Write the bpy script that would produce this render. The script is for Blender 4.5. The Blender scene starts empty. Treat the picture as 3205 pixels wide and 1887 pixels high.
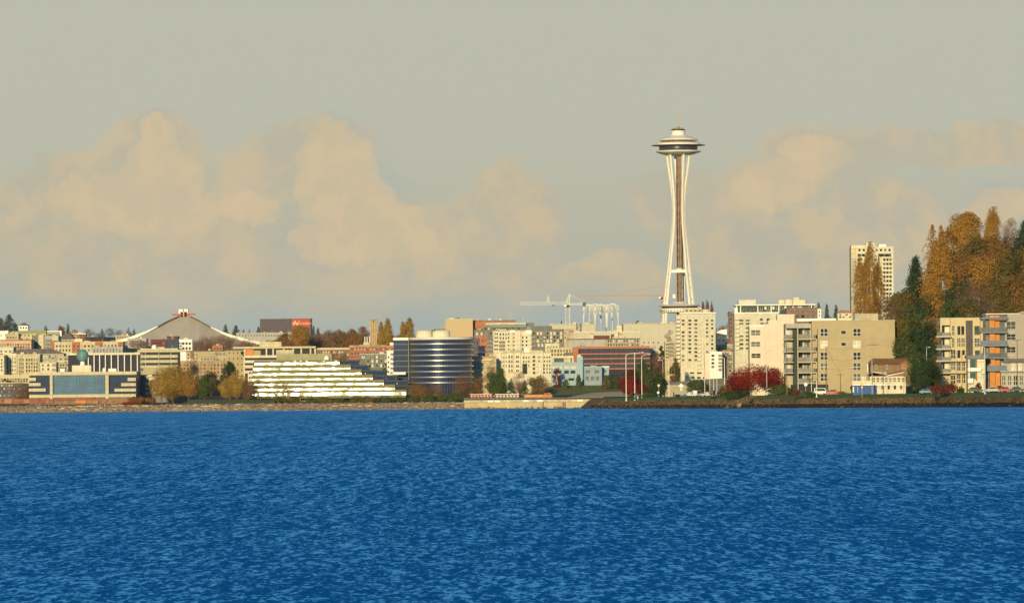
import bpy, math, random
import numpy as np
from mathutils import Vector
random.seed(7)
R = math.radians
scene = bpy.context.scene
COL = scene.collection
# ------------------------------------------------------------------ camera
F = 18000.0            # focal length in photo pixels (photo is 3205 x 1887)
HOR = 1265.0           # row of the horizon at the picture's middle column
CAMH = 2.5
ROLL = 0.0087
cs, sn = math.cos(ROLL), math.sin(ROLL)
cam = bpy.data.cameras.new("camera")
cam.sensor_width = 36.0
cam.lens = 36.0 * F / 3205.0
cam.shift_y = (HOR - 943.5) / 3205.0
cam.clip_start = 1.0
cam.clip_end = 100000.0
camo = bpy.data.objects.new("camera", cam)
COL.objects.link(camo)
camo.location = (0, 0, CAMH)
from mathutils import Matrix
camo.matrix_world = Matrix.Translation((0, 0, CAMH)) @ Matrix.Rotation(R(90), 4, 'X') @ Matrix.Rotation(-ROLL, 4, 'Z')
# lens shift is applied in the rolled frame, so take the roll about the picture's horizon point into account
scene.camera = camo
# ------------------------------------------------------------------ light
SUN_EL, SUN_AZ = 10.0, 190.0      # degrees; azimuth clockwise from +Y (the view direction)
sl = bpy.data.lights.new("sun", 'SUN')
sl.energy = 4.5
sl.angle = R(0.5)
sl.color = (1.0, 0.80, 0.465)
slo = bpy.data.objects.new("sun", sl)
COL.objects.link(slo)
sd = Vector((math.sin(R(SUN_AZ)) * math.cos(R(SUN_EL)), math.cos(R(SUN_AZ)) * math.cos(R(SUN_EL)), math.sin(R(SUN_EL))))
slo.rotation_euler = sd.to_track_quat('Z', 'Y').to_euler()
slo.location = (0, -50, 200)
scene.view_settings.view_transform = 'Standard'
scene.view_settings.look = 'None'
scene.view_settings.exposure = 0.0
scene.view_settings.gamma = 1.0
scene.render.engine = 'CYCLES'
# ------------------------------------------------------------------ sky
world = bpy.data.worlds.new("World")
scene.world = world
world.use_nodes = True
wt = world.node_tree
wt.nodes.clear()
class NT:
    def __init__(s, t): s.t = t
    def n(s, typ, **k):
        nd = s.t.nodes.new(typ)
        for a, b in k.items(): setattr(nd, a, b)
        return nd
    def l(s, a, b): s.t.links.new(a, b)
    def put(s, sock, v):
        if isinstance(v, bpy.types.NodeSocket): s.l(v, sock)
        elif v is not None: sock.default_value = v
    def m(s, op, a, b=None, c=None, clamp=False):
        nd = s.n('ShaderNodeMath', operation=op); nd.use_clamp = clamp
        s.put(nd.inputs[0], a); s.put(nd.inputs[1], b); s.put(nd.inputs[2], c)
        return nd.outputs[0]
    def v(s, op, a, b=None, c=None):
        nd = s.n('ShaderNodeVectorMath', operation=op)
        s.put(nd.inputs[0], a); s.put(nd.inputs[1], b)
        if op == 'MULTIPLY_ADD': s.put(nd.inputs[2], c)
        if op == 'SCALE': s.put(nd.inputs[3], c)
        return nd.outputs['Value'] if op in ('LENGTH', 'DOT_PRODUCT') else nd.outputs[0]
    def mix(s, f, a, b):
        nd = s.n('ShaderNodeMix', data_type='RGBA')
        s.put(nd.inputs[0], f); s.put(nd.inputs[6], a); s.put(nd.inputs[7], b)
        return nd.outputs[2]
    def sm(s, x, a, b, lo=0.0, hi=1.0):
        nd = s.n('ShaderNodeMapRange', interpolation_type='SMOOTHSTEP')
        s.put(nd.inputs[0], x)
        for i, q in enumerate((a, b, lo, hi)): nd.inputs[i + 1].default_value = q
        return nd.outputs[0]
    def noise(s, vec, scale, detail=4.0, rough=0.55, out='Fac'):
        nd = s.n('ShaderNodeTexNoise'); nd.inputs['Scale'].default_value = scale
        nd.inputs['Detail'].default_value = detail; nd.inputs['Roughness'].default_value = rough
        s.put(nd.inputs['Vector'], vec)
        return nd.outputs[out] if out != 'Color' else nd.outputs['Color']
    def xyz(s, x, y, z):
        nd = s.n('ShaderNodeCombineXYZ')
        s.put(nd.inputs[0], x); s.put(nd.inputs[1], y); s.put(nd.inputs[2], z)
        return nd.outputs[0]
def rgb(r, g, b): return (r, g, b, 1.0)
def srgb(r, g, b):
    f = lambda c: (c / 255 / 12.92) if c / 255 <= 0.04045 else ((c / 255 + 0.055) / 1.055) ** 2.4
    return (f(r), f(g), f(b), 1.0)
N = NT(wt)
sky = N.n('ShaderNodeTexSky', sky_type='NISHITA')
sky.sun_disc = False
sky.sun_elevation = R(SUN_EL)
sky.sun_rotation = R(SUN_AZ)
sky.altitude = 10
sky.air_density = 1.0; sky.dust_density = 0.6; sky.ozone_density = 2.0
tc = N.n('ShaderNodeTexCoord')
sep = N.n('ShaderNodeSeparateXYZ'); N.l(tc.outputs['Generated'], sep.inputs[0])
dx, dy, dz = sep.outputs
az = N.m('ARCTAN2', dx, dy)
hyp = N.m('SQRT', N.m('ADD', N.m('MULTIPLY', dx, dx), N.m('MULTIPLY', dy, dy)))
U = N.m('MULTIPLY', az, 18.0)
V = N.m('MULTIPLY', N.m('ARCTAN2', dz, hyp), 18.0)
P = N.xyz(U, V, 0.0)
# cumulus: heaps of ellipses around the horizon, their outlines broken up by noise
w1 = N.v('SUBTRACT', N.noise(P, 3.2, 5, 0.55, 'Color'), (0.5, 0.5, 0.5))
w2 = N.v('SUBTRACT', N.noise(P, 11.0, 6, 0.65, 'Color'), (0.5, 0.5, 0.5))
w3 = N.v('SUBTRACT', N.noise(P, 32.0, 4, 0.6, 'Color'), (0.5, 0.5, 0.5))
PD = N.v('ADD', N.v('ADD', P, N.v('SCALE', w3, None, 0.035)), N.v('ADD', N.v('SCALE', w1, None, 0.16), N.v('SCALE', w2, None, 0.11)))
def heap(blobs):
    acc = None
    for (x, y, rx, ry) in blobs:
        c = ((x - 1602) / 1000, (HOR - y) / 1000, 0)
        q = N.v('MULTIPLY', N.v('SUBTRACT', PD, c), (1000 / rx, 1000 / ry, 0))
        f = N.m('SUBTRACT', 1.0, N.v('LENGTH', q))
        acc = f if acc is None else N.m('MAXIMUM', acc, f)
    return acc
bright = heap([(490, 440, 75, 80), (505, 540, 135, 120), (400, 640, 170, 110), (540, 660, 170, 120), (1045, 415, 80, 75), (1060, 500, 150, 110), (1085, 600, 170, 120), (1180, 700, 160, 100), (1240, 770, 140, 100), (1080, 760, 160, 90), (790, 640, 115, 65), (250, 600, 110, 60), (3110, 660, 130, 70), (2560, 510, 130, 80), (2440, 590, 150, 90)])
soft = heap([(430, 760, 460, 260), (700, 760, 460, 260), (1050, 780, 420, 260), (900, 640, 300, 280), (1000, 480, 240, 160), (250, 560, 200, 130), (480, 500, 200, 170), (1500, 800, 260, 200), (1600, 690, 180, 190), (1500, 900, 300, 130), (2560, 520, 230, 140), (2400, 720, 330, 240), (2780, 760, 260, 220), (3130, 690, 170, 110), (1900, 890, 200, 110), (150, 650, 230, 180), (2150, 640, 200, 140), (3000, 470, 500, 60), (2700, 900, 500, 130)])
mb = N.m('ADD', N.m('MULTIPLY', N.sm(bright, -0.03, 0.14), 0.62), N.m('MULTIPLY', N.sm(bright, 0.08, 0.5), 0.38))
ms = N.sm(soft, -0.04, 0.26)
bil = N.noise(PD, 5.0, 7, 0.6)
bil2 = N.noise(P, 2.2, 3, 0.5)
# clear air: pale grey high up, bluer towards the horizon
clear = N.mix(N.sm(V, 0.25, 0.85), srgb(171, 180, 172), srgb(188, 189, 172))
clear = N.mix(N.sm(V, 0.05, 0.33, 0.7, 0.0), clear, srgb(157, 169, 166))
softc = N.mix(N.sm(bil, 0.36, 0.62), srgb(187, 182, 161), srgb(205, 188, 156))
sunc = N.mix(N.sm(bil, 0.38, 0.60), srgb(205, 188, 156), srgb(216, 193, 156))
ms = N.m('MULTIPLY', ms, N.sm(V, 0.26, 0.46, 0.3, 1.0))
ms = N.m('MULTIPLY', ms, N.sm(bil2, 0.30, 0.50, 0.75, 1.0))
band = N.m('MULTIPLY', N.sm(V, 0.28, 0.42), N.sm(V, 0.5, 0.9, 0.45, 0.0))
c0 = N.mix(band, clear, srgb(190, 182, 156))
c1 = N.mix(ms, c0, softc)
rim = N.m('MULTIPLY', N.m('MULTIPLY', N.sm(bright, -0.5, -0.03), N.m('SUBTRACT', 1.0, mb)), N.sm(N.noise(P, 3.6, 3, 0.5), 0.42, 0.66, 0.0, 0.4))
c1 = N.mix(rim, c1, srgb(168, 178, 172))
c2 = N.mix(N.m('MULTIPLY', mb, 0.78), c1, sunc)
# higher up the photograph sees nothing: hand over to the physical sky, which lights the scene
SKYK = 0.10
tint = N.mix(1.0, sky.outputs[0], sky.outputs[0])
tintn = N.n('ShaderNodeMix', data_type='RGBA', blend_type='MULTIPLY')
tintn.inputs[0].default_value = 1.0
N.l(sky.outputs[0], tintn.inputs[6]); tintn.inputs[7].default_value = rgb(0.25, 0.80, 1.22)
front = N.v('SCALE', c2, None, 1.0 / SKYK)
hand = N.sm(V, 1.3, 2.4)
back = N.sm(dy, -0.35, 0.25)
fz = N.m('MULTIPLY', N.m('SUBTRACT', 1.0, hand), back)
final = N.mix(fz, tintn.outputs[2], front)
bg = N.n('ShaderNodeBackground'); N.l(final, bg.inputs[0]); bg.inputs[1].default_value = SKYK
wo = N.n('ShaderNodeOutputWorld'); N.l(bg.outputs[0], wo.inputs[0])

# ------------------------------------------------------------------ pixel <-> world
def un(x, y):
    u, v = x - 1602.5, HOR - y
    return u * cs + v * sn, -u * sn + v * cs
def WX(x, y, d): return un(x, y)[0] * d / F
def WZ(x, y, d): return CAMH + un(x, y)[1] * d / F
def interp(p, x):
    if x <= p[0][0]: return p[0][1]
    for (a, b), (c, e) in zip(p, p[1:]):
        if x <= c: return b + (e - b) * (x - a) / (c - a)
    return p[-1][1]
def ss(t):
    t = max(0.0, min(1.0, t)); return t * t * (3 - 2 * t)
GP = [(3480, 4.0), (3540, 4.4), (3650, 6.5), (3800, 10), (4000, 20), (4300, 34), (4600, 44), (5000, 52), (5600, 57), (8000, 50), (40000, 20)]
def G(X, Y):
    return interp(GP, Y) + 12 * ss((-X - 190) / 160) * ss((Y - 3900) / 500)
SHORE = [(41.3, 3000), (69, 2630), (117, 2330), (161, 2184), (178, 2000), (215, 1750), (300, 1500), (700, 1300)]
def shoreY(X): return interp(SHORE, X)
def L(X, Y):
    dist = Y - shoreY(X)
    z = (3.7 + 1.7 * ss((dist - 12) / 55)) * ss((X - 40.5) / 9 + 0.1)
    return z + 50 * ss((X - 150 - (2600 - Y) * 0.04) / 130) * ss((Y - 2440) / 170)

# ------------------------------------------------------------------ materials
MATS = {}
def mat(name, col, rough=0.8, var=0.12, scale=0.35, spec=0.3, metal=0.0, streak=False, floors=False):
    if name in MATS: return MATS[name]
    m = bpy.data.materials.new(name); m.use_nodes = True
    t = m.node_tree; b = t.nodes['Principled BSDF']; n = NT(t)
    tcn = n.n('ShaderNodeTexCoord')
    vec = tcn.outputs['Object']
    if streak: vec = n.v('MULTIPLY', vec, (1.0, 1.0, 0.15))
    f = n.noise(vec, scale, 5, 0.6)
    f2 = n.noise(vec, scale * 9, 3, 0.6)
    ff = n.m('ADD', n.m('MULTIPLY', f, 0.7), n.m('MULTIPLY', f2, 0.3))
    dark = rgb(*[max(0, c * (1 - var * 1.6)) for c in col]); light = rgb(*[min(1, c * (1 + var)) for c in col])
    cc = n.mix(n.sm(ff, 0.32, 0.68), dark, light)
    if floors:   # floor joints every storey and panel joints along the wall
        sp = n.n('ShaderNodeSeparateXYZ'); n.l(tcn.outputs['Object'], sp.inputs[0])
        jz = n.m('LESS_THAN', n.m('FRACT', n.m('DIVIDE', sp.outputs[2], 3.1)), 0.13); jx = n.m('LESS_THAN', n.m('FRACT', n.m('DIVIDE', sp.outputs[0], 6.3)), 0.05)
        cc = n.mix(n.m('MULTIPLY', n.m('MAXIMUM', jz, jx), 0.45), cc, rgb(*[c * 0.45 for c in col]))
    n.l(cc, b.inputs['Base Color'])
    b.inputs['Roughness'].default_value = rough
    b.inputs['Specular IOR Level'].default_value = spec
    b.inputs['Metallic'].default_value = metal
    MATS[name] = m
    return m
def stripes(name, a, bcol, period, axis=0, duty=0.5, rough=0.8):
    """ribs or courses: two tones repeating along one object axis"""
    if name in MATS: return MATS[name]
    m = bpy.data.materials.new(name); m.use_nodes = True
    t = m.node_tree; b = t.nodes['Principled BSDF']; n = NT(t)
    tcn = n.n('ShaderNodeTexCoord'); sp = n.n('ShaderNodeSeparateXYZ'); n.l(tcn.outputs['Object'], sp.inputs[0])
    fr = n.m('FRACT', n.m('DIVIDE', sp.outputs[axis], period))
    k = n.m('LESS_THAN', fr, duty)
    nz = n.noise(tcn.outputs['Object'], 0.2, 4, 0.6)
    c = n.mix(k, rgb(*a), rgb(*bcol))
    c = n.mix(n.sm(nz, 0.3, 0.7, 0.0, 0.25), c, rgb(*[x * 0.6 for x in a]))
    n.l(c, b.inputs['Base Color']); b.inputs['Roughness'].default_value = rough
    b.inputs['Specular IOR Level'].default_value = 0.3
    MATS[name] = m
    return m
def lattice(name, a, bcol, px, pz):
    if name in MATS: return MATS[name]
    m = bpy.data.materials.new(name); m.use_nodes = True
    t = m.node_tree; b = t.nodes['Principled BSDF']; n = NT(t)
    tcn = n.n('ShaderNodeTexCoord'); sp = n.n('ShaderNodeSeparateXYZ'); n.l(tcn.outputs['Object'], sp.inputs[0])
    s1 = n.m('SINE', n.m('MULTIPLY', sp.outputs[0], 6.283 / px)); s2 = n.m('SINE', n.m('MULTIPLY', sp.outputs[2], 6.283 / pz))
    k = n.sm(n.m('MULTIPLY', s1, s2), -0.1, 0.35)
    n.l(n.mix(k, rgb(*a), rgb(*bcol)), b.inputs['Base Color']); b.inputs['Roughness'].default_value = 0.8
    MATS[name] = m
    return m
def glass(name, col, rough=0.12, spec=0.5, metal=0.0, var=0.3):
    return mat(name, col, rough, var, 0.12, spec, metal)
CREAM = mat('cream_paint', (0.60, 0.51, 0.31), var=0.1, streak=True, floors=True)
CREAM2 = mat('pale_cream_paint', (0.70, 0.62, 0.43), var=0.08, streak=True, floors=True)
WHITE = mat('white_paint', (0.84, 0.80, 0.70), var=0.06, streak=True)
BEIGE = mat('beige_stucco', (0.52, 0.42, 0.26), var=0.12, streak=True, floors=True)
TAN = mat('tan_siding', (0.44, 0.345, 0.19), var=0.07, scale=0.2)
PINKW = mat('pale_pink_stucco', (0.74, 0.60, 0.44), var=0.05)
OLIVE = mat('olive_grey_stucco', (0.42, 0.38, 0.25), var=0.12, streak=True, floors=True)
GREY = mat('grey_cladding', (0.20, 0.18, 0.15), var=0.15)
GREYL = mat('light_grey_cladding', (0.42, 0.39, 0.34), var=0.12)
GGREEN = mat('grey_green_cladding', (0.17, 0.18, 0.14), var=0.15)
GGREENL = mat('pale_grey_green_panel', (0.36, 0.35, 0.25), var=0.1)
BRICK = mat('red_brick', (0.36, 0.15, 0.085), var=0.2, scale=0.5)
BRICKB = mat('brown_brick', (0.27, 0.15, 0.09), var=0.2, scale=0.5)
BRICKO = mat('orange_brick', (0.42, 0.165, 0.08), var=0.15, scale=0.5)
TANBR = mat('tan_brick', (0.42, 0.28, 0.14), var=0.2, scale=0.4, streak=True)
PEACH = mat('peach_stucco', (0.62, 0.40, 0.24), var=0.15)
BLUEW = mat('pale_blue_panel', (0.33, 0.43, 0.46), var=0.08)
BLUED = mat('deep_blue_panel', (0.03, 0.10, 0.16), var=0.2)
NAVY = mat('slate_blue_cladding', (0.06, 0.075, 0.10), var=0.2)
MAROON = mat('maroon_cladding', (0.16, 0.05, 0.045), var=0.2)
SLATE = mat('purple_grey_roof', (0.13, 0.11, 0.115), var=0.2)
DARK = mat('dark_opening', (0.012, 0.012, 0.014), 0.6, 0.3)
PANE = glass('dark_window_glass', (0.006, 0.007, 0.009), 0.35, 0.12)
PANEM = glass('grey_window_glass', (0.09, 0.095, 0.09), 0.3, 0.3)
RAIL = mat('grey_balcony_panel', (0.20, 0.19, 0.165), 0.5, 0.15)
PANEL = mat('pale_panel', (0.60, 0.55, 0.42), 0.5, 0.2)  # pale tone for some panes and rails
PANEG = glass('greenish_window_glass', (0.05, 0.07, 0.05), 0.25, 0.25)
BLUEG = glass('blue_curtain_glass', (0.016, 0.10, 0.20), 0.3, 0.2)
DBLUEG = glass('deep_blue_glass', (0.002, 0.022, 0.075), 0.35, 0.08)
VIOG = glass('violet_grey_glass', (0.024, 0.022, 0.045), 0.45, 0.1)
STEEL = mat('painted_white_steel', (0.80, 0.74, 0.60), 0.5, 0.08)
GALV = mat('galvanised_steel', (0.55, 0.54, 0.50), 0.4, 0.1)
CONC = mat('concrete', (0.42, 0.35, 0.22), 0.9, 0.15, 0.2, streak=True)
WOOD = mat('weathered_wood', (0.22, 0.15, 0.09), 0.9, 0.25)
GRNROOF = mat('green_flat_roof', (0.28, 0.30, 0.14), 0.9, 0.12)
RED = mat('red_paint', (0.52, 0.035, 0.02), 0.5, 0.1)
ORANGE = mat('orange_paint', (0.62, 0.22, 0.05), 0.6, 0.12)
ORANGEP = mat('orange_panel', (0.60, 0.22, 0.035), 0.6, 0.1)
DSTEEL = mat('dark_steel', (0.05, 0.05, 0.05), 0.5, 0.2)
ASPH = mat('asphalt', (0.07, 0.065, 0.06), 0.9, 0.2)
GRASS = mat('grass_blades', (0.085, 0.105, 0.025), 0.9, 0.3, 0.15)
# ------------------------------------------------------------------ mesh builder
class MB:
    def __init__(s): s.v = []; s.f = []; s.mi = []
    def face(s, pts, mi=0):
        k = len(s.v); s.v += [tuple(p) for p in pts]; s.f.append(tuple(range(k, k + len(pts)))); s.mi.append(mi)
    def box(s, x0, x1, y0, y1, z0, z1, mi=0):
        k = len(s.v)
        s.v += [(x0, y0, z0), (x1, y0, z0), (x1, y1, z0), (x0, y1, z0), (x0, y0, z1), (x1, y0, z1), (x1, y1, z1), (x0, y1, z1)]
        for q in ((0, 3, 2, 1), (4, 5, 6, 7), (0, 1, 5, 4), (1, 2, 6, 5), (2, 3, 7, 6), (3, 0, 4, 7)):
            s.f.append(tuple(k + i for i in q)); s.mi.append(mi)
        return s
    def prism(s, poly, y0, y1, mi=0):
        """poly: (x, z) points, extruded along y"""
        n = len(poly); k = len(s.v)
        s.v += [(x, y0, z) for x, z in poly] + [(x, y1, z) for x, z in poly]
        s.f.append(tuple(range(k, k + n))); s.mi.append(mi)
        s.f.append(tuple(range(k + 2 * n - 1, k + n - 1, -1))); s.mi.append(mi)
        for i in range(n):
            j = (i + 1) % n; s.f.append((k + i, k + n + i, k + n + j, k + j)); s.mi.append(mi)
        return s
    def lathe(s, prof, n=32, cx=0, cy=0, mi=0):
        """prof: (r, z) points from bottom to top"""
        k = len(s.v)
        for r, z in prof:
            for i in range(n):
                a = 2 * math.pi * i / n; s.v.append((cx + r * math.cos(a), cy + r * math.sin(a), z))
        for j in range(len(prof) - 1):
            for i in range(n):
                i2 = (i + 1) % n; s.f.append((k + j * n + i, k + j * n + i2, k + (j + 1) * n + i2, k + (j + 1) * n + i)); s.mi.append(mi)
        s.f.append(tuple(k + i for i in range(n - 1, -1, -1))); s.mi.append(mi)
        s.f.append(tuple(k + (len(prof) - 1) * n + i for i in range(n))); s.mi.append(mi)
        return s
    def tube(s, pts, rads, n=6, mi=0):
        if not isinstance(rads, (list, tuple)): rads = [rads] * len(pts)
        pts = [Vector(p) for p in pts]; k = len(s.v)
        for i, p in enumerate(pts):
            t = (pts[min(i + 1, len(pts) - 1)] - pts[max(i - 1, 0)]).normalized()
            a = t.cross(Vector((0, 0, 1)) if abs(t.z) < 0.9 else Vector((1, 0, 0))).normalized(); b = t.cross(a)
            for j in range(n):
                g = 2 * math.pi * (j + 0.5) / n; s.v.append(tuple(p + (a * math.cos(g) + b * math.sin(g)) * rads[i]))
        for i in range(len(pts) - 1):
            for j in range(n):
                j2 = (j + 1) % n; s.f.append((k + i * n + j, k + i * n + j2, k + (i + 1) * n + j2, k + (i + 1) * n + j)); s.mi.append(mi)
        s.f.append(tuple(k + j for j in range(n - 1, -1, -1))); s.mi.append(mi)
        e = k + (len(pts) - 1) * n
        s.f.append(tuple(e + j for j in range(n))); s.mi.append(mi)
        return s
    def mesh(s, name, mats, smooth=False):
        me = bpy.data.meshes.new(name); me.from_pydata(s.v, [], s.f)
        if not isinstance(mats, (list, tuple)): mats = [mats]
        for m in mats: me.materials.append(m)
        me.polygons.foreach_set('material_index', s.mi)
        if smooth: me.polygons.foreach_set('use_smooth', [True] * len(s.f))
        me.update(); return me
    def build(s, name, mats, parent=None, loc=(0, 0, 0), smooth=False):
        return link(name, s.mesh(name, mats, smooth), parent, loc)
def link(name, me, parent=None, loc=(0, 0, 0), rz=0.0):
    o = bpy.data.objects.new(name, me); COL.objects.link(o); o.location = loc; o.rotation_euler = (0, 0, rz)
    if parent is not None: o.parent = parent
    return o
def tag(o, label, cat, group=None):
    o['label'] = label; o['category'] = cat
    if group: o['group'] = group
    return o
def thing(name, label, cat, loc, rz=0.0, group=None): return tag(link(name, None, None, loc, rz), label, cat, group)
def struct(o, kind='structure'): o['kind'] = kind; return o

# ------------------------------------------------------------------ buildings
WCACHE = {}; RC = random.Random(21)
class Bld:
    """A building whose front wall fills the photo rectangle x0..x1 at distance d."""
    def __init__(s, name, label, cat, x0, y0, x1, d, depth, m, y1=None, roof='auto', head=False, rz=0.0, group=None, body='wall'):
        s.d = d; s.x0, s.x1, s.y0 = x0, x1, y0
        xm = (x0 + x1) / 2
        yb = y1 if y1 else y0 + 60
        X0, X1 = WX(x0, (y0 + yb) / 2, d), WX(x1, (y0 + yb) / 2, d)
        s.ox = (X0 + X1) / 2
        s.oz = (L if head else G)(s.ox, d) - 0.4
        if y1 and y1 < 0: s.oz = WZ(xm, -y1, d)
        s.root = thing(name, label, cat, (s.ox, d, s.oz), rz, group)
        s.top = WZ(xm, y0, d) - s.oz
        s.hw = (X1 - X0) / 2; s.depth = depth; s.mat = m
        if body:
            s.body = MB().box(-s.hw, s.hw, 0, depth, 0, s.top).build(body, m, s.root)
        if roof == 'auto': roof = m
        if roof:
            h = min(0.7, 0.08 * s.top + 0.2)
            r = MB().box(-s.hw - 0.25, s.hw + 0.25, -0.25, depth + 0.25, s.top, s.top + h); ro = r.build('roof', roof, s.root)
            if s.hw > 3.5:
                for q in range(RC.choice((1, 2, 2, 3, 4)) if s.hw < 14 else 5):
                    w_ = RC.uniform(.5, 1.7); x_ = RC.uniform(-s.hw + 2, s.hw - 2); y_ = RC.uniform(1.2, min(6, depth - 2)); t_ = s.top + h + .002
                    if RC.random() < .3: MB().tube([(x_, y_, t_), (x_, y_, t_ + RC.uniform(1.2, 2.6))], .14, 5).build('vent_pipe', GREYL, ro)
                    else: MB().box(x_ - w_, x_ + w_, y_, y_ + 2, t_, t_ + RC.uniform(.5, 1.3)).build('roof_plant', RC.choice((GREYL, BEIGE, CREAM2, GREY)), ro)
    def X(s, x, y): return WX(x, y, s.d) - s.ox
    def Z(s, x, y): return WZ(x, y, s.d) - s.oz
    def box(s, name, x0, y0, x1, y1, m, yf=-0.3, dep=0.5, parent=None, label=None):
        ym, xm = (y0 + y1) / 2, (x0 + x1) / 2
        o = MB().box(s.X(x0, ym), s.X(x1, ym), yf, yf + dep, s.Z(xm, y1), s.Z(xm, y0)).build(name, m, parent or s.root)
        if label: o['label'] = label
        return o
    def win(s, x0, y0, x1, y1, nc, nr, w, h, panes=None, frame=None, skip=0.0, name='window', yf=0.0, detail=False, weights=None):
        """grid of windows: x0..x1, y0..y1 are the centres of the first and last window"""
        panes = panes or [PANE, PANE, PANEM]; frame = frame or s.mat
        px = F / s.d; wm, hm = round(w * 1.12 / px, 1), round(h * 1.12 / px, 1)
        for r in range(nr):
            for c in range(nc):
                if random.random() < skip: continue
                x = x0 + (x1 - x0) * (c / (nc - 1) if nc > 1 else 0.5); y = y0 + (y1 - y0) * (r / (nr - 1) if nr > 1 else 0.5)
                p = random.choice(panes) if not weights else random.choices(panes, weights)[0]
                key = (wm, hm, p.name, frame.name, name)
                if key not in WCACHE:
                    mb = MB(); t = 0.10; a, b = wm / 2, hm / 2
                    mb.box(-a - t, -a, -0.22, 0.0, -b - t, b + t); mb.box(a, a + t, -0.22, 0.0, -b - t, b + t)
                    mb.box(-a, a, -0.22, 0.0, b, b + t); mb.box(-a, a, -0.30, 0.0, -b - t, -b)
                    if detail:
                        mb.box(-0.09, 0.09, -0.2, -0.0, -b, b); mb.box(-a, -0.09, -0.2, 0.0, -b * 0.12 - 0.09, -b * 0.12 + 0.09); mb.box(0.09, a, -0.2, 0.0, -b * 0.12 - 0.09, -b * 0.12 + 0.09)
                        pm = MB().box(-a, a, -0.06, 0.0, -b, b).mesh('pane', p)
                        WCACHE[key] = (mb.mesh(name, frame), pm)
                    else:
                        mb.box(-a, a, -0.06, 0.0, -b, b, 1)
                        WCACHE[key] = (mb.mesh(name, [frame, p]), None)
                o = link(name, WCACHE[key][0], s.root, (s.X(x, y), yf - 0.002, s.Z(x, y)))
                if WCACHE[key][1]: link('pane', WCACHE[key][1], o)
        return s
    def balc(s, x0, y0, x1, y1, nc, nr, w, h, slab=None, out=1.4, rail=None, back=None):
        slab = slab or s.mat; rail = rail or PANEM; back = back or PANE
        px = F / s.d; wm, hm = w / px, h / px
        key = ('b', round(wm, 1), round(hm, 1), slab.name, rail.name, back.name, out)
        if key not in WCACHE:
            a = wm / 2; mb = MB(); mb.box(-a, a, -0.05, 0.0, 0.0, hm * 0.72, 2); mb.box(-a, a, -out, -0.051, -0.25, 0.02, 0)
            mb.box(-a, a, -out, -out + 0.1, 0.021, 1.1, 1); mb.box(-a, -a + 0.1, -out + 0.1, -0.051, 0.021, 1.1, 1); mb.box(a - 0.1, a, -out + 0.1, -0.051, 0.021, 1.1, 1)
            WCACHE[key] = mb.mesh('balcony', [slab, rail, back])
        for r in range(nr):
            for c in range(nc):
                x = x0 + (x1 - x0) * (c / (nc - 1) if nc > 1 else 0.5); y = y0 + (y1 - y0) * (r / (nr - 1) if nr > 1 else 0.5)
                link('balcony', WCACHE[key], s.root, (s.X(x, y), -0.002, s.Z(x, y) - hm * 0.45))
        return s
# ------------------------------------------------------------------ water
def water_mat():
    m = bpy.data.materials.new('sea_water'); m.use_nodes = True
    t = m.node_tree; b = t.nodes['Principled BSDF']; n = NT(t)
    g = n.n('ShaderNodeNewGeometry'); pos = g.outputs['Position']
    gy = n.n('ShaderNodeSeparateXYZ'); n.l(pos, gy.inputs[0])
    def lay(sx, sy, amp, det=2, off=0.0, fa=0, fb=0):
        v = n.v('ADD', n.v('MULTIPLY', pos, (1 / sx, 1 / sy, 1.0)), (off, off * 1.7, 0.0))
        c = n.noise(v, 1.0, det, 0.55, 'Color')
        q = n.v('MULTIPLY', n.v('SUBTRACT', c, (0.5, 0.5, 0.5)), (amp * 0.6, amp, 0.0))
        # the bay is choppier far out: longer waves join in away from the near shore
        return n.v('SCALE', q, None, n.sm(gy.outputs[1], fa, fb)) if fb else q
    ls = [lay(*a) for a in WLAY]
    s = ls[0]
    for q in ls[1:]: s = n.v('ADD', s, q)
    # at this grazing angle only the wave faces turned to the shore are seen, so the mean slope leans that way
    s = n.v('ADD', s, (0.0, -WBIAS, 1.0))
    # waves keep their crests: strong slopes away from the eye are hidden behind the crest in front
    sp = n.n('ShaderNodeSeparateXYZ'); n.l(s, sp.inputs[0])
    sy = n.m('MINIMUM', sp.outputs[1], -0.066)
    nv = n.v('NORMALIZE', n.xyz(sp.outputs[0], sy, sp.outputs[2]))
    n.l(nv, b.inputs['Normal'])
    b.inputs['Base Color'].default_value = WBASE
    b.inputs['Roughness'].default_value = 0.08
    b.inputs['IOR'].default_value = 1.333
    return m
WLAY = [(0.07, 0.35, 1.35, 3, 0.0), (0.15, 1.3, 1.15, 3, 3.1), (0.25, 5.0, 1.05, 3, 7.7, 60, 200), (0.45, 22.0, 1.05, 3, 1.3, 180, 500), (0.85, 90.0, 1.0, 3, 9.3, 450, 1300), (1.7, 340.0, 0.95, 3, 2.3, 1100, 2600), (3.0, 9.0, 0.20, 3, 4.3), (170.0, 120.0, 0.11, 3, 5.3)]
WBIAS = 0.235
WBASE = rgb(0.0, 0.080, 0.275)
mb_ = MB(); mb_.face([(-9000, -300, 0), (9000, -300, 0), (9000, 3600, 0), (-9000, 3600, 0)])
struct(mb_.build('water', water_mat()))
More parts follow.
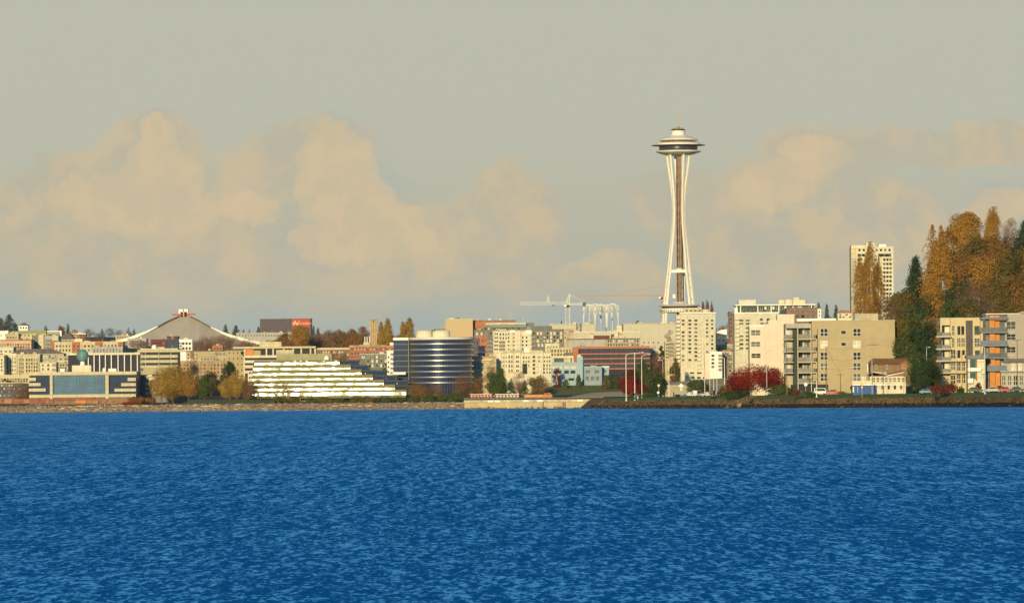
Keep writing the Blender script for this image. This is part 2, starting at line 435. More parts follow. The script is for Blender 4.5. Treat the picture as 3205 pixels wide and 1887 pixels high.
# ------------------------------------------------------------------ land
def noise2(x, y, s=1.0):
    return (math.sin(x * 0.13 * s + 1.7) * math.cos(y * 0.11 * s) + math.sin(x * 0.31 * s + y * 0.27 * s) * 0.5 + math.sin(x * 0.73 * s - y * 0.61 * s) * 0.3)
def ground_mat(name, cols, scale=0.03, rough=0.95):
    m = bpy.data.materials.new(name); m.use_nodes = True
    t = m.node_tree; b = t.nodes['Principled BSDF']; n = NT(t)
    g = n.n('ShaderNodeNewGeometry')
    f = n.noise(g.outputs['Position'], scale, 6, 0.65); f2 = n.noise(g.outputs['Position'], scale * 14, 4, 0.6)
    c = n.mix(n.sm(f, 0.40, 0.60), cols[0], cols[1]); c = n.mix(n.sm(f2, 0.42, 0.62), c, cols[2])
    n.l(c, b.inputs['Base Color']); b.inputs['Roughness'].default_value = rough
    b.inputs['Specular IOR Level'].default_value = 0.15
    return m
M_CITY = ground_mat('city_ground', [rgb(0.10, 0.08, 0.05), rgb(0.14, 0.10, 0.06), rgb(0.07, 0.065, 0.03)])
M_PARK = ground_mat('park_grass', [rgb(0.16, 0.165, 0.05), rgb(0.20, 0.19, 0.07), rgb(0.13, 0.14, 0.045)])
M_HEAD = ground_mat('headland_grass', [rgb(0.13, 0.19, 0.03), rgb(0.17, 0.20, 0.045), rgb(0.09, 0.13, 0.025)], 0.1)
M_ROCK = ground_mat('shore_rock', [rgb(0.17, 0.11, 0.045), rgb(0.055, 0.036, 0.018), rgb(0.30, 0.19, 0.075)], 0.10)
M_ROCKW = ground_mat('wet_rock', [rgb(0.022, 0.018, 0.012), rgb(0.035, 0.026, 0.014), rgb(0.015, 0.013, 0.01)], 0.2, 0.7)
M_CROCK = ground_mat('city_shore_rock', [rgb(0.34, 0.24, 0.15), rgb(0.22, 0.14, 0.09), rgb(0.58, 0.46, 0.29)], 0.07)
def grid(xs, ys, fn):
    v = [(x, y, fn(x, y)) for y in ys for x in xs]; nx = len(xs)
    f = [(j * nx + i, j * nx + i + 1, (j + 1) * nx + i + 1, (j + 1) * nx + i) for j in range(len(ys) - 1) for i in range(nx - 1)]
    mb = MB(); mb.v = v; mb.f = f; mb.mi = [0] * len(f); return mb
xs = [-9000, -5000, -3000, -1500] + list(range(-800, 801, 20)) + [1500, 3000, 5000, 9000]
ys = [3480, 3500, 3520, 3540, 3560, 3600, 3650, 3700, 3800, 3900, 4000, 4100, 4200, 4300, 4400, 4500, 4600, 4800, 5000, 5300, 5600, 6500, 8000, 12000]
struct(grid(xs, ys, lambda x, y: G(x, y) + 0.15 * noise2(x, y, 0.5)).build('ground', M_CITY, smooth=True))
rnd = random.Random(3)
xs = [-3000, -1500, -900] + [-500 + i * 1.1 for i in range(455)]
def bankz(x, y):
    t = (y - 3457) / 23.0
    return max(-0.4, 4.0 * ss(t) + (rnd.random() - 0.5) * 0.9 * (1 - abs(2 * t - 1)) + 0.25 * noise2(x, y)) if t > 0.01 else -0.6
struct(grid(xs, [3456 + i * 2.05 for i in range(13)], bankz).build('rocky_shore', M_CROCK))
# the headland in front: rocky bank, lawn, wooded bluff
def headpt(u, k):
    X = interp([(0, 41), (0.06, 52), (0.25, 68), (0.5, 110), (0.75, 170), (1.0, 300), (1.3, 700)], u); return X
us = [i / 600 for i in range(0, 781)]
def bank_mesh(y0, y1, n, z0, z1, jit):
    mb = MB(); nx = len(us)
    for j in range(n + 1):
        t = j / n
        for u in us:
            X = headpt(u, 0); Y = shoreY(X) + y0 + (y1 - y0) * t
            z = (z0 + (z1 - z0) * t) * (ss((X - 40.5) / 9 + 0.1) if z0 > 0 else 1) + (rnd.random() - 0.5) * jit * (1 if 0 < j < n else 0.4)
            mb.v.append((X + (rnd.random() - 0.5) * 0.2, Y + (rnd.random() - 0.5) * jit, z))
    for j in range(n):
        for i in range(nx - 1): mb.f.append((j * nx + i, j * nx + i + 1, (j + 1) * nx + i + 1, (j + 1) * nx + i)); mb.mi.append(0)
    return mb
struct(bank_mesh(-1.5, 2.0, 5, -0.3, 1.7, 0.8).build('wet_shore_rocks', M_ROCKW))
struct(bank_mesh(1.8, 6.5, 8, 1.5, 3.7, 1.0).build('shore_bank', M_ROCK))
mb_ = MB(); nx = len(us); offs = [6.3, 8, 10, 14, 20, 30, 45, 60, 90, 130, 170, 220, 270, 330, 400, 480, 560]
for o_ in offs:
    for u in us:
        X = headpt(u, 0); Y = shoreY(X) + o_; mb_.v.append((X, Y, L(X, Y) + 0.05 * noise2(X, Y)))
for j in range(len(offs) - 1):
    for i in range(nx - 1): mb_.f.append((j * nx + i, j * nx + i + 1, (j + 1) * nx + i + 1, (j + 1) * nx + i)); mb_.mi.append(1 if headpt(us[i], 0) < 49.5 else 0)
struct(mb_.build('headland', [M_HEAD, M_ROCK], smooth=True))
# sloping lawn, its path, and the grass strip at the water on the left
def sheet(name, pts, m):
    mb = MB(); mb.face([(WX(x, y, d), d, WZ(x, y, d)) for x, y, d in pts]); return struct(mb.build(name, m))
sheet('lawn', [(1640, 1238, 3592), (2120, 1234, 3592), (2120, 1204, 3640), (1735, 1206, 3640)], M_PARK)
M_PATH = ground_mat('path_concrete', [rgb(0.46, 0.37, 0.22), rgb(0.42, 0.33, 0.2), rgb(0.52, 0.42, 0.26)], 0.05)
sheet('path', [(1770, 1244, 3560), (2000, 1240, 3560), (2000, 1222, 3588), (1850, 1229, 3588)], M_PATH)
sheet('grass_strip', [(560, 1266, 3482), (860, 1264, 3482), (860, 1251, 3520), (600, 1250, 3520)], M_PARK)
sheet('terrace', [(2075, 1232, 3200), (2460, 1230, 3200), (2460, 1172, 3330), (2180, 1188, 3330), (2075, 1200, 3330)], M_PATH)
# ------------------------------------------------------------------ trees
def npmesh(name, V, Fq, mi, mats):
    me = bpy.data.meshes.new(name); nf = len(Fq)
    me.vertices.add(len(V)); me.vertices.foreach_set('co', np.asarray(V, dtype=np.float32).ravel())
    me.loops.add(nf * 4); me.loops.foreach_set('vertex_index', np.asarray(Fq, dtype=np.int32).ravel())
    me.polygons.add(nf); me.polygons.foreach_set('loop_start', np.arange(nf, dtype=np.int32) * 4)
    me.polygons.foreach_set('loop_total', np.full(nf, 4, dtype=np.int32))
    for m in mats: me.materials.append(m)
    me.polygons.foreach_set('material_index', np.asarray(mi, dtype=np.int32))
    me.update(calc_edges=True); me.validate(); return me
RG = np.random.RandomState(11)
def leaves(centres, size, aspect=0.7):
    n = len(centres)
    a = RG.normal(size=(n, 3)); a /= np.linalg.norm(a, axis=1)[:, None]
    b = RG.normal(size=(n, 3)); b -= (a * b).sum(1)[:, None] * a; b /= np.linalg.norm(b, axis=1)[:, None]
    s = size * RG.uniform(0.6, 1.3, n)[:, None]
    c = np.asarray(centres)
    V = np.stack([c - a * s, c - b * s * aspect, c + a * s, c + b * s * aspect], 1).reshape(-1, 3)
    return V, np.arange(n * 4).reshape(n, 4)
def crown_pts(kind, w, h, n):
    """points for the leaf cards of a crown that stands on z=0 with width w, height h"""
    P_ = []
    if kind in ('round', 'bare', 'bush'):
        nc = 36 if kind != 'bush' else 16
        cl = []
        for i in range(nc):
            d = RG.normal(size=3); d /= np.linalg.norm(d); r = RG.uniform(0.35, 0.86) ** 0.7
            zz = d[2] * r * 0.5 * h + 0.52 * h
            if kind == 'bush': zz = abs(d[2]) * r * 0.75 * h + 0.1 * h
            cl.append((d[0] * r * w / 2, d[1] * r * w / 2, zz, RG.uniform(0.15, 0.28) * w))
        wt_ = np.array([c[3] ** 2 for c in cl]); wt_ /= wt_.sum()
        for c, k in zip(cl, RG.multinomial(n, wt_)):
            d = RG.normal(size=(k, 3)); d /= np.linalg.norm(d, axis=1)[:, None]
            r = RG.uniform(0.25, 1.0, k)[:, None] ** 0.45 * c[3]
            P_.append(np.array(c[:3]) + d * r * np.array([1, 1, min(1.0, 0.8 * h / w + 0.2)]))
    elif kind == 'poplar':
        nb = 70
        for i in range(nb):
            z0 = RG.uniform(0.0, 0.8) * h; L_ = RG.uniform(0.14, 0.28) * h; t = z0 / h
            rr = w * 0.5 * math.sin(math.pi * min(1, 0.16 + t * 0.9)) ** 0.6 * RG.uniform(0.3, 1.0) ** 0.6 * 0.92 * (1.02 - t) ** 0.25; a = RG.uniform(0, 6.28)
            k = n // nb; q = RG.uniform(0, 1, k)
            sp = w * 0.10 * (1.15 - q)
            P_.append(np.stack([math.cos(a) * rr * (1 - 0.4 * q) + RG.normal(size=k) * sp, math.sin(a) * rr * (1 - 0.4 * q) + RG.normal(size=k) * sp, np.minimum(z0 + q * L_ + RG.normal(size=k) * 0.01 * h, h)], 1))
    elif kind == 'conifer':
        tiers = max(9, int(h / 0.9))
        for i in range(tiers):
            t = i / (tiers - 1); z = h * (0.06 + 0.92 * t); rr = w * 0.56 * (1 - t) ** 0.75 + 0.03 * w
            nbr = 9
            for b_ in range(nbr):
                a = RG.uniform(0, 6.28); r1 = rr * RG.uniform(0.7, 1.15); k = max(3, int(n / (tiers * nbr) * (1.7 - 1.4 * t))); q = RG.uniform(0.02, 1, k) ** 0.55
                P_.append(np.stack([math.cos(a) * r1 * q + RG.normal(size=k) * 0.03 * w, math.sin(a) * r1 * q + RG.normal(size=k) * 0.03 * w, z - 0.22 * r1 * q + RG.normal(size=k) * 0.012 * h], 1))
    return np.concatenate(P_)
LEAFM = {}
def leafmat(name, a, b, scale=0.35):
    if name not in LEAFM:
        m = bpy.data.materials.new(name); m.use_nodes = True; t = m.node_tree; p = t.nodes['Principled BSDF']; n = NT(t)
        g = n.n('ShaderNodeNewGeometry'); f = n.noise(g.outputs['Position'], scale, 3, 0.6)
        n.l(n.mix(n.sm(n.m('ADD', n.m('MULTIPLY', f, 0.65), n.m('MULTIPLY', g.outputs['Random Per Island'], 0.35)), 0.32, 0.68), rgb(*a), rgb(*b)), p.inputs['Base Color'])
        p.inputs['Roughness'].default_value = 0.85; p.inputs['Specular IOR Level'].default_value = 0.15
        # leaves of a crown turn outwards on the whole: lean each card's normal towards the crown's outside
        tcg = n.n('ShaderNodeTexCoord'); og = n.v('SCALE', n.v('NORMALIZE', n.v('SUBTRACT', tcg.outputs['Generated'], (0.5, 0.5, 0.35))), None, 0.8)
        n.l(n.v('NORMALIZE', n.v('ADD', og, n.v('SCALE', g.outputs['Normal'], None, 0.75))), p.inputs['Normal'])
        LEAFM[name] = m
    return LEAFM[name]
LF = {
 'orange': leafmat('orange_leaves', (0.28, 0.13, 0.018), (0.40, 0.21, 0.036)),
 'gold': leafmat('gold_leaves', (0.26, 0.14, 0.02), (0.42, 0.26, 0.05)),
 'brown': leafmat('brown_twigs', (0.14, 0.075, 0.035), (0.27, 0.15, 0.075)),
 'rust': leafmat('rust_leaves', (0.17, 0.08, 0.018), (0.26, 0.13, 0.032)),
 'green': leafmat('green_leaves', (0.035, 0.06, 0.012), (0.10, 0.12, 0.03)),
 'dark': leafmat('dark_green_needles', (0.014, 0.036, 0.012), (0.05, 0.08, 0.022)),
 'olive': leafmat('olive_leaves', (0.10, 0.078, 0.014), (0.17, 0.12, 0.026)),
 'red': leafmat('deep_red_leaves', (0.12, 0.008, 0.005), (0.29, 0.024, 0.009)),
 'maroon': leafmat('maroon_leaves', (0.08, 0.016, 0.008), (0.17, 0.04, 0.02)),
 'mauve': leafmat('mauve_brown_twigs', (0.15, 0.075, 0.05), (0.28, 0.14, 0.085)),
 'haze': leafmat('haze_tinted_leaves', (0.05, 0.075, 0.06), (0.09, 0.115, 0.085)),  # distance haze put into the leaf colour of far trees
}
BARK = mat('bark', (0.16, 0.11, 0.07), 0.9, 0.3)
PALEBARK = mat('pale_bark', (0.45, 0.36, 0.24), 0.9, 0.2)
TC = {}
def tree(kind, leaf, label, x, ytop, w, d, name=None, cat='tree', head=False, group=None, dens=1.0, base=None, bark=None, trunk=0.16, lean=0.0, lsz=None, vary=None):
    """kind of crown, photo column, row of its top, crown width in photo pixels, distance"""
    px = F / d; X = WX(x, ytop, d); w *= {'poplar': 1.65, 'conifer': 1.8}.get(kind, 1.0); gz = (L if head else G)(X, d) - 0.1
    if base is not None: gz = WZ(x, base, d)
    H = WZ(x, ytop, d) - gz; W = w / px
    t0 = {'round': trunk, 'bare': 0.10, 'poplar': 0.04, 'conifer': 0.03, 'bush': 0.0}[kind]
    ch = H * (1 - t0)
    leafsize = lsz or max(0.24, 1.5 / px)
    n = int(dens * {'round': 1.9, 'bare': 1.7, 'poplar': 2.2, 'conifer': 2.4, 'bush': 2.0}[kind] * W * ch / (leafsize ** 2) * 1.5)
    n = max(200, min(n, 40000))
    root = thing(name or {'conifer': 'conifer_tree', 'poplar': 'poplar_tree', 'bush': 'bush', 'bare': 'bare_tree', 'round': 'leafy_tree'}[kind], label, cat, (X, d, gz), 0, group)
    pts = crown_pts(kind, W, ch, n)
    if lean: pts[:, 0] += pts[:, 2] * lean
    if kind == 'bare':
        V_, Q = leaves(pts, leafsize * 0.9, 0.28)
    elif kind == 'conifer':
        V_, Q = leaves(pts, leafsize, 0.45)
    else: V_, Q = leaves(pts, leafsize, 0.7)
    me = npmesh('crown', V_, Q, np.zeros(len(Q)), [LF[leaf]])
    link('crown', me, root, (0, 0, H * t0))
    # trunk and limbs
    if kind != 'bush' or True:
        tr = max(0.09, H * 0.016); mb = MB(); top = t0 * H + ch * (0.9 if kind in ('conifer', 'poplar') else 0.55)
        mb.tube([(0, 0, -0.3), (lean * t0 * H, 0, t0 * H + ch * 0.15), (lean * top * 0.6, 0, top)], [tr * 1.3, tr, tr * 0.25])
        if kind in ('round', 'bare'):
            for i in range(9):
                a = i * 2.4; r = W * RG.uniform(0.22, 0.42); z0 = t0 * H + ch * RG.uniform(0.02, 0.3); z1 = z0 + ch * RG.uniform(0.25, 0.5)
                mb.tube([(0, 0, z0), (math.cos(a) * r * 0.5, math.sin(a) * r * 0.5, (z0 + z1) / 2), (math.cos(a) * r, math.sin(a) * r, z1)], [tr * 0.6, tr * 0.4, tr * 0.12], 5)
        mb.build('trunk' if kind != 'bush' else 'stem', bark or BARK, root)
    return root
# ------------------------------------------------------------------ observation tower
def tower():
    D = 4500.0; px = F / D
    ax = 2126.0; X0 = WX(2125, 700, D)
    base = G(X0, D)
    root = thing('observation_tower', 'very tall white tripod tower with a saucer top and a thin antenna', 'tower', (X0, D, base))
    z = lambda y: WZ(2125, y, D) - base
    m = lambda p: p / px
    WH = mat('tower_white', (0.86, 0.79, 0.64), 0.55, 0.05)
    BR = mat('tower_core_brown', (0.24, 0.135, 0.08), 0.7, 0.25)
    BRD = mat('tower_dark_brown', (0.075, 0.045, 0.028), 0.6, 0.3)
    GLS = mat('tower_glass', (0.035, 0.05, 0.085), 0.25, 0.3)
    # legs: three pairs of curved box beams
    prof = [(484, 34, 30), (510, 31.5, 26), (540, 28, 22), (580, 23, 15), (620, 19.5, 10), (660, 18.2, 7.5), (700, 19.5, 8), (740, 23, 10), (790, 29, 13), (850, 35.5, 16), (900, 42, 17), (959, 48.5, 18), (1010, 53, 19), (1085, 61, 21)]
    for k, phi in enumerate((200, -40, 80)):
        c, s_ = math.cos(R(phi)), math.sin(R(phi))
        leg = MB()
        for side in (-1, 1):
            ring = []
            for (y, r, sp) in prof:
                th = m(5.3 + 1.8 * max(0, (y - 640)) / 400); tw = m(6.6)
                cx, cy = c * m(r) - s_ * side * m(sp) / 2, s_ * m(r) + c * side * m(sp) / 2
                q = []
                for a, b in ((-1, -1), (1, -1), (1, 1), (-1, 1)):
                    q.append((cx + c * a * th / 2 - s_ * b * tw / 2, cy + s_ * a * th / 2 + c * b * tw / 2, z(y) if y < 1085 else -0.5))
                ring.append(q)
            k0 = len(leg.v)
            for q in ring: leg.v += q
            for j in range(len(ring) - 1):
                for i in range(4):
                    i2 = (i + 1) % 4; leg.f.append((k0 + j * 4 + i, k0 + j * 4 + i2, k0 + j * 4 + 4 + i2, k0 + j * 4 + 4 + i)); leg.mi.append(0)
            leg.f.append((k0, k0 + 1, k0 + 2, k0 + 3)); leg.mi.append(0); e = k0 + 4 * (len(ring) - 1); leg.f.append((e + 3, e + 2, e + 1, e)); leg.mi.append(0)
        lo = leg.build('leg', WH, root)
        for y in (745, 783, 822, 860, 898, 936, 975):
            r = interp([(a, b) for a, b, _ in prof], y); sp = interp([(a, b) for a, _, b in prof], y)
            st = MB(); cx, cy = c * m(r), s_ * m(r); hl = m(sp) / 2 - m(2.2)
            for zz in (0,):
                st.face([(cx + s_ * hl - c * .5, cy - c * hl - s_ * .5, z(y) - .7), (cx - s_ * hl - c * .5, cy + c * hl - s_ * .5, z(y) - .7), (cx - s_ * hl - c * .5, cy + c * hl - s_ * .5, z(y) + .7), (cx + s_ * hl - c * .5, cy - c * hl - s_ * .5, z(y) + .7)])
                st.face([(cx + s_ * hl + c * .5, cy - c * hl + s_ * .5, z(y) - .7), (cx - s_ * hl + c * .5, cy + c * hl + s_ * .5, z(y) - .7), (cx - s_ * hl + c * .5, cy + c * hl + s_ * .5, z(y) + .7), (cx + s_ * hl + c * .5, cy - c * hl + s_ * .5, z(y) + .7)])
            for zo in (-.7, .7):
                st.face([(cx + s_ * hl - c * .5, cy - c * hl - s_ * .5, z(y) + zo), (cx - s_ * hl - c * .5, cy + c * hl - s_ * .5, z(y) + zo), (cx - s_ * hl + c * .5, cy + c * hl + s_ * .5, z(y) + zo), (cx + s_ * hl + c * .5, cy - c * hl + s_ * .5, z(y) + zo)])
            st.build('cross_strut', WH, lo)
    # lift and stair core: dark lattice shaft
    core = MB(); zt, zb = z(486), 0.0
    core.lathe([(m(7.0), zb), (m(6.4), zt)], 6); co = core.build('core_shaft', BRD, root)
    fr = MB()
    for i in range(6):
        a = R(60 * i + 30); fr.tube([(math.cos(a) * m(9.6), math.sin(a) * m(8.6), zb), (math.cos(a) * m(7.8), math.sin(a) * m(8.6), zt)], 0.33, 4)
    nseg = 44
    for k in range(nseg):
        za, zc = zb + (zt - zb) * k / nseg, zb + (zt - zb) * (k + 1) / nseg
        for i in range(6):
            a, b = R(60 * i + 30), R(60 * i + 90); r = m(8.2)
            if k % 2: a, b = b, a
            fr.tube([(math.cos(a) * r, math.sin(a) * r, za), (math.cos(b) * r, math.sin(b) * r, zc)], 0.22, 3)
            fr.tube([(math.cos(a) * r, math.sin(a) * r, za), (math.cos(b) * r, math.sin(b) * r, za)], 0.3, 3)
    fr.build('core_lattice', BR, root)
    for a in (R(-100), R(-60), R(140)):
        MB().tube([(math.cos(a) * m(9.2), math.sin(a) * m(9.2), 0), (math.cos(a) * m(8.4), math.sin(a) * m(8.4), zt)], 0.26, 5).build('lift_rail', mat('tower_rail', (0.5, 0.36, 0.22), 0.6), root)
    # mid platform
    def beamring(ya, yb, name):
        r = interp([(a, b) for a, b, _ in prof], (ya + yb) / 2); P3 = [(math.cos(R(p)) * m(r), math.sin(R(p)) * m(r)) for p in (200, -40, 80)]
        mb = MB()
        for i in range(3):
            (xa, ya_), (xb, yb_) = P3[i], P3[(i + 1) % 3]; l = math.hypot(xb - xa, yb_ - ya_); nx_, ny_ = (yb_ - ya_) / l * 0.9, -(xb - xa) / l * 0.9
            k = len(mb.v)
            for zz in (z(yb), z(ya)): mb.v += [(xa + nx_, ya_ + ny_, zz), (xb + nx_, yb_ + ny_, zz), (xb - nx_, yb_ - ny_, zz), (xa - nx_, ya_ - ny_, zz)]
            for q in ((0, 3, 2, 1), (4, 5, 6, 7), (0, 1, 5, 4), (1, 2, 6, 5), (2, 3, 7, 6), (3, 0, 4, 7)): mb.f.append(tuple(k + i_ for i_ in q)); mb.mi.append(0)
        mb.lathe([(m(9), z(yb)), (m(13), z(yb)), (m(13), z(ya)), (m(6), z(ya - 8))], 24)
        return mb.build(name, WH, root)
    beamring(845, 854, 'middle_platform')
    # lower restaurant level
    MB().lathe([(m(44), z(979)), (m(60), z(977)), (m(62), z(966)), (m(55), z(964.5))], 48).build('lower_deck', WH, root)
    MB().lathe([(m(55), z(964.2)), (m(56), z(959.2))], 48).build('lower_window_band', BRD, root)
    MB().lathe([(m(64), z(959)), (m(66), z(957.5)), (m(40), z(950)), (m(22), z(947.5)), (m(22), z(946))], 48).build('lower_roof', WH, root)
    for i in range(40):
        dn = MB(); a = 2 * math.pi * i / 40; dn.tube([(math.cos(a) * m(61), math.sin(a) * m(61), z(971)), (math.cos(a) * m(61), math.sin(a) * m(61), z(974.5))], 0.5, 4); dn.build('soffit_lamp', BRD, root)
    # saucer
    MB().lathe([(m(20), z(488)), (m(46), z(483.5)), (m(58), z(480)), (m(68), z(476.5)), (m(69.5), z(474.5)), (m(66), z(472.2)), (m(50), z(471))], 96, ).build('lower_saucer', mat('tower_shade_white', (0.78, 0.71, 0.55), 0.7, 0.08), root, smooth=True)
    for i in range(48):
        fins = MB(); a = 2 * math.pi * i / 48; a2 = a + 0.035
        q = [(46, 484.2), (58, 480.7), (68.5, 477), (70.5, 474.5), (66, 471.8)]
        k = len(fins.v)
        for r, y in q:
            for aa in (a, a2): fins.v.append((math.cos(aa) * m(r + 0.9), math.sin(aa) * m(r + 0.9), z(y) - 0.25))
        for j in range(4): fins.f.append((k + 2 * j, k + 2 * j + 1, k + 2 * j + 3, k + 2 * j + 2)); fins.mi.append(0)
        fins.build('saucer_fin', WH, root)
    MB().lathe([(m(58), z(470.8)), (m(60.5), z(468)), (m(60.5), z(460)), (m(61), z(459))], 96).build('restaurant_glazing', stripes('tower_glazing', (0.03, 0.035, 0.06), (0.055, 0.075, 0.12), 1.6, 0, 0.4, 0.3), root)
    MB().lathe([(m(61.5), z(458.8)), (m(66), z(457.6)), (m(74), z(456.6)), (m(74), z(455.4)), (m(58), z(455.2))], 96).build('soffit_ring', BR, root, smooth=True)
    halo = MB()
    halo.lathe([(m(74.3), z(457)), (m(84.5), z(456.3)), (m(84.5), z(455.1)), (m(74.3), z(454.6))], 96)
    halo.build('halo_ring', mat('tower_ring', (0.20, 0.14, 0.075), 0.6), root)
    MB().lathe([(m(60), z(455)), (m(72), z(454.4)), (m(70), z(451.5)), (m(66), z(447.6)), (m(60), z(447.2))], 96).build('observation_deck', WH, root, smooth=True)
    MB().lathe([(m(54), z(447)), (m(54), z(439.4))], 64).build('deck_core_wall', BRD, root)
    for i in range(48):
        ra = MB(); a = 2 * math.pi * i / 48; ra.tube([(math.cos(a) * m(60.5), math.sin(a) * m(60.5), z(447.3)), (math.cos(a) * m(59), math.sin(a) * m(59), z(439.3))], 0.16, 4); ra.build('deck_column', mat('tower_rail', (0.5, 0.36, 0.22), 0.6), root)
    MB().lathe([(m(59), z(440.2)), (m(62), z(439.2)), (m(60), z(437.5)), (m(53), z(434)), (m(44), z(430.5)), (m(32), z(427)), (m(24), z(424)), (m(21), z(421)), (m(20.3), z(418)), (m(21.5), z(414.5)), (m(25), z(411.8)), (m(25.5), z(410.6)), (m(21), z(410))], 96).build('saucer_roof', WH, root, smooth=True)
    MB().lathe([(m(21), z(409.8)), (m(21.5), z(409.5)), (m(21.5), z(405.3)), (m(20), z(405))], 48).build('crown_ring', BRD, root)
    EQ = mat('tower_equipment', (0.32, 0.27, 0.18), 0.7, 0.2); MB().lathe([(m(5), z(405)), (m(5), z(400)), (m(3.5), z(396))], 12).build('mast_base', EQ, root)
    for x, y, w_, h_ in ((-14, -4, 2.5, 5), (9, -6, 2, 5), (14, 2, 2.6, 5.5), (-9, 6, 2, 3.5), (-1, -9, 2, 3)): MB().box(m(x - w_), m(x + w_), m(y - 2), m(y + 2), z(405), z(405 - h_)).build('roof_equipment', EQ, root)
    MB().tube([(0, 0, z(397)), (0, 0, z(370)), (0, 0, z(344))], [m(2.3), m(1.9), m(1.2)], 8).build('antenna', mat('antenna_paint', (0.52, 0.40, 0.25), 0.6), root)
tower()
# ------------------------------------------------------------------ science-hall arches: gothic ribbed pavilions
def gothic(half, zt, ztop_sp, n=10):
    return [(half * math.cos(math.pi / 2 * t / n) , ztop_sp + (zt - ztop_sp) * math.sin(math.pi / 2 * t / n) ** 0.9) for t in range(n + 1)]
AM = mat('arch_white', (0.72, 0.67, 0.56), 0.6, 0.06)
for i, (xc, yt, yb) in enumerate([(1843.5, 953, 1018), (1862, 951.5, 1018), (1880, 952.5, 1045), (1898.5, 953, 1045), (1917, 950.5, 1045)]):
    d = [4360, 4400, 4350, 4410, 4350][i]; px = F / d
    X = WX(xc, 980, d); b = G(X, d); zt = WZ(xc, yt, d) - b; hf = 17.5 / px
    lab = ['first white gothic arch pavilion from the white crane', 'second white gothic arch pavilion, narrow and half behind its neighbour', 'middle white gothic arch pavilion of the five', 'fourth white gothic arch pavilion, next to the end one', 'end white gothic arch pavilion nearest the tripod tower'][i]
    root = thing('arch_pavilion', lab, 'arch', (X, d, b), 0, 'white gothic arch pavilions')
    for sx, sy in ((-1, -1), (1, -1), (1, 1), (-1, 1)):
        MB().tube([(sx * hf, sy * hf, -0.3), (sx * hf, sy * hf, zt - 26 / px)], 0.36, 6).build('post', AM, root)
    for q, (ax_, ay_) in enumerate(((0, -1), (0, 1), (1, 0), (-1, 0))):
        fa = MB(); g = gothic(hf * 0.97, zt - 2 / px, zt - 62 / px, 12)
        out = gothic(hf * 1.0, zt, zt - 22 / px, 12)
        for sgn in (-1, 1):
            inn = [(sgn * a, z_) for a, z_ in g]; o2 = [(sgn * a * 1.0, z_) for a, z_ in out]
            def P3(a, z_): return (a, ay_ * hf, z_) if ax_ == 0 else (ax_ * hf, a, z_)
            (fa.tube([P3(*p) for p in inn], 0.24, 4) if ay_ == -1 else None); fa.tube([P3(*p) for p in o2], 0.3, 4)
            [fa.tube([P3(*inn[j]), P3(*o2[j])], 0.09, 3) for j in range(6, 12, 3) if ay_ == -1]
        fa.build('arch_rib', AM, root)
    rf = MB()
    for (a, b_) in ((-1, -1), (1, -1)):
        rf.tube([(a * hf, b_ * hf, zt - 22 / px), (a * hf * .5, b_ * hf * .5, zt - 6 / px), (0, 0, zt - 1 / px), (-a * hf * .5, -b_ * hf * .5, zt - 6 / px), (-a * hf, -b_ * hf, zt - 22 / px)], 0.2, 4)
    rf.build('vault_rib', AM, root)
# ------------------------------------------------------------------ tower cranes
def lattice_bar(mb, a, b, w, h, seg, r=0.14):
    a, b = Vector(a), Vector(b); dirn = (b - a).normalized(); L_ = (b - a).length
    side = Vector((0, 1, 0)); up = dirn.cross(side).normalized()
    if abs(dirn.z) < 0.5 and up.z < 0: up = -up
    cor = [(-w / 2, 0), (w / 2, 0), (w / 2, h), (-w / 2, h)] if abs(dirn.z) > 0.5 else [(-w / 2, 0), (w / 2, 0), (0, h)]
    pt = lambda t, c: a + dirn * (L_ * t) + side * c[0] + up * (c[1] - (h / 2 if abs(dirn.z) > 0.5 else 0))
    for c in cor: mb.tube([pt(0, c), pt(1, c)], r, 4)
    for k in range(seg):
        for i, c in enumerate(cor):
            c2 = cor[(i + 1) % len(cor)]; t0, t1 = k / seg, (k + 1) / seg
            mb.tube([pt(t0, c if k % 2 else c2), pt(t1, c2 if k % 2 else c)], r * 0.6, 3)
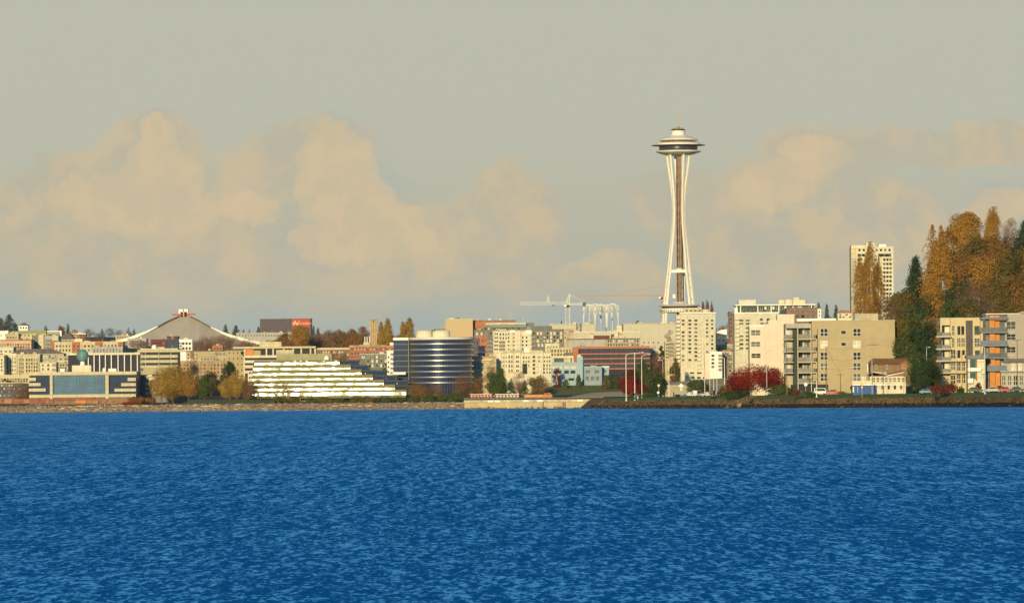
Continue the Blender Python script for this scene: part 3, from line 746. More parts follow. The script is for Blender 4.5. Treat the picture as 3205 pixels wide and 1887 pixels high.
def crane(name, label, xm, d, ybase, yjib, yapex, xtip, xctr, m, mastw, cabcol, extra=False):
    X = WX(xm, yjib, d); b = G(X, d); px = F / d
    root = thing(name, label, 'crane', (X, d, b))
    Z = lambda y: WZ(xm, y, d) - b
    lx = lambda x, y: WX(x, y, d) - X
    mb = MB(); w = mastw / px; lattice_bar(mb, (0, -w * 0, 0), (0, 0, Z(yjib + 8)), w, w, 26, 0.21 if extra else 0.16)
    mb.build('mast', m, root)
    MB().lathe([(w * .3, Z(yjib + 9)), (w * .6, Z(yjib + 7)), (w * .35, Z(yjib + 1))], 10).build('slewing_ring', DSTEEL, root)
    mb = MB(); dz = (xtip - xm) * ROLL
    lattice_bar(mb, (0, 0, Z(yjib)), (lx(xtip, yjib), 0, Z(yjib)), 8.5 / px, 8.0 / px, 34, 0.13); mb.build('jib', m, root)
    mb = MB(); lattice_bar(mb, (0, 0, Z(yjib + 1)), (lx(xctr, yjib), 0, Z(yjib + 1)), 9 / px, 4 / px, 10, 0.2); mb.build('counter_jib', m, root)
    xc = lx(xctr - 5, yjib); MB().box(xc - 5 / px, xc + 4 / px, -1.5, 1.5, Z(yjib + 6), Z(yjib - 6)).build('counterweight', DSTEEL if extra else cabcol, root)
    mb = MB(); ax_ = 6 / px if extra else 0
    mb.tube([(-w * .4, 0, Z(yjib - 8)), (ax_, 0, Z(yapex))], 0.3, 4); mb.tube([(w * .4, 0, Z(yjib)), (ax_ + .4, 0, Z(yapex))], 0.3, 4)
    for k in range(5):
        t = k / 5; mb.tube([(-w * .4 + (ax_ + w * .4) * t, 0, Z(yjib - 8) + (Z(yapex) - Z(yjib - 8)) * t), (w * .4 + (ax_ - w * .4) * (t + .1), 0, Z(yjib) + (Z(yapex) - Z(yjib)) * (t + .1))], 0.2, 3)
    mb.build('apex_frame', m, root)
    mb = MB(); mb.tube([(ax_, 0, Z(yapex)), (lx(xm + (xtip - xm) * .55, yjib), 0, Z(yjib - 9))], 0.09, 3); mb.tube([(ax_, 0, Z(yapex)), (lx(xctr, yjib), 0, Z(yjib - 2))], 0.09, 3); mb.build('tie_rod', m, root)
    MB().box(-w * .9, -w * .2, -2.2, -.2, Z(yjib + 7), Z(yjib + 1)).build('operator_cab', cabcol, root)
    tx = lx(xm + (xtip - xm) * .3, yjib); tb = MB(); tb.box(tx - 1.2, tx + 1.2, -1, 1, Z(yjib + 4), Z(yjib + .5)); tb.build('trolley', DSTEEL if extra else m, root)
    if extra:
        tb = MB(); pxx = lx(1716, 940); tb.tube([(pxx - 1, 0, Z(yjib - 8)), (pxx, 0, Z(927))], 0.3, 4); tb.tube([(pxx + .8, 0, Z(yjib - 8)), (pxx, 0, Z(927))], 0.3, 4); tb.tube([(pxx - 1, 0, Z(927)), (pxx + 1, 0, Z(927))], .2, 4); tb.build('jib_mast', m, root)
    return root
CW = mat('crane_white', (0.72, 0.66, 0.52), 0.5); CO = mat('crane_orange', (0.58, 0.29, 0.09), 0.5)
crane('tower_crane', 'white tower crane with a long level jib behind the pale hall', 1776.5, 4250, 1015, 953, 921, 1628, 1834, CW, 13, CW, True)
crane('tower_crane', 'orange tower crane with a long jib half hidden behind the tripod tower', 2070, 4900, 1015, 928, 893, 1816, 2115, CO, 9, WHITE, False)
# ------------------------------------------------------------------ left: hillside and shore blocks
D3 = [PANE, PANE, PANEM, PANEG]; LT = [PANEL, PANEL, PANEM, PANE]
b = Bld('hillside_house', 'small white house on the left skyline beside dark conifers', 'house', 58, 1019, 88, 4650, 12, WHITE, y1=1034, roof=None)
MB().prism([(-b.hw - .4, b.top), (b.hw + .4, b.top), (0, b.top + 2.4)], -.4, 12.4).build('roof', SLATE, b.root); b.win(65, 1026, 82, 1026, 3, 1, 4, 5, D3)
b = Bld('flat_roof_building', 'long low building with a green flat roof on the left skyline', 'building', 16, 1045, 145, 4560, 60, CREAM, roof=None)
MB().prism([(-b.hw, b.top), (b.hw, b.top), (b.hw, b.top + 2.8), (-b.hw * .75, b.top + 2.4)], -.3, 60).build('roof', GRNROOF, b.root)
b.win(30, 1050, 138, 1050, 10, 1, 4, 4, D3)
b = Bld('flat_roof_building', 'white flat block cut off by the left edge, below the green roof', 'building', -30, 1038, 26, 4500, 30, WHITE); b.win(-10, 1050, 18, 1050, 3, 1, 4, 4, D3)
b = Bld('apartment_building', 'tan box building stepping up under the green roof', 'apartment building', 17, 1047, 58, 4440, 20, BEIGE); b.win(24, 1056, 50, 1066, 4, 2, 4, 4, D3)
b = Bld('apartment_building', 'peach apartment block with a red-brown eave at the left edge', 'apartment building', -20, 1066, 98, 4300, 26, PEACH, roof=BRICK)
b.win(0, 1078, 90, 1094, 12, 3, 5, 5, D3).balc(8, 1090, 88, 1090, 4, 1, 9, 8, CREAM)
b = Bld('apartment_building', 'grey apartment block with cream stair towers and balconies, left hillside', 'apartment building', 100, 1053, 140, 4330, 22, GREY)
b.box('stair_tower', 120, 1048, 137, 1100, CREAM, -1.2, 1.2); b.balc(109, 1064, 109, 1098, 1, 4, 13, 8, GREYL); b.win(128, 1060, 128, 1098, 1, 5, 7, 4, D3)
b = Bld('apartment_building', 'grey and tan balconied block right of the cream stair towers', 'apartment building', 140, 1054, 184, 4330, 22, GREYL)
b.balc(147, 1064, 158, 1098, 2, 4, 9, 8, GREY); b.box('bay', 164, 1052, 182, 1075, CREAM, -1, 1); b.win(168, 1062, 178, 1098, 2, 4, 4, 5, D3)
b = Bld('flat_roof_building', 'grey-green glazed block with white cornice on the left skyline', 'building', 148, 1038, 192, 4500, 18, GGREENL, roof=WHITE)
b.win(154, 1046, 186, 1050, 7, 1, 4, 5, [PANEM, PANE]); b.box('end_wall', 188, 1038, 193, 1056, WHITE, -.6, .6)
b = Bld('hillside_house', 'white and brown gabled house cluster on the left skyline', 'house', 222, 1042, 246, 4600, 12, PEACH, roof=None)
MB().prism([(-b.hw - .5, b.top), (b.hw + .5, b.top), (-b.hw * .3, b.top + 3)], -.5, 12.5).build('roof', BRICKB, b.root); b.win(227, 1048, 241, 1056, 3, 2, 4, 4, D3)
b = Bld('hillside_house', 'red-brown flat house with white balcony rails on the left skyline', 'house', 240, 1046, 268, 4560, 12, BRICKB, roof=WHITE); b.win(245, 1050, 262, 1058, 3, 2, 5, 4, D3)
b = Bld('pitched_roof_hall', 'low hall with a purple-grey hipped roof above the brick and cream block', 'hall', 186, 1062, 234, 4400, 20, BEIGE, roof=None)
MB().prism([(-b.hw - .5, b.top), (b.hw + .5, b.top), (b.hw * .3, b.top + 4.5), (-b.hw * .3, b.top + 4.5)], -.5, 20.5).build('roof', SLATE, b.root)
b.win(192, 1068, 228, 1068, 6, 1, 4, 4, D3)
b = Bld('apartment_building', 'long cream block with four brick bays on the left hillside', 'apartment building', 158, 1072, 386, 4200, 20, CREAM)
for x0, x1 in ((158, 169), (225, 250), (298, 322), (369, 386)):
    b.box('brick_bay', x0, 1070, x1, 1104, BRICKO, -.9, .9); b.win(x0 + 7, 1083, x1 - 5, 1096, 2 if x1 - x0 > 15 else 1, 2, 4, 5, D3, BRICKO, yf=-.9)
b.win(178, 1083, 218, 1096, 5, 2, 4, 6, D3); b.win(266, 1083, 290, 1096, 3, 2, 5, 6, D3); b.win(329, 1082, 362, 1082, 4, 1, 4, 7, D3)
b.box('penthouse', 232, 1060, 257, 1071, CREAM2, 3, 6); b.box('penthouse', 262, 1066, 276, 1071, CREAM2, 3, 6)
b = Bld('low_block', 'low whitish annex in front of the brick-bayed block', 'building', 285, 1088, 384, 4050, 14, GREYL); b.win(295, 1094, 375, 1100, 9, 2, 4, 3, D3)
b = Bld('flat_roof_building', 'white flat-topped block with a cream front at the left edge', 'building', -30, 1089, 42, 3950, 24, CREAM2); b.win(-10, 1100, 32, 1100, 4, 1, 5, 4, [DARK, PANE])
b = Bld('apartment_building', 'purple-roofed long block with two white rooftop domes', 'apartment building', 30, 1107, 200, 3900, 22, OLIVE, roof=None)
MB().prism([(-b.hw, b.top), (b.hw, b.top), (b.hw * .45, b.top + 3.3), (-b.hw * .6, b.top + 3.3)], -.3, 22).build('roof', SLATE, b.root)
for x in (71, 110): MB().lathe([(8 / 4.6, 0), (7.4 / 4.6, .9), (5 / 4.6, 1.6), (1.5 / 4.6, 1.9)], 14).build('roof_dome', CREAM2, b.root, (b.X(x, 1107), -2.2, b.Z(x, 1110)), smooth=True)
b.win(38, 1114, 192, 1120, 18, 2, 4, 4, LT)
b = Bld('apartment_building', 'yellow-cream bay-fronted apartment block above the globe building on the left', 'apartment building', 12, 1112, 125, 3760, 22, CREAM)
b.box('bay', 27, 1106, 53, 1168, CREAM2, -1.4, 1.4); b.box('bay', 78, 1116, 122, 1168, CREAM, -1.2, 1.2)
b.balc(19, 1124, 19, 1162, 1, 4, 12, 9, CREAM, 1.2); b.balc(66, 1124, 66, 1162, 1, 4, 15, 9, CREAM, 1.2)
b.win(33, 1122, 48, 1158, 3, 4, 3, 7, [PANEM, PANEG, PANE], CREAM2, yf=-1.4); b.win(84, 1126, 116, 1160, 5, 4, 4, 7, [PANEM, PANE], yf=-1.2)
b = Bld('apartment_building', 'plain cream wall of a block at the far left edge', 'apartment building', -30, 1114, 13, 3740, 22, CREAM2); b.win(-15, 1126, 5, 1158, 2, 4, 4, 5, [PANE])
b = Bld('apartment_building', 'cream block with small square windows left of the dark-glass hall', 'apartment building', 126, 1137, 176, 3720, 16, CREAM2, roof=CREAM)
b.win(134, 1143, 151, 1155, 2, 2, 5, 6, D3); b.balc(170, 1141, 170, 1156, 1, 2, 14, 7, CREAM, 1.3)
b = Bld('apartment_building', 'dark brown many-windowed block between the cream blocks and the globe', 'apartment building', 176, 1118, 240, 3780, 18, OLIVE, roof=BEIGE)
b.win(183, 1124, 235, 1160, 8, 5, 4, 4, LT + D3); b.box('lintel_row', 178, 1128, 238, 1131, CREAM2, -.5, .5)
b = Bld('low_block', 'low cream terrace of garages at the far left above the railway', 'building', -30, 1176, 92, 3620, 14, CREAM); b.win(-10, 1186, 84, 1192, 12, 2, 5, 4, D3)
b = Bld('low_block', 'brown low warehouse at the far left behind the boxcars', 'warehouse', -30, 1200, 90, 3590, 14, SLATE, roof=BEIGE); b.win(-10, 1206, 84, 1226, 13, 3, 4, 4, D3 + LT); b.win(0, 1238, 70, 1238, 6, 1, 6, 5, LT)
# dark glass hall with white columns
b = Bld('office_building', 'dark glass hall with thin white columns behind the globe', 'office building', 213, 1111, 440, 3700, 30, VIOG, roof=WHITE)
b.box('roof_slab', 212, 1104, 440, 1111, CREAM2, -2.2, 2.2)
for x in (277, 295, 312.5, 330.5, 349, 370, 390, 410.5, 430.5): b.box('column', x - 1.5, 1111, x + 1.5, 1170, WHITE, -1.6, .7)
b = Bld('office_building', 'banded concrete office with four cream floor strips right of the columned hall', 'office building', 440, 1094, 556, 3690, 30, PANE, roof=CREAM2)
for y0, y1 in ((1095, 1102), (1111, 1119.5), (1126.5, 1135), (1143, 1151)): b.box('spandrel', 440 if y0 > 1100 else 430, y0, 556 if y0 > 1100 else 583, y1, CREAM, -1.0, 1.2)
b.box('spandrel', 440, 1160, 556, 1172, TAN, -1.0, 1.2); b.box('lower_wall', 440, 1151, 556, 1160, OLIVE, -.4, .5)
for x in (455, 497, 535): b.box('column', x - 1, 1102, x + 1, 1150, GGREENL, -.6, .6)
b.box('end_wall', 438, 1104, 448, 1200, SLATE, -.5, .6)
b.box('penthouse', 488, 1085, 514, 1094, BEIGE, 4, 8)
o = MB().lathe([(1.7, 0), (1.7, 1.6), (1.5, 2.5), (.8, 3.1)], 16).build('rooftop_dish', WHITE, b.root, (b.X(482, 1085), 2, b.Z(482, 1094)), smooth=True)
# globe building
b = Bld('newspaper_office', 'low blue-glass office with stepped cream balconies, the globe standing on its roof', 'office building', 92, 1173, 428, 3560, 40, DBLUEG, y1=1244, roof=None)
b.box('curtain_wall', 166, 1174, 331, 1234, BLUEG, -.5, .6)
b.box('roof_beam', 92, 1163.5, 428, 1174, CREAM, -2, 42); b.box('base_beam', 92, 1233.5, 426, 1243.5, CREAM, -2, 3)
for x0, x1 in ((157, 166), (331, 341)): b.box('pier', x0, 1174, x1, 1248, CREAM, -2.4, 3)
for y0, y1, xa, xb in ((1182, 1192, 113, 400), (1198.5, 1208, 128, 380), (1215.5, 1225, 144, 359)):
    b.box('balcony', 91, y0, xa, y1, CREAM, -2, 3); b.box('balcony', xb, y0, 426, y1, CREAM, -2, 3)
    b.box('mullion', 93, y1, xa, y1 + 1, DARK, -.4, .4)
for i in range(17):
    x = 171 + i * 9.8; b.box('mullion', x - .3, 1174, x + .3, 1234, mat('mullion_teal', (.05, .14, .2)), -.7, .2)
for y in (1183, 1191, 1199, 1208, 1217, 1226): b.box('transom', 166, y, 331, y + .8, mat('mullion_teal', (.05, .14, .2)), -.72, .2)
b.box('penthouse', 223, 1143, 283, 1163, CREAM2, 6, 14)
b.box('plant_room', 187, 1154, 201, 1163, WHITE, 4, 6); b.box('plant_room', 336, 1153, 361, 1163, WHITE, 8, 8)
MB().lathe([(1.2, 0), (1.25, 1.3), (.9, 2.2), (.3, 2.5)], 14).build('rooftop_dish', WHITE, b.root, (b.X(325, 1150), 4, b.Z(325, 1163)), smooth=True)
gx, gy = 258, 1113
b.box('plinth', 92, 1244, 428, 1285, BRICKB, -.6, 1)
g = thing('rooftop_globe', 'teal globe sign with red lettering band and a small eagle, on the office roof', 'sign', (WX(gx, gy, 3572), 3572, WZ(gx, 1143, 3572)))
px = F / 3572; gz = WZ(gx, gy, 3572) - WZ(gx, 1143, 3572); gr = 19.3 / px
mg = bpy.data.materials.new('globe_teal'); mg.use_nodes = True; n_ = NT(mg.node_tree); bb = mg.node_tree.nodes['Principled BSDF']
f_ = n_.noise(n_.n('ShaderNodeTexCoord').outputs['Object'], .45, 4, .5); n_.l(n_.mix(n_.sm(f_, .5, .56), rgb(.06, .26, .27), rgb(.13, .34, .26)), bb.inputs['Base Color']); bb.inputs['Roughness'].default_value = .5
prof = [(gr * math.sin(math.pi * i / 24) + .001, gz - gr * math.cos(math.pi * i / 24)) for i in range(25)]
MB().lathe(prof, 40).build('globe', mg, g, smooth=True)
MB().lathe([(1.6, 0), (1.2, gz - gr + .4)], 10).build('pedestal', WHITE, g)
rb = MB()
for i in range(36):
    a = 2 * math.pi * i / 36
    if i % 3 == 2: continue
    a2 = a + .15; r0 = gr * 1.03; z0 = gz - .6 + .5 * math.sin(a)
    rb.face([(math.cos(a) * r0, math.sin(a) * r0, z0), (math.cos(a2) * r0, math.sin(a2) * r0, z0), (math.cos(a2) * r0, math.sin(a2) * r0, z0 + 1.1), (math.cos(a) * r0, math.sin(a) * r0, z0 + 1.1)])
rb.build('letter_band', mat('faded_red_letters', (.42, .12, .09)), g)
def text(body, parent, x, y, z, size, m, name='lettering', shear=0.0):
    c = bpy.data.curves.new(name, 'FONT'); c.body = body; c.size = size; c.extrude = .03; c.shear = shear; c.align_x = 'CENTER'; c.align_y = 'CENTER'
    t = bpy.data.objects.new(name, c); COL.objects.link(t); me = bpy.data.meshes.new_from_object(t); bpy.data.objects.remove(t); me.materials.clear(); me.materials.append(m)
    o = link(name, me, parent, (x, y, z)); o.rotation_euler = (R(90), 0, 0); return o
text('P-I', g, -1.0, -gr * 1.0, gz - .2, 2.3, mat('faded_red_letters', (.42, .12, .09)))
eg = MB(); eg.prism([(-.3, 0), (.3, 0), (.5, 1.2), (1.6, 2.6), (.6, 2.0), (.2, 2.4), (-.2, 2.9), (-.5, 2.3), (-1.5, 2.8), (-.6, 1.2)], -.25, .25); eg.build('eagle', mat('eagle_gold', (.5, .36, .16)), g, (0, 0, gz + gr))
# right of the globe building
b = Bld('apartment_building', 'white-framed glass block half hidden by the golden tree beside the globe building', 'apartment building', 428, 1180, 612, 3600, 16, PANEM, roof=BEIGE)
for y in (1185, 1201, 1216, 1230):
    for x0, x1 in ((430, 437), (456, 464), (466, 487), (560, 583), (588, 611)): b.box('balcony', x0, y - 3.5, x1, y + 4, CREAM2, -1, 1)
b.box('stair_tower', 438, 1174, 454, 1250, BLUED, -1.2, 1.4)
# arena
def arena():
    D = 4520; X0 = WX(572, 1060, D); base = G(X0, D); root = thing('sports_arena', 'pyramid-roofed arena with sweeping white edge beams and a red sign on top', 'arena', (X0, D, base))
    lx = lambda x, y: WX(x, y, D) - X0; lz = lambda x, y: WZ(x, y, D) - base
    G_ = mat('arena_grey_roof', (0.33, 0.29, 0.25), 0.85, 0.06, 0.08); GD = mat('arena_edge_shade_rear_roof', (0.11, 0.115, 0.09), 0.7)  # upper edge beams' shade put into this dark colour; rear roof shares it
    xs = [0, .12, .25, .4, .55, .7, .85, 1.0]
    Lp = [(554, 988), (520, 1003), (488, 1020), (455, 1035), (425, 1046), (395, 1056), (365, 1065), (330, 1073)]
    Rp = [(589, 988), (620, 1002), (655, 1022), (690, 1037), (722, 1048), (754, 1057), (786, 1065), (825, 1073)]
    fr = MB(); n = 24
    body = [(lx(*p), lz(*p)) for p in reversed(Lp)] + [(lx(*p), lz(*p)) for p in Rp]
    poly = [(body[0][0], 0)] + body + [(body[-1][0], 0)]
    # front roof plane rises back from the eaves to the ridge
    H = lz(571, 988)
    v = []; f = []
    for i, (x, z_) in enumerate(body): v.append((x, 14 + 0 * z_, max(z_, 2)))
    m = MB()
    for (xa, za), (xb, zb) in zip(body, body[1:]): m.face([(xa, 6, -3), (xb, 6, -3), (xb, 22, zb - .6), (xa, 22, za - .6)])
    m.build('front_roof', G_, root)
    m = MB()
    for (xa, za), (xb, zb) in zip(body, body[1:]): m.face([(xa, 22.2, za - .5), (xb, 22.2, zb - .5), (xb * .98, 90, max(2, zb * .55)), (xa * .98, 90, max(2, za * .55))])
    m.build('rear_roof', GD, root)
    for P_, w0 in ((Lp, 1), (Rp, 1)):
        for lo, hi, mm, nm in ((0, 3, GD, 'upper_edge_beam'), (2, 8, STEEL, 'edge_beam')):
            if nm == 'edge_beam': lo = 2
            mb = MB(); pts = P_[lo:hi]
            k0 = len(mb.v)
            for i, p in enumerate(pts):
                j = i + lo; t = [1.2, 1.5, .5, 1.5, 2.2, 2.3, 2.1, 1.9][j] if mm is STEEL else [.5, .6, .9][i]
                x, z_ = lx(*p), lz(*p)
                mb.v += [(x, 19, z_ - t), (x, 23.5, z_ - t), (x, 23.5, z_ + .25), (x, 19, z_ + .25)]
            for i in range(len(pts) - 1):
                for a in range(4):
                    a2 = (a + 1) % 4; mb.f.append((k0 + 4 * i + a, k0 + 4 * i + a2, k0 + 4 * i + 4 + a2, k0 + 4 * i + 4 + a)); mb.mi.append(0)
            mb.f.append((k0, k0 + 1, k0 + 2, k0 + 3)); mb.mi.append(0); e = k0 + 4 * (len(pts) - 1); mb.f.append((e + 3, e + 2, e + 1, e)); mb.mi.append(0)
            mb.build(nm, mm, root)
    MB().box(lx(533, 983), lx(566, 983), 19, 20.5, lz(550, 986), lz(550, 981)).build('sign_panel', RED, root)
    MB().box(lx(580, 981), lx(607, 981), 19, 20.5, lz(593, 985), lz(593, 980)).build('sign_panel', RED, root)
    text('KeyArena', root, lx(571, 983), 18.6, lz(571, 983), 1.8, RED, shear=.15)
    for x0, x1, y in ((554, 568, 966), (571, 583, 966), (560, 580, 975)): MB().box(lx(x0, y), lx(x1, y), 22, 30, lz(571, 989), lz(571, y)).build('roof_plant', STEEL, root)
arena()
b = Bld('low_block', 'maroon box building in front of the arena', 'building', 472, 1065, 522, 4200, 16, MAROON); b.win(482, 1074, 512, 1086, 4, 2, 6, 4, [PANE, PANEM])
b = Bld('low_block', 'slate-blue windowless box with an orange emblem in front of the arena', 'building', 523, 1055, 558, 4190, 14, NAVY)
em = MB(); em.prism([(-1.3, 0), (1.3, 0), (.8, .8), (1.0, 1.6), (0, 2.4), (-1.0, 1.6), (-.8, .8)], -.3, -.05); em.build('emblem', mat('emblem_orange', (.55, .12, .04)), b.root, (b.X(540, 1060), 0, b.Z(540, 1062)))
b = Bld('apartment_building', 'small white block with dark square openings in front of the arena', 'apartment building', 561, 1065, 602, 4100, 12, WHITE); b.win(574, 1075, 594, 1090, 3, 2, 6, 7, [PANE, DARK]); b.balc(565, 1074, 565, 1092, 1, 3, 8, 6, WHITE)
b = Bld('low_block', 'long pale hall just left of the arena, half behind bare trees', 'hall', 400, 1062, 458, 4480, 20, GREYL); b.win(408, 1068, 450, 1068, 6, 1, 4, 3, [PANE])
b = Bld('low_block', 'cream lecture block beside the left foot of the arena', 'building', 362, 1052, 405, 4560, 20, BEIGE); b.win(368, 1056, 400, 1056, 5, 1, 4, 3, [PANE])
# tan blocks in the middle left
b = Bld('apartment_building', 'dark-roofed tan apartment range with balconies in the middle left', 'apartment building', 583, 1100, 706, 3900, 20, BEIGE, roof=SLATE)
b.box('stair_tower', 596, 1097, 606, 1130, BRICKB, -1, 1.2); b.box('bay', 622, 1100, 676, 1118, TAN, -1, 1); b.win(632, 1108, 690, 1124, 7, 2, 5, 5, D3)
b.balc(675, 1106, 700, 1124, 3, 2, 8, 7, TAN); b.win(590, 1110, 616, 1122, 4, 2, 4, 5, D3); b.box('ledge', 600, 1129, 706, 1132, DSTEEL, -1, 1)
b = Bld('apartment_building', 'brown brick lower range behind the golden trees', 'apartment building', 556, 1132, 712, 3830, 16, TANBR, roof=OLIVE)
for x in (601, 624, 651, 690): b.box('downpipe', x - 1, 1134, x + 1, 1180, GREYL, -.6, .6)
b.win(566, 1142, 704, 1176, 14, 4, 4, 5, D3)
b = Bld('apartment_building', 'tall plain tan slab block left of the cantilevered parking deck', 'apartment building', 706, 1097, 764, 3850, 20, TAN, roof=SLATE)
b.win(718, 1104, 757, 1176, 4, 5, 3, 4, [PANE]); b.box('end_wall', 762, 1097, 766, 1190, CREAM, -.4, .6); b.balc(700, 1106, 700, 1160, 1, 4, 8, 7, PEACH)
b = Bld('low_block', 'small orange-red rooftop house on the tan apartment range', 'building', 665, 1084, 697, 4000, 10, BRICKO); b.win(672, 1091, 690, 1091, 3, 1, 4, 4, [PANE])
b = Bld('parking_building', 'cream cantilevered parking deck building with an orange panel', 'parking building', 765, 1090, 986, 3800, 34, PANE, roof=None)
b.box('roof_slab', 730, 1084.5, 988, 1091, CREAM, -2.5, 38); b.box('penthouse', 812, 1069.5, 880, 1084, CREAM, 4, 12)
b.box('orange_panel', 768, 1092, 794, 1112, ORANGEP, -1, 1.2); b.box('tan_panel', 795, 1097, 816, 1112, TAN, -1, 1.2)
for x in (766, 834, 855, 888, 918, 943, 972, 986): b.box('column', x - 2, 1091, x + 2.5, 1112, CREAM2, -1.6, 1.8)
for y0, y1, x1 in ((1112, 1120, 870), (1127, 1136, 870), (1143, 1152, 800), (1160, 1168, 800)): b.box('deck_edge', 764, y0, x1, y1, CREAM2, -1.6, 2)
b.box('lower_screen', 865, 1095, 920, 1112, CREAM, -1.7, 2); b.box('wall_end', 764, 1091, 767, 1185, CREAM2, -2, 2.5)
for i in range(5): b.box('window', 819 + i * 6, 1094, 823 + i * 6, 1104, DARK, -.4, .4)
# terraced office
TG = mat('terrace_panel', (0.21, 0.18, 0.08), 0.8, 0.08)
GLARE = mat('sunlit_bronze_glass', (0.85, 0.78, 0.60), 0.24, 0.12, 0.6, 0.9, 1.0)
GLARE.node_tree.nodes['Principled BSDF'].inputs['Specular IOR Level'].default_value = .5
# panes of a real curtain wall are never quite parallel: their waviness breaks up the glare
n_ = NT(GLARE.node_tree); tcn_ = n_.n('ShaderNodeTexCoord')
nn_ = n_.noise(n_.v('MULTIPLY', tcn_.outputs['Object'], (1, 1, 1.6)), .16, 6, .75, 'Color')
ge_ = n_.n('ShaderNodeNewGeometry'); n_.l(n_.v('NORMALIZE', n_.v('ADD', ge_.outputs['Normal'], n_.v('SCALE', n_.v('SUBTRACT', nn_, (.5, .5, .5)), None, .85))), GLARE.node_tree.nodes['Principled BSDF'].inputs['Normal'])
b = Bld('terraced_office', 'terraced office with blazing sunlit glass bands stepping down to the right', 'office building', 795, 1128, 1063, 3570, 10, TG, y1=1250, roof=None, body='rear_wall')
b.body.hide_render = False
lev = [(797, 1063, 1127, 1134.5, 1145), (793, 1098, 1141.5, 1151.5, 1161), (792, 1132, 1157, 1168, 1177), (791, 1167, 1173, 1184, 1193), (789, 1202, 1189.5, 1200, 1208.5), (787, 1237, 1205, 1215, 1225), (752, 1272, 1221.5, 1228.5, 1238)]
b.box('plant_room', 865, 1107, 1038, 1128, mat('plant_grey_green', (.33, .31, .18)), 4, 14); 
for x in (884, 906, 928, 950, 971, 992, 1012): b.box('plant_rib', x, 1109, x + 1, 1127, OLIVE, 3.7, .3)
for i, (x0, x1, ya, yb, yc) in enumerate(lev):
    yn = lev[i + 1][2] if i < 6 else 1246
    fl = b.box('terrace', x0, ya, x1, yb, TG, -2.0 - i * .9, 14 + i * .9)
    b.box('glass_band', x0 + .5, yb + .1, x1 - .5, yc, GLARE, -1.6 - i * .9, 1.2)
    b.box('soffit', x0 + 1, yc, x1 - 1, max(yn, yc + 1), TG, -1.0 - i * .9, 10)
MB().lathe([(9 / 5, 0), (8.6 / 5, 1.4), (6 / 5, 2.5), (1 / 5, 2.9)], 18).build('rooftop_dish', WHITE, b.root, (b.X(1022, 1122), 2, b.Z(1022, 1127)), smooth=True)
for x in (920, 938, 957, 1010, 1048): b.box('roof_vent', x, 1128, x + 7, 1131, WHITE, -2.4, .4)
b.box('west_wing_wall', 776, 1160, 793, 1240, CREAM2, -.5, 8)
b.win(782, 1167, 789, 1212, 2, 4, 4, 6, [PANE, PANEM], CREAM2, yf=-.6)
# shaded flank: a second, dark wing of the same terraces
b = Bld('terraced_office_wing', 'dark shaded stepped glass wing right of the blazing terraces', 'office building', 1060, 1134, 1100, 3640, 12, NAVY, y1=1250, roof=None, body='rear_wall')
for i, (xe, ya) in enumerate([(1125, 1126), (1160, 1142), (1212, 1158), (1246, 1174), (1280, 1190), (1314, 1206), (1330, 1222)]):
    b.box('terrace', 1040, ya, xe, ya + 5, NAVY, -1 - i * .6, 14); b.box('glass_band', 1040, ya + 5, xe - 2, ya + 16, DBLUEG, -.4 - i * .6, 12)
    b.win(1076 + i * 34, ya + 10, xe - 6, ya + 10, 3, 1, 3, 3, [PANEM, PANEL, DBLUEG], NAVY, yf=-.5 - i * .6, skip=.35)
b = Bld('low_block', 'red-brown low pavilion with a white canopy right of the terraced office', 'pavilion', 1272, 1236, 1370, 3590, 10, BRICKB, y1=1256, roof=CREAM2); b.win(1282, 1246, 1362, 1246, 8, 1, 6, 5, [PANEM, PANE])
# behind: brick works, chimney stacks, tower
b = Bld('factory_building', 'red brick factory with rows of small windows and three white stacks', 'factory', 1094, 1086, 1232, 4000, 24, BRICK, roof=PEACH)
b.win(1102, 1093, 1220, 1093, 13, 1, 3, 4, [PANE, PANEL]); b.win(1102, 1106, 1220, 1118, 13, 2, 3, 4, [PANE, PANEM])
b.box('cornice', 1094, 1080, 1210, 1087, TANBR, -.8, 1); b.box('stack_base', 1137, 1071, 1156, 1080, CREAM, 4, 6)
for x in (1141.5, 1148.5, 1156.5): MB().lathe([(.34, 0), (.34, 3.9)], 10).build('chimney_stack', WHITE, b.root, (b.X(x, 1060), 5, b.Z(x, 1071)))
b.box('stair_head', 1220, 1072, 1231, 1080, WHITE, 2, 5)
b = Bld('church_tower', 'slender tan brick tower with ribbed corners among the brown trees', 'tower', 1158, 1003, 1180, 4500, 5.6, TANBR, roof=BRICKB)
for x in (1159.5, 1166, 1172, 1178.5): b.box('corner_rib', x - 1.4, 1000, x + 1.4, 1075, mat('rib_brick', (.5, .33, .16)), -.5, .5)
for y in (1012, 1019, 1026, 1045): b.box('string_course', 1158, y, 1180, y + 1.2, CREAM, -.7, .3)
b.win(1169, 1006, 1169, 1006, 1, 1, 3, 5, [DARK])
b = Bld('long_shed', 'long low building with a white roof edge behind the terraced office', 'warehouse', 988, 1093, 1096, 4050, 14, BRICKB, roof=None)
b.box('roof', 985, 1088, 1100, 1095, CREAM, -1.5, 16); b.win(996, 1102, 1088, 1110, 12, 2, 4, 5, [PANEM, PANE, PANEL])
b = Bld('apartment_building', 'grey-green gabled apartment block with rows of white windows below the brick factory', 'apartment building', 1126, 1110, 1214, 3900, 16, GGREEN, roof=GREYL)
b.win(1152, 1117, 1207, 1117, 5, 1, 5, 8, [PANEL, PANEM], CREAM2); b.win(1152, 1130, 1207, 1144, 5, 2, 5, 8, [PANEL, PANEM, PANE], CREAM2); b.win(1134, 1118, 1140, 1118, 2, 1, 4, 7, [PANEL])
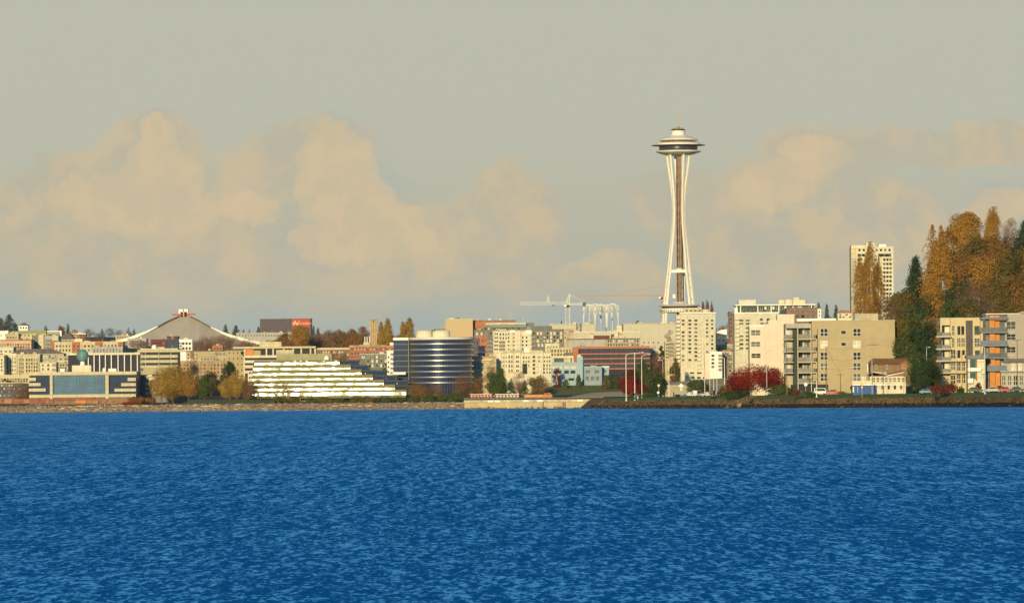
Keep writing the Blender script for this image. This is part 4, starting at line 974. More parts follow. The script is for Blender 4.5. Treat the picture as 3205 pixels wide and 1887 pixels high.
b = Bld('apartment_building', 'narrow white block with stacked balconies against the round glass office', 'apartment building', 1211, 1100, 1231, 3850, 10, WHITE); b.balc(1226, 1108, 1226, 1166, 1, 5, 8, 8, WHITE); b.win(1216, 1118, 1216, 1164, 1, 4, 4, 5, [PANE])
# round glass office
def roundoffice():
    D = 3650; px = F / D; xc, rp = 1378, 102
    X0 = WX(xc, 1130, D); base = G(X0, D) - .5; root = thing('round_glass_office', 'round dark-blue glass office with eight thin white ledges', 'office building', (X0, D + rp / px, base))
    Z = lambda y: WZ(xc, y, D) - base; r = rp / px
    CG = glass('round_office_glass', (.003, .020, .075), .3, .12); LED = mat('polished_ledge', (.92, .88, .76), .36, .05, .5, .5, .85)
    MB().lathe([(r - .5, 0), (r - .5, Z(1062))], 72).build('glass_drum', CG, root, smooth=False)
    MB().lathe([(r + .5, Z(1063)), (r + .5, Z(1055))], 72).build('roof_band', mat('roof_band_white', (.7, .66, .55), .35, .05), root, smooth=True)
    for y in (1076, 1093.5, 1111, 1128, 1145, 1162.5, 1180, 1197.5):
        MB().lathe([(r + .2, Z(y + 2.4)), (r + .6, Z(y + 1.7)), (r + .6, Z(y - 1.7)), (r + .2, Z(y - 2.4))], 72).build('ledge', LED, root, smooth=True)
    mm = MB()
    for i in range(72):
        a = 2 * math.pi * (i + .5) / 72; mm.tube([(math.cos(a) * (r - .35), math.sin(a) * (r - .35), 0), (math.cos(a) * (r - .35), math.sin(a) * (r - .35), Z(1062))], .09, 4)
    mm.build('mullions', mat('bronze_mullion', (.09, .07, .05), .4, metal=.6), root)
    for x0, x1, y in ((1300, 1351, 1035), (1352, 1408, 1036)):
        MB().lathe([((x1 - x0) / 2 / px, 0), ((x1 - x0) / 2 / px, Z(y) - Z(1056)), ((x1 - x0) / 2 / px - .5, Z(y) - Z(1056) + .4)], 28).build('penthouse', CREAM2, root, (WX((x0 + x1) / 2, 1050, D) - X0, -6, Z(1056)), smooth=False)
    a = WX(1231, 1130, D) - X0; c = WX(1279, 1130, D) - X0
    MB().box(a, c, -r + 12, r - 4, 0, Z(1063)).build('side_wing', CG, root)
    MB().box(a - .3, c - .3, -r + 11.6, r - 4, Z(1063), Z(1055)).build('side_roof', WHITE, root)
    for y in (1076, 1093.5, 1111, 1128, 1145, 1162.5): MB().box(a - .2, c, -r + 11.6, -r + 12, Z(y + 1), Z(y - 1)).build('side_ledge', mat('grey_ledge', (.2, .22, .22)), root)
    MB().box(c - .4, c + .1, -r + 11.3, -r + 12, 0, Z(1063)).build('side_pier', mat('grey_ledge', (.2, .22, .22)), root)
    MB().box(a - .5, c - 2, -r + 5, -r + 12, Z(1171), Z(1163)).build('entrance_canopy', WHITE, root)
roundoffice()
# lattice-fronted theatre and its neighbours
b = Bld('theatre_fly_tower', 'purple-grey windowless stage tower with a red Nutcracker banner', 'theatre', 814, 1000, 974, 4900, 24, mat('fly_tower_mauve', (.115, .09, .10), .8, .08), roof=SLATE)
b.box('banner', 914, 998.5, 969, 1024, mat('banner_red', (.50, .07, .035), .7, .1), -.5, .3)
bt = mat('banner_cream', (.75, .55, .35)); text('Nutcracker', b.root, b.X(944, 1012), -.62, b.Z(944, 1012), 3.6, bt, shear=.35)
text('N', b.root, b.X(924, 1012), -.7, b.Z(924, 1012), 6.2, bt, 'initial', .45)
b = Bld('low_block', 'long grey-green low foyer below the purple stage tower', 'building', 740, 1043, 915, 4800, 20, GREYL); b.win(750, 1050, 905, 1050, 18, 1, 4, 4, [PANEM])
b = Bld('theatre_building', 'tan theatre with a diamond-patterned front and a sloping roof', 'theatre', 1395, 1001, 1480, 4300, 30, lattice('diamond_front', (.62, .47, .26), (.40, .27, .13), 1.75, 1.75), roof=CREAM)
rf = MB(); rf.prism([(b.X(1360, 1030), b.Z(1360, 1030)), (b.X(1395, 1030), b.Z(1395, 1030)), (b.X(1395, 1012), b.Z(1395, 1012))], 2, 25); rf.build('side_roof', GGREENL, b.root)
b.win(1402, 1056, 1472, 1056, 7, 1, 4, 4, [PANE])
b = Bld('brick_hall', 'orange-red brick hall right of the diamond-fronted theatre', 'hall', 1480, 1005, 1613, 4310, 26, BRICKO, roof=BRICKB); b.win(1490, 1030, 1605, 1060, 14, 3, 3, 4, [PANE]); 
for x, y0 in ((1553, 985), (1558, 1000), (1602, 977), (1594, 978), (1636, 992)): MB().tube([(0, 0, 0), (0, 0, (1006 - y0) / 4.18)], .22, 5).build('roof_mast', CREAM2, b.root, (b.X(x, 1000), 6, b.Z(x, 1006)))
b = Bld('apartment_building', 'top storeys of a grey block under a pale turquoise roof slab', 'apartment building', 1513, 1022, 1650, 4180, 18, GGREEN, roof=None)
b.box('roof', 1520, 1010, 1647, 1017, mat('turquoise_roof', (.48, .55, .46)), -2, 18); b.box('clerestory', 1528, 1017, 1640, 1022, CREAM, 1, 14); b.win(1520, 1030, 1643, 1030, 14, 1, 5, 7, [PANEL, PANEM, PANE])
b.box('plant_room', 1647, 1010, 1671, 1022, GREY, 2, 10)
b = Bld('apartment_building', 'long dark grey apartment block with white windows above the cream block', 'apartment building', 1484, 1034, 1765, 4100, 20, GREY, roof=GGREEN)
b.box('attic', 1660, 1020, 1728, 1034, GGREEN, 2, 14)
b.win(1493, 1045, 1522, 1070, 3, 3, 5, 8, LT, CREAM2); b.win(1683, 1043, 1756, 1067, 8, 3, 5, 8, LT, CREAM2); b.win(1500, 1080, 1522, 1080, 3, 1, 5, 8, LT, CREAM2); b.win(1686, 1080, 1720, 1080, 4, 1, 5, 8, LT, CREAM2)
b.balc(1703, 1047, 1703, 1071, 1, 3, 10, 7, GREY); b.win(1536, 1043, 1672, 1043, 10, 1, 5, 5, LT)
b = Bld('pale_hall', 'ochre stair block at the right end of the grey apartment block', 'building', 1766, 1033, 1795, 4080, 12, BEIGE, roof=TAN); b.win(1770, 1042, 1770, 1056, 1, 2, 3, 3, [DARK]); b.box('ledge', 1782, 1036, 1796, 1038.5, BRICKB, -1, 1)
b = Bld('apartment_building', 'tall cream apartment block with arched upper bays and side balconies', 'apartment building', 1543, 1037, 1664, 3900, 24, CREAM2, roof=CREAM)
b.box('penthouse', 1596, 1033, 1612, 1040, WHITE, -.6, 6); b.box('lift_tower', 1617, 1034, 1630, 1110, CREAM2, -1.4, 1.6); b.box('penthouse', 1645, 1033, 1664, 1045, WHITE, -.5, 6)
b.balc(1533, 1064, 1533, 1102, 1, 4, 20, 8, CREAM); b.balc(1571, 1070, 1571, 1092, 1, 3, 18, 8, CREAM); b.balc(1669, 1050, 1669, 1092, 1, 4, 13, 8, CREAM)
b.win(1550, 1045, 1556, 1093, 2, 5, 4, 4, D3); b.win(1592, 1045, 1608, 1093, 2, 5, 4, 5, D3); b.win(1636, 1056, 1648, 1092, 2, 4, 4, 5, [DARK, PANE]); b.win(1566, 1046, 1584, 1058, 3, 2, 4, 5, D3)
b = Bld('apartment_building', 'broad five-storey cream apartment block with many small windows above the park trees', 'apartment building', 1553, 1106, 1726, 3720, 26, CREAM2, roof=CREAM)
for x0, x1 in ((1560, 1570), (1590, 1606), (1612, 1629), (1668, 1684), (1692, 1700)): b.box('bay', x0, 1103, x1, 1168, CREAM2, -1, 1)
b.win(1565, 1118, 1565, 1160, 1, 4, 4, 7, [PANEM, PANEL]); b.win(1594, 1117, 1602, 1160, 2, 4, 4, 8, [PANEM, PANEG], yf=-1); b.win(1617, 1117, 1622, 1160, 2, 4, 3, 6, [DARK, PANE], yf=-1)
b.win(1639, 1119, 1655, 1144, 3, 3, 3, 6, D3); b.win(1669, 1117, 1673, 1166, 2, 5, 3, 6, [DARK, PANE], yf=-1); b.win(1688, 1118, 1720, 1130, 5, 2, 3, 5, D3); b.win(1703, 1143, 1721, 1166, 3, 3, 4, 6, [PANEM, PANE])
b.win(1576, 1119, 1584, 1144, 2, 3, 3, 5, [PANEM]); b.box('garage_door', 1635, 1138, 1650, 1170, DARK, -.3, .4)
b.box('roof_gable', 1640, 1089, 1656, 1106, WHITE, 0, 5); b.box('roof_dormer', 1594, 1096, 1640, 1101, OLIVE, 2, 8); b.box('roof_dormer', 1660, 1097, 1700, 1106, CREAM, 2, 8)
b = Bld('low_block', 'purple-grey windowless block beside the right edge of the round office', 'building', 1478, 1062, 1500, 3760, 14, SLATE); b.win(1483, 1072, 1494, 1110, 2, 3, 3, 6, [VIOG])
b = Bld('low_block', 'dark blue glass block below the cream apartments, right of the round office', 'building', 1497, 1086, 1518, 3740, 12, DBLUEG); b.box('ledge', 1497, 1100, 1518, 1101, GREY, -.2, .2)
b = Bld('brick_hall', 'orange brick end wall left of the tall cream apartments', 'building', 1490, 1052, 1526, 4000, 14, BRICKO); b.win(1500, 1066, 1520, 1100, 3, 3, 3, 4, [PANE])
b = Bld('low_block', 'low tan deck building between the round office and the cream apartments', 'building', 1480, 1118, 1552, 3700, 12, BEIGE, roof=TANBR); b.box('roof_edge', 1480, 1124, 1540, 1129, CREAM2, -1.5, 1.5); b.win(1486, 1140, 1510, 1150, 3, 2, 6, 8, [BLUEG])
# right of centre
b = Bld('apartment_building', 'cream stepped block with blue-grey windows behind the pale blue office', 'apartment building', 1706, 1078, 1750, 3850, 14, CREAM2); b.win(1715, 1086, 1742, 1086, 4, 1, 4, 5, D3)
b = Bld('apartment_building', 'low cream terrace with white balconies right of the broad cream block', 'apartment building', 1712, 1090, 1792, 3800, 14, CREAM); b.win(1728, 1098, 1784, 1110, 7, 2, 4, 7, D3); b.box('awning', 1768, 1103, 1792, 1112, GGREEN, -.6, .6)
RIB = stripes('ribbed_pale_cladding', (.60, .54, .40), (.52, .46, .33), 1.6)
b = Bld('pale_hall', 'long pale ribbed hall behind the arches, left of the gap', 'hall', 1718, 1016, 1864, 4300, 30, RIB, roof=CREAM); b.box('upper_roof_wall', 1700, 1028, 1730, 1040, CREAM, 2, 10); b.win(1800, 1050, 1850, 1050, 4, 1, 4, 3, [PANE])
b = Bld('pale_hall', 'huge pale ribbed hall standing left of the tall condominium tower', 'hall', 1951, 1015, 2122, 4290, 40, RIB, roof=CREAM); b.box('end_pier', 1946, 1018, 1951, 1040, BRICKB, -.3, 1); b.win(2000, 1072, 2060, 1072, 5, 1, 4, 3, [PANE])
b = Bld('pale_hall', 'low pale ribbed forecourt wing running below the white arches', 'hall', 1795, 1040, 2000, 4200, 24, RIB, roof=CREAM2)
b.box('soffit', 1856, 1050, 1908, 1060, MAROON, -.3, .5); b.box('portal', 1846, 1047, 1858, 1066, CREAM2, -2.5, 3); b.box('portal', 1922, 1034, 1935, 1066, CREAM2, -2.5, 3); b.box('soffit', 1912, 1046, 1922, 1060, DSTEEL, -.5, .5); b.box('slot', 1846, 1045, 1858, 1046.6, BRICKB, -2.7, .3); b.box('slot', 1936, 1045, 1948, 1046.6, BRICKB, -.7, .5)
b.box('rooftop_plant', 1930, 1018, 1946, 1040, CREAM2, 4, 8)
b = Bld('apartment_building', 'beige block with a dark roof line and blind wall under the arches', 'apartment building', 1777, 1063, 1895, 4000, 18, BEIGE, roof=SLATE); b.win(1836, 1066, 1836, 1076, 1, 2, 3, 4, [PANE]); b.box('plaster_panel', 1780, 1064, 1890, 1090, GREYL, -.3, .3); b.win(1865, 1078, 1866, 1078, 1, 1, 3, 9, [PANEL])
b = Bld('apartment_building', 'beige terrace with many dormer windows above the red-striped office', 'apartment building', 1895, 1062, 2003, 3990, 16, OLIVE, roof=SLATE); b.win(1904, 1067, 1996, 1067, 12, 1, 4, 6, D3 + LT); b.win(1904, 1079, 1996, 1079, 12, 1, 4, 5, D3 + LT)
REDB = mat('salmon_spandrel', (.44, .17, .12), .8, .12)
b = Bld('striped_office', 'office striped with salmon-red bands and dark ribbed glass', 'office building', 1805, 1087, 2035, 3780, 30, VIOG, roof=REDB)
for y in (1089, 1107, 1122, 1138, 1154): b.box('spandrel', 1810, y - 1.8, 2035, y + 1.8, REDB, -.9, 1.1)
b.box('end_wall', 1792, 1087, 1811, 1180, BRICKO, -1.2, 14)
for i in range(56): b.box('rib', 1816 + i * 3.9, 1091, 1817.2 + i * 3.9, 1152, mat('rib_grey', (.13, .12, .12)), -.5, .5)
b = Bld('modern_office', 'pale blue office with a white glazed rooftop box', 'office building', 1728, 1134, 1816, 3650, 16, BLUEW, roof=None)
b.box('rooftop_box', 1729, 1114, 1795, 1134, CREAM2, -.3, 12); b.box('rooftop_glazing', 1733, 1120, 1790, 1133, PANEG, -.5, .3); b.box('rooftop_panel', 1765, 1119, 1786, 1135, CREAM, -.8, .4)
b.box('stair_tower', 1806, 1115, 1824, 1195, BLUEW, -1.4, 8); b.box('shaded_side', 1820, 1124, 1829, 1196, BLUED, -1.0, 8); b.box('parapet_knob', 1807, 1110, 1818, 1117, CREAM2, -1.5, 5)  # deep blue box carries the tower's shaded side in its colour
b.win(1732, 1149, 1755, 1149, 3, 1, 7, 7, [PANEL]); b.win(1774, 1149, 1794, 1149, 2, 1, 15, 7, [PANEL]); b.win(1737, 1164, 1752, 1164, 2, 1, 9, 9, [PANE]); b.win(1773, 1164, 1793, 1164, 2, 1, 13, 9, [PANE, DARK]); b.win(1788, 1187, 1788, 1187, 1, 1, 16, 7, [PANE])
b = Bld('modern_office', 'low blue-grey gallery pavilion right of the pale blue office', 'building', 1829, 1150, 1884, 3640, 12, mat('grey_blue_panel', (.27, .34, .37)), roof=BLUEW); b.win(1840, 1163, 1868, 1163, 2, 1, 13, 9, [PANEM, PANEG]); b.win(1838, 1184, 1870, 1184, 3, 1, 9, 12, [PANEM])
b = Bld('modern_office', 'small white-capped kiosk beside the blue-grey gallery', 'building', 1884, 1149, 1906, 3650, 8, BLUEW, roof=WHITE); b.win(1894, 1162, 1894, 1178, 1, 2, 7, 8, [PANEM])
def wall_thing(name, label, cat, x0, x1, ya, yb, d, m, dep=1.0, x_=0):
    X = WX((x0 + x1) / 2, ya, d); b0 = WZ((x0 + x1) / 2, yb, d); o = thing(name, label, cat, (X, d, b0))
    w = (x1 - x0) / 2 * d / F; h = (yb - ya) * d / F
    MB().box(-w, w, 0, dep, -.5, h).build('wall', m, o); MB().box(-w - .1, w + .1, -.15, dep + .15, h, h + .3).build('coping', CREAM2, o); return o
wall_thing('retaining_wall', 'long pale retaining wall at the top of the lawn', 'wall', 1700, 1960, 1197, 1206, 3705, CONC)
wall_thing('retaining_wall', 'tan retaining wall behind the diamond sign and parked cars', 'wall', 2078, 2175, 1207, 1231, 3195, CONC)
# pier wall
X = WX(1672, 1265, 3470); w_ = 218 * 3470 / F
o = thing('pier', 'long pale concrete pier wall standing in the water below the train', 'pier', (X, 3462, 0))
z1 = WZ(1672, 1250.5, 3462)
MB().box(-w_, w_ + 3, 0, 18, -1, z1 - 1.5).build('pier_wall', mat('pier_concrete', (.50, .40, .20), .9, .12, .15, streak=True), o)
MB().box(-w_ - .4, w_ + 3.4, -.6, 18, z1 - 1.5, z1).build('deck_edge', mat('pier_deck', (.50, .42, .27), .9, .2), o)
for x in (1535, 1557, 1646, 1690, 1815): MB().box(-1.7, 1.7, -.9, -.65, 0, 1.1).build('white_panel', WHITE, o, (WX(x, 1252, 3462) - X, 0, z1 - 1.3))
for x in (1699, 1762, 1768): MB().tube([(0, 0, -1), (0, 0, z1 - 1.6)], .3, 6).build('pile', BRICKB, o, (WX(x, 1265, 3462) - X, -.8, 0))
MB().box(-3, 3.4, -1.2, -.1, .5, 2).build('ladder_recess', OLIVE, o, (WX(1643, 1265, 3462) - X, 0, 0))
rl = MB()
for i in range(110): rl.box(-w_ + i * 2 * w_ / 110, -w_ + i * 2 * w_ / 110 + .12, 0, .12, z1, z1 + 1.1)
rl.box(-w_, w_, 0, .12, z1 + 1.1, z1 + 1.22); rl.build('railing', GREYL, o)
# ------------------------------------------------------------------ right of centre: condominium towers
PL = [PANE, PANEM, PANEL, PANEG]
b = Bld('apartment_building', 'small ochre balconied block beside the bare tree, left of the condominium tower', 'apartment building', 2081, 1072, 2112, 3500, 14, BEIGE); b.balc(2100, 1076, 2100, 1112, 1, 4, 14, 8, CREAM2); b.win(2086, 1078, 2091, 1118, 2, 5, 3, 4, D3)
b = Bld('condominium_tower', 'tall cream condominium tower with a stack of round balconies on its left edge', 'apartment tower', 2129, 981, 2239, 3450, 26, mat('tower_cream', (.60, .54, .38), var=.1), roof=CREAM2)
b.box('balcony_wing', 2117, 985, 2130, 1150, CREAM, 1, 10)
b.balc(2122, 994, 2122, 1142, 1, 13, 12, 8, CREAM2, 1.6, rail=PANEL, back=PANEM)
for y in (1003, 1015, 1027, 1039.5, 1052, 1064, 1077, 1090, 1101.5, 1114, 1126.5):
    for x in (2138, 2159, 2178, 2213, 2229): b.win(x, y, x, y, 1, 1, 8 if x < 2200 else 6, 5.5, weights=[4, 3, 2, 3], panes=PL, frame=CREAM2)
b.balc(2188, 1060, 2188, 1150, 1, 8, 11, 8, CREAM2, 1.2, rail=PANEL, back=PANEM)
b.box('rib', 2148, 981, 2151, 1150, CREAM2, -.7, .8); b.box('rib', 2198, 1060, 2203, 1156, CREAM2, -.7, .8); b.box('rib', 2168, 990, 2170, 1150, CREAM2, -.5, .6)
b.box('penthouse', 2140, 963, 2197, 980, CREAM, 4, 12); b.box('penthouse', 2200, 968, 2221, 980, CREAM, 6, 8); b.win(2150, 972, 2190, 972, 4, 1, 8, 5, [PANEM], yf=3.9); b.box('cornice', 2126, 979, 2240, 982, WHITE, -1.2, 1.2)
b.box('podium', 2143, 1157, 2228, 1200, CREAM2, -4, 14); b.win(2165, 1167, 2188, 1167, 2, 1, 12, 4, [DARK], yf=-4); b.win(2168, 1182, 2205, 1182, 3, 1, 10, 5, [PANE, PANEM], yf=-4); b.box('awning', 2143, 1174, 2170, 1179, BLUEW, -6, 2)
b = Bld('apartment_building', 'bright white low block with dark windows and balconies right of the condominium tower', 'apartment building', 2222, 1104, 2260, 3400, 12, WHITE); b.win(2231, 1113, 2231, 1148, 1, 4, 8, 6, D3); b.balc(2253, 1112, 2253, 1156, 1, 5, 10, 8, WHITE, 1.2)
b.box('pale_wing', 2206, 1106, 2224, 1200, PINKW, 1, 6)
b = Bld('hillside_house', 'slate-blue house with a bright white roof between the two condominium towers', 'house', 2243, 1038, 2272, 3700, 14, NAVY, roof=None); MB().prism([(-b.hw - .5, b.top - .5), (b.hw * .9, b.top - 2), (b.hw * 1.25, b.top - 1.8), (b.hw * 1.2, b.top + 1.6), (0, b.top + 1.2)], -.5, 14).build('roof', WHITE, b.root); b.win(2250, 1056, 2264, 1066, 2, 2, 5, 6, [PANE, BLUEG])
b = Bld('apartment_building', 'olive-tan block with balconies behind the lamp posts, left of the white stepped block', 'apartment building', 2262, 1098, 2345, 3420, 14, BEIGE, roof=BRICKB)
b.balc(2285, 1112, 2310, 1150, 2, 4, 10, 8, CREAM); b.win(2272, 1108, 2338, 1160, 6, 5, 5, 6, PL); b.box('brick_attic', 2288, 1090, 2320, 1100, BRICK, 0, 6); b.box('grey_bay', 2262, 1104, 2280, 1200, GREY, -.8, 1)
b = Bld('apartment_building', 'small olive terrace below the slate-blue house', 'apartment building', 2243, 1081, 2296, 3500, 12, OLIVE, roof=CREAM); b.win(2250, 1090, 2290, 1098, 5, 2, 4, 5, D3 + LT)
b = Bld('apartment_building', 'brick tower block half hidden behind the second condominium tower', 'apartment tower', 2283, 978, 2302, 3700, 14, BRICKB); b.win(2288, 986, 2297, 1050, 2, 6, 3, 5, [PANE])
b = Bld('condominium_tower', 'broad cream condominium tower with a glazed penthouse floor under a thin white roof', 'apartment tower', 2299, 981, 2436, 3350, 30, mat('tower_cream', (.60, .54, .38), var=.1), roof=WHITE)
b.box('penthouse_floor', 2304, 957, 2548, 981, PANEG, 2, 22); b.box('roof_slab', 2300, 952.5, 2552, 956, WHITE, -1, 28)
for x in (2306, 2318, 2372, 2414, 2438, 2460, 2540): b.box('column', x - 1.6, 955, x + 1.6, 981, WHITE, .5, 1.2)
b.box('corner_wall', 2299, 963, 2309, 981, WHITE, .4, 6); b.win(2330, 975, 2405, 975, 4, 1, 9, 6, [PANEM, PANE, PANEL], yf=1.9)
b.win(2384, 963, 2532, 964, 13, 1, 5, 8, [PANE, PANEL], yf=1.9, frame=WHITE)
b.box('penthouse', 2313, 938, 2367, 952, mat('roof_box_pale', (.62, .56, .44), .6), 6, 12)
for x0, x1, y0 in ((2437, 2459, 938), (2459, 2483, 937), (2483, 2508, 930), (2500, 2527, 938)):
    MB().lathe([((x1 - x0) / 2 / 5.3, 0), ((x1 - x0) / 2 / 5.3, (952 - y0) / 5.37)], 20).build('penthouse', CREAM2, b.root, (b.X((x0 + x1) / 2, 950), 9, b.Z((x0 + x1) / 2, 952)), smooth=False)
for y in (1003, 1013, 1027, 1040, 1052, 1064, 1077, 1090):
    for x in (2320, 2340): b.win(x, y, x, y, 1, 1, 11, 5.5, weights=[4, 3, 2, 3], panes=PL, frame=CREAM2)
b.balc(2307, 996, 2307, 1090, 1, 8, 14, 8, CREAM2, 1.5, rail=PANEL, back=PANE)
b.win(2362, 1000, 2425, 1000, 4, 1, 8, 6, PL); b.balc(2385, 1012, 2400, 1012, 2, 1, 11, 8, CREAM2)
b = Bld('brick_hall', 'brown brick block with grey windows and a white end column beside the cream tower', 'apartment building', 2462, 967, 2570, 3300, 20, BRICKB, roof=BRICKB)
b.win(2480, 977, 2545, 977, 5, 1, 9, 8, [PANEG, PANEM], GREY); b.win(2480, 990, 2545, 990, 5, 1, 9, 8, [PANEG, PANEM, PANE], GREY); b.box('end_column', 2559, 967, 2570, 1000, WHITE, -1, 3); b.win(2564, 976, 2564, 988, 1, 2, 3, 6, [DARK], WHITE, yf=-1)
b = Bld('hillside_house', 'pale house cluster with red roof trim on the skyline left of the poplar', 'house', 2622, 980, 2666, 3300, 12, CREAM2, roof=None); MB().prism([(-b.hw, b.top), (b.hw, b.top), (b.hw * .5, b.top + 1.6), (-b.hw * .4, b.top + 1.8)], -.3, 12).build('roof', BRICK, b.root); b.win(2630, 985, 2660, 992, 4, 2, 6, 4, PL)
# white stepped block
b = Bld('stepped_apartment_block', 'plain pinkish-white stepped block with three window groups behind the red maple', 'apartment building', 2346, 1023, 2394, 2600, 16, PINKW, head=True, roof=WHITE)
b.win(2365, 1041, 2365, 1041, 1, 1, 25, 14, [PANEM], CREAM2, detail=True); b.win(2365, 1077, 2365, 1077, 1, 1, 25, 13, [PANEM], CREAM2, detail=True); b.win(2366, 1113, 2366, 1113, 1, 1, 25, 12, [PANE], CREAM2, detail=True)
b.box('setback_floor', 2394, 1014, 2406, 1200, PINKW, .5, 12); b.box('setback_floor', 2406, 1002, 2434, 1200, PINKW, .8, 12); b.box('tower_wall', 2434, 985.5, 2487, 1200, PINKW, 1.1, 12); b.box('parapet', 2433, 984, 2488, 986, WHITE, .8, 13)
b.box('roof_terrace_rail', 2360, 1016, 2393, 1023, PANEL, 2, .3)
# tan corner building
TP = mat('tan_concrete', (.50, .42, .27), var=.1, streak=True)
b = Bld('condominium_block', 'large tan five-storey block with a balcony tower at its left corner', 'apartment building', 2541, 1003, 2801, 2500, 26, TAN, head=True, roof=None)
b.box('coping', 2541, 1002, 2802, 1004.5, TP, -.3, 27); b.box('roof_parapet', 2495, 996.5, 2618, 1005, WHITE, 3, 12)
b.box('penthouse', 2677, 981, 2751, 1003, TP, 5, 9); b.box('vent_grille', 2701, 997, 2726, 1003, OLIVE, 4.8, .3); b.box('penthouse_side', 2677, 981, 2692, 1003, GREYL, 4.7, .3)
WF = WHITE
for i, y in enumerate((1040, 1078, 1114, 1147, 1180)):
    p3 = [PANE, PANEL, PANE, PANEG, PANEM][i]
    b.win(2579, y, 2579, y, 1, 1, 19, 20, [[PANE, PANEL, PANE, PANEM, PANE][i]], WF, detail=True); b.win(2682, y, 2682, y, 1, 1, 20, 20, [p3], WF, detail=True)
b.win(2640, 1040, 2640, 1077, 1, 2, 13, 9, [PANE], WF, detail=False)
for x in (2593.5, 2629): b.box('joint', x, 1006, x + .7, 1215, BEIGE, -.12, .12)
for y in (1058, 1095, 1131, 1163): b.box('joint', 2596, y, 2800, y + .5, BEIGE, -.13, .12)
b.box('garage_opening', 2475, 1203, 2592, 1226, DARK, -.3, .4)
b.box('corner_core', 2460, 1013, 2541, 1228, TP, 3.5, 16); b.box('stair_slot', 2482, 1025, 2497, 1222, mat('dark_green_core', (.025, .035, .028), .6), 1.8, 1.7); b.box('parapet', 2460, 1012.5, 2539, 1027, GREYL, -1.2, 18)
for y in (1060, 1099, 1132, 1165, 1198): b.box('floor_slab', 2496, y, 2556, y + 3.2, TP, -2.6, 6.1)
for y in (1061, 1099.5, 1132.5, 1166): b.box('floor_slab', 2451, y, 2483, y + 3, TP, -1.8, 5.3)
for i, y in enumerate((1060, 1099, 1132, 1165, 1198)):
    b.box('balcony_rail', 2499, y - 14, 2536, y, RAIL, -2.5, .1); b.box('balcony_rail', 2545, y - 12, 2556, y, PANEM, -2.4, .1)
    b.box('glass_door', 2500, y - 30, 2512, y, PANE, 3.1, .4); b.box('glass_door', 2520, y - 30, 2534, y, PANEM, 3.1, .4)
    for x in (2515, 2523): b.box('person_height_panel', x, y - 22, x + 2.5, y - 1, CREAM2, 2.6, .4)
    if i < 4: b.box('balcony_rail', 2452, y - 12, 2480, y, RAIL, -1.7, .1); b.box('glass_door', 2461, y - 26, 2476, y, PANEL, 3.1, .4)
for x in (2496.5, 2538, 2555): b.box('column', x - 1.5, 1027, x + 1.5, 1226, TP, -2.4, .7)
# white high-rise on the hill
b = Bld('high_rise', 'white high-rise with a grid of dark windows behind the golden poplar', 'apartment tower', 2680, 776, 2796, 3700, 20, CREAM2, head=False, roof=CREAM2)
b.box('shaded_side_face', 2665, 773, 2681, 1000, CREAM, 1.5, 18); b.box('crown', 2665, 768, 2712, 779, CREAM2, 1, 17); b.box('penthouse', 2752, 764, 2775, 777, WHITE, 5, 8); b.box('penthouse', 2712, 760, 2740, 776, CREAM2, 5, 8)  # side face takes a darker cream, its shade put into the colour
b.win(2690, 783, 2784, 783, 8, 1, 6, 6, [PANE, PANEM], CREAM2); b.win(2758, 799, 2777, 799, 2, 1, 16, 8, [PANE]); b.win(2786, 799, 2786, 799, 1, 1, 5, 8, [PANE]); b.win(2690, 799, 2702, 799, 2, 1, 9, 7, [PANE])
for r_ in range(14):
    y = 813 + r_ * 13.3
    b.win(2768, y, 2787, y, 3, 1, 6.5, 6.5, [PANE, PANE, PANEM]); b.win(2691, y, 2691, y, 1, 1, 14, 6, [PANE, PANEM]); b.balc(2672, y, 2672, y, 1, 1, 10, 8, CREAM2, 1, rail=GREYL)
    b.win(2716, y, 2740, y, 2, 1, 8, 6, [PANE, PANEM]) if r_ % 2 == 0 else None
# ------------------------------------------------------------------ far right condominiums
b = Bld('condominium_block', 'cream five-storey block with corner balconies and a dark vertical panel', 'apartment building', 2974, 996, 3068, 2330, 20, mat('warm_cream', (.60, .47, .25), var=.07), head=True, roof=None)
WC = MATS['warm_cream']
b.box('corner_wall', 2943, 996, 2975, 1018, WC, 0, 20); b.box('corner_core', 2950, 1018, 2975, 1228, TP, 2.2, 17); b.box('corner_pier', 2943, 1016, 2948, 1045, WC, .1, 1)
b.box('dark_panel', 3023, 1003, 3044, 1115, mat('dark_panel_grey', (.10, .09, .09)), -.5, .5); b.box('coping', 2942, 994.5, 3069, 996.5, CREAM2, -.3, 20.3)
b.box('right_bay', 3068, 1004, 3089, 1110, WC, 1.5, 14)
for i, y in enumerate((1051, 1090, 1127, 1164)):
    b.box('balcony_slab', 2929, y, 2976 if i < 2 else 3024, y + 5, TP, -2.6, 5); b.box('balcony_rail', 2931, y - 12, 2946, y, PANEM, -2.5, .12); b.box('balcony_rail', 2947, y - 10, 2973, y, RAIL, -2.5, .12)
    b.box('glass_door', 2958, y - 30, 2972, y, PANEL, 1.8, .4); b.box('glass_door', 2951, y - 30, 2957, y, PANE, 1.8, .4)
b.box('balcony_opening', 2948, 1018, 2973, 1022, DARK, 1.5, .6)
b.win(2983, 1034, 2983, 1072, 1, 2, 7, 26, [PANEG], CREAM2, detail=True); b.win(3001, 1034, 3013, 1034, 2, 1, 8, 24, [PANE], CREAM2); b.win(3001, 1071, 3014, 1071, 2, 1, 9, 24, [PANEM, PANE], CREAM2, detail=True)
b.win(3058, 1034, 3058, 1034, 1, 1, 15, 25, [PANEG], CREAM2); b.win(3058, 1072, 3058, 1072, 1, 1, 14, 24, [PANEM], CREAM2, detail=True); b.win(3059, 1104, 3059, 1104, 1, 1, 14, 14, [PANEG], CREAM2)
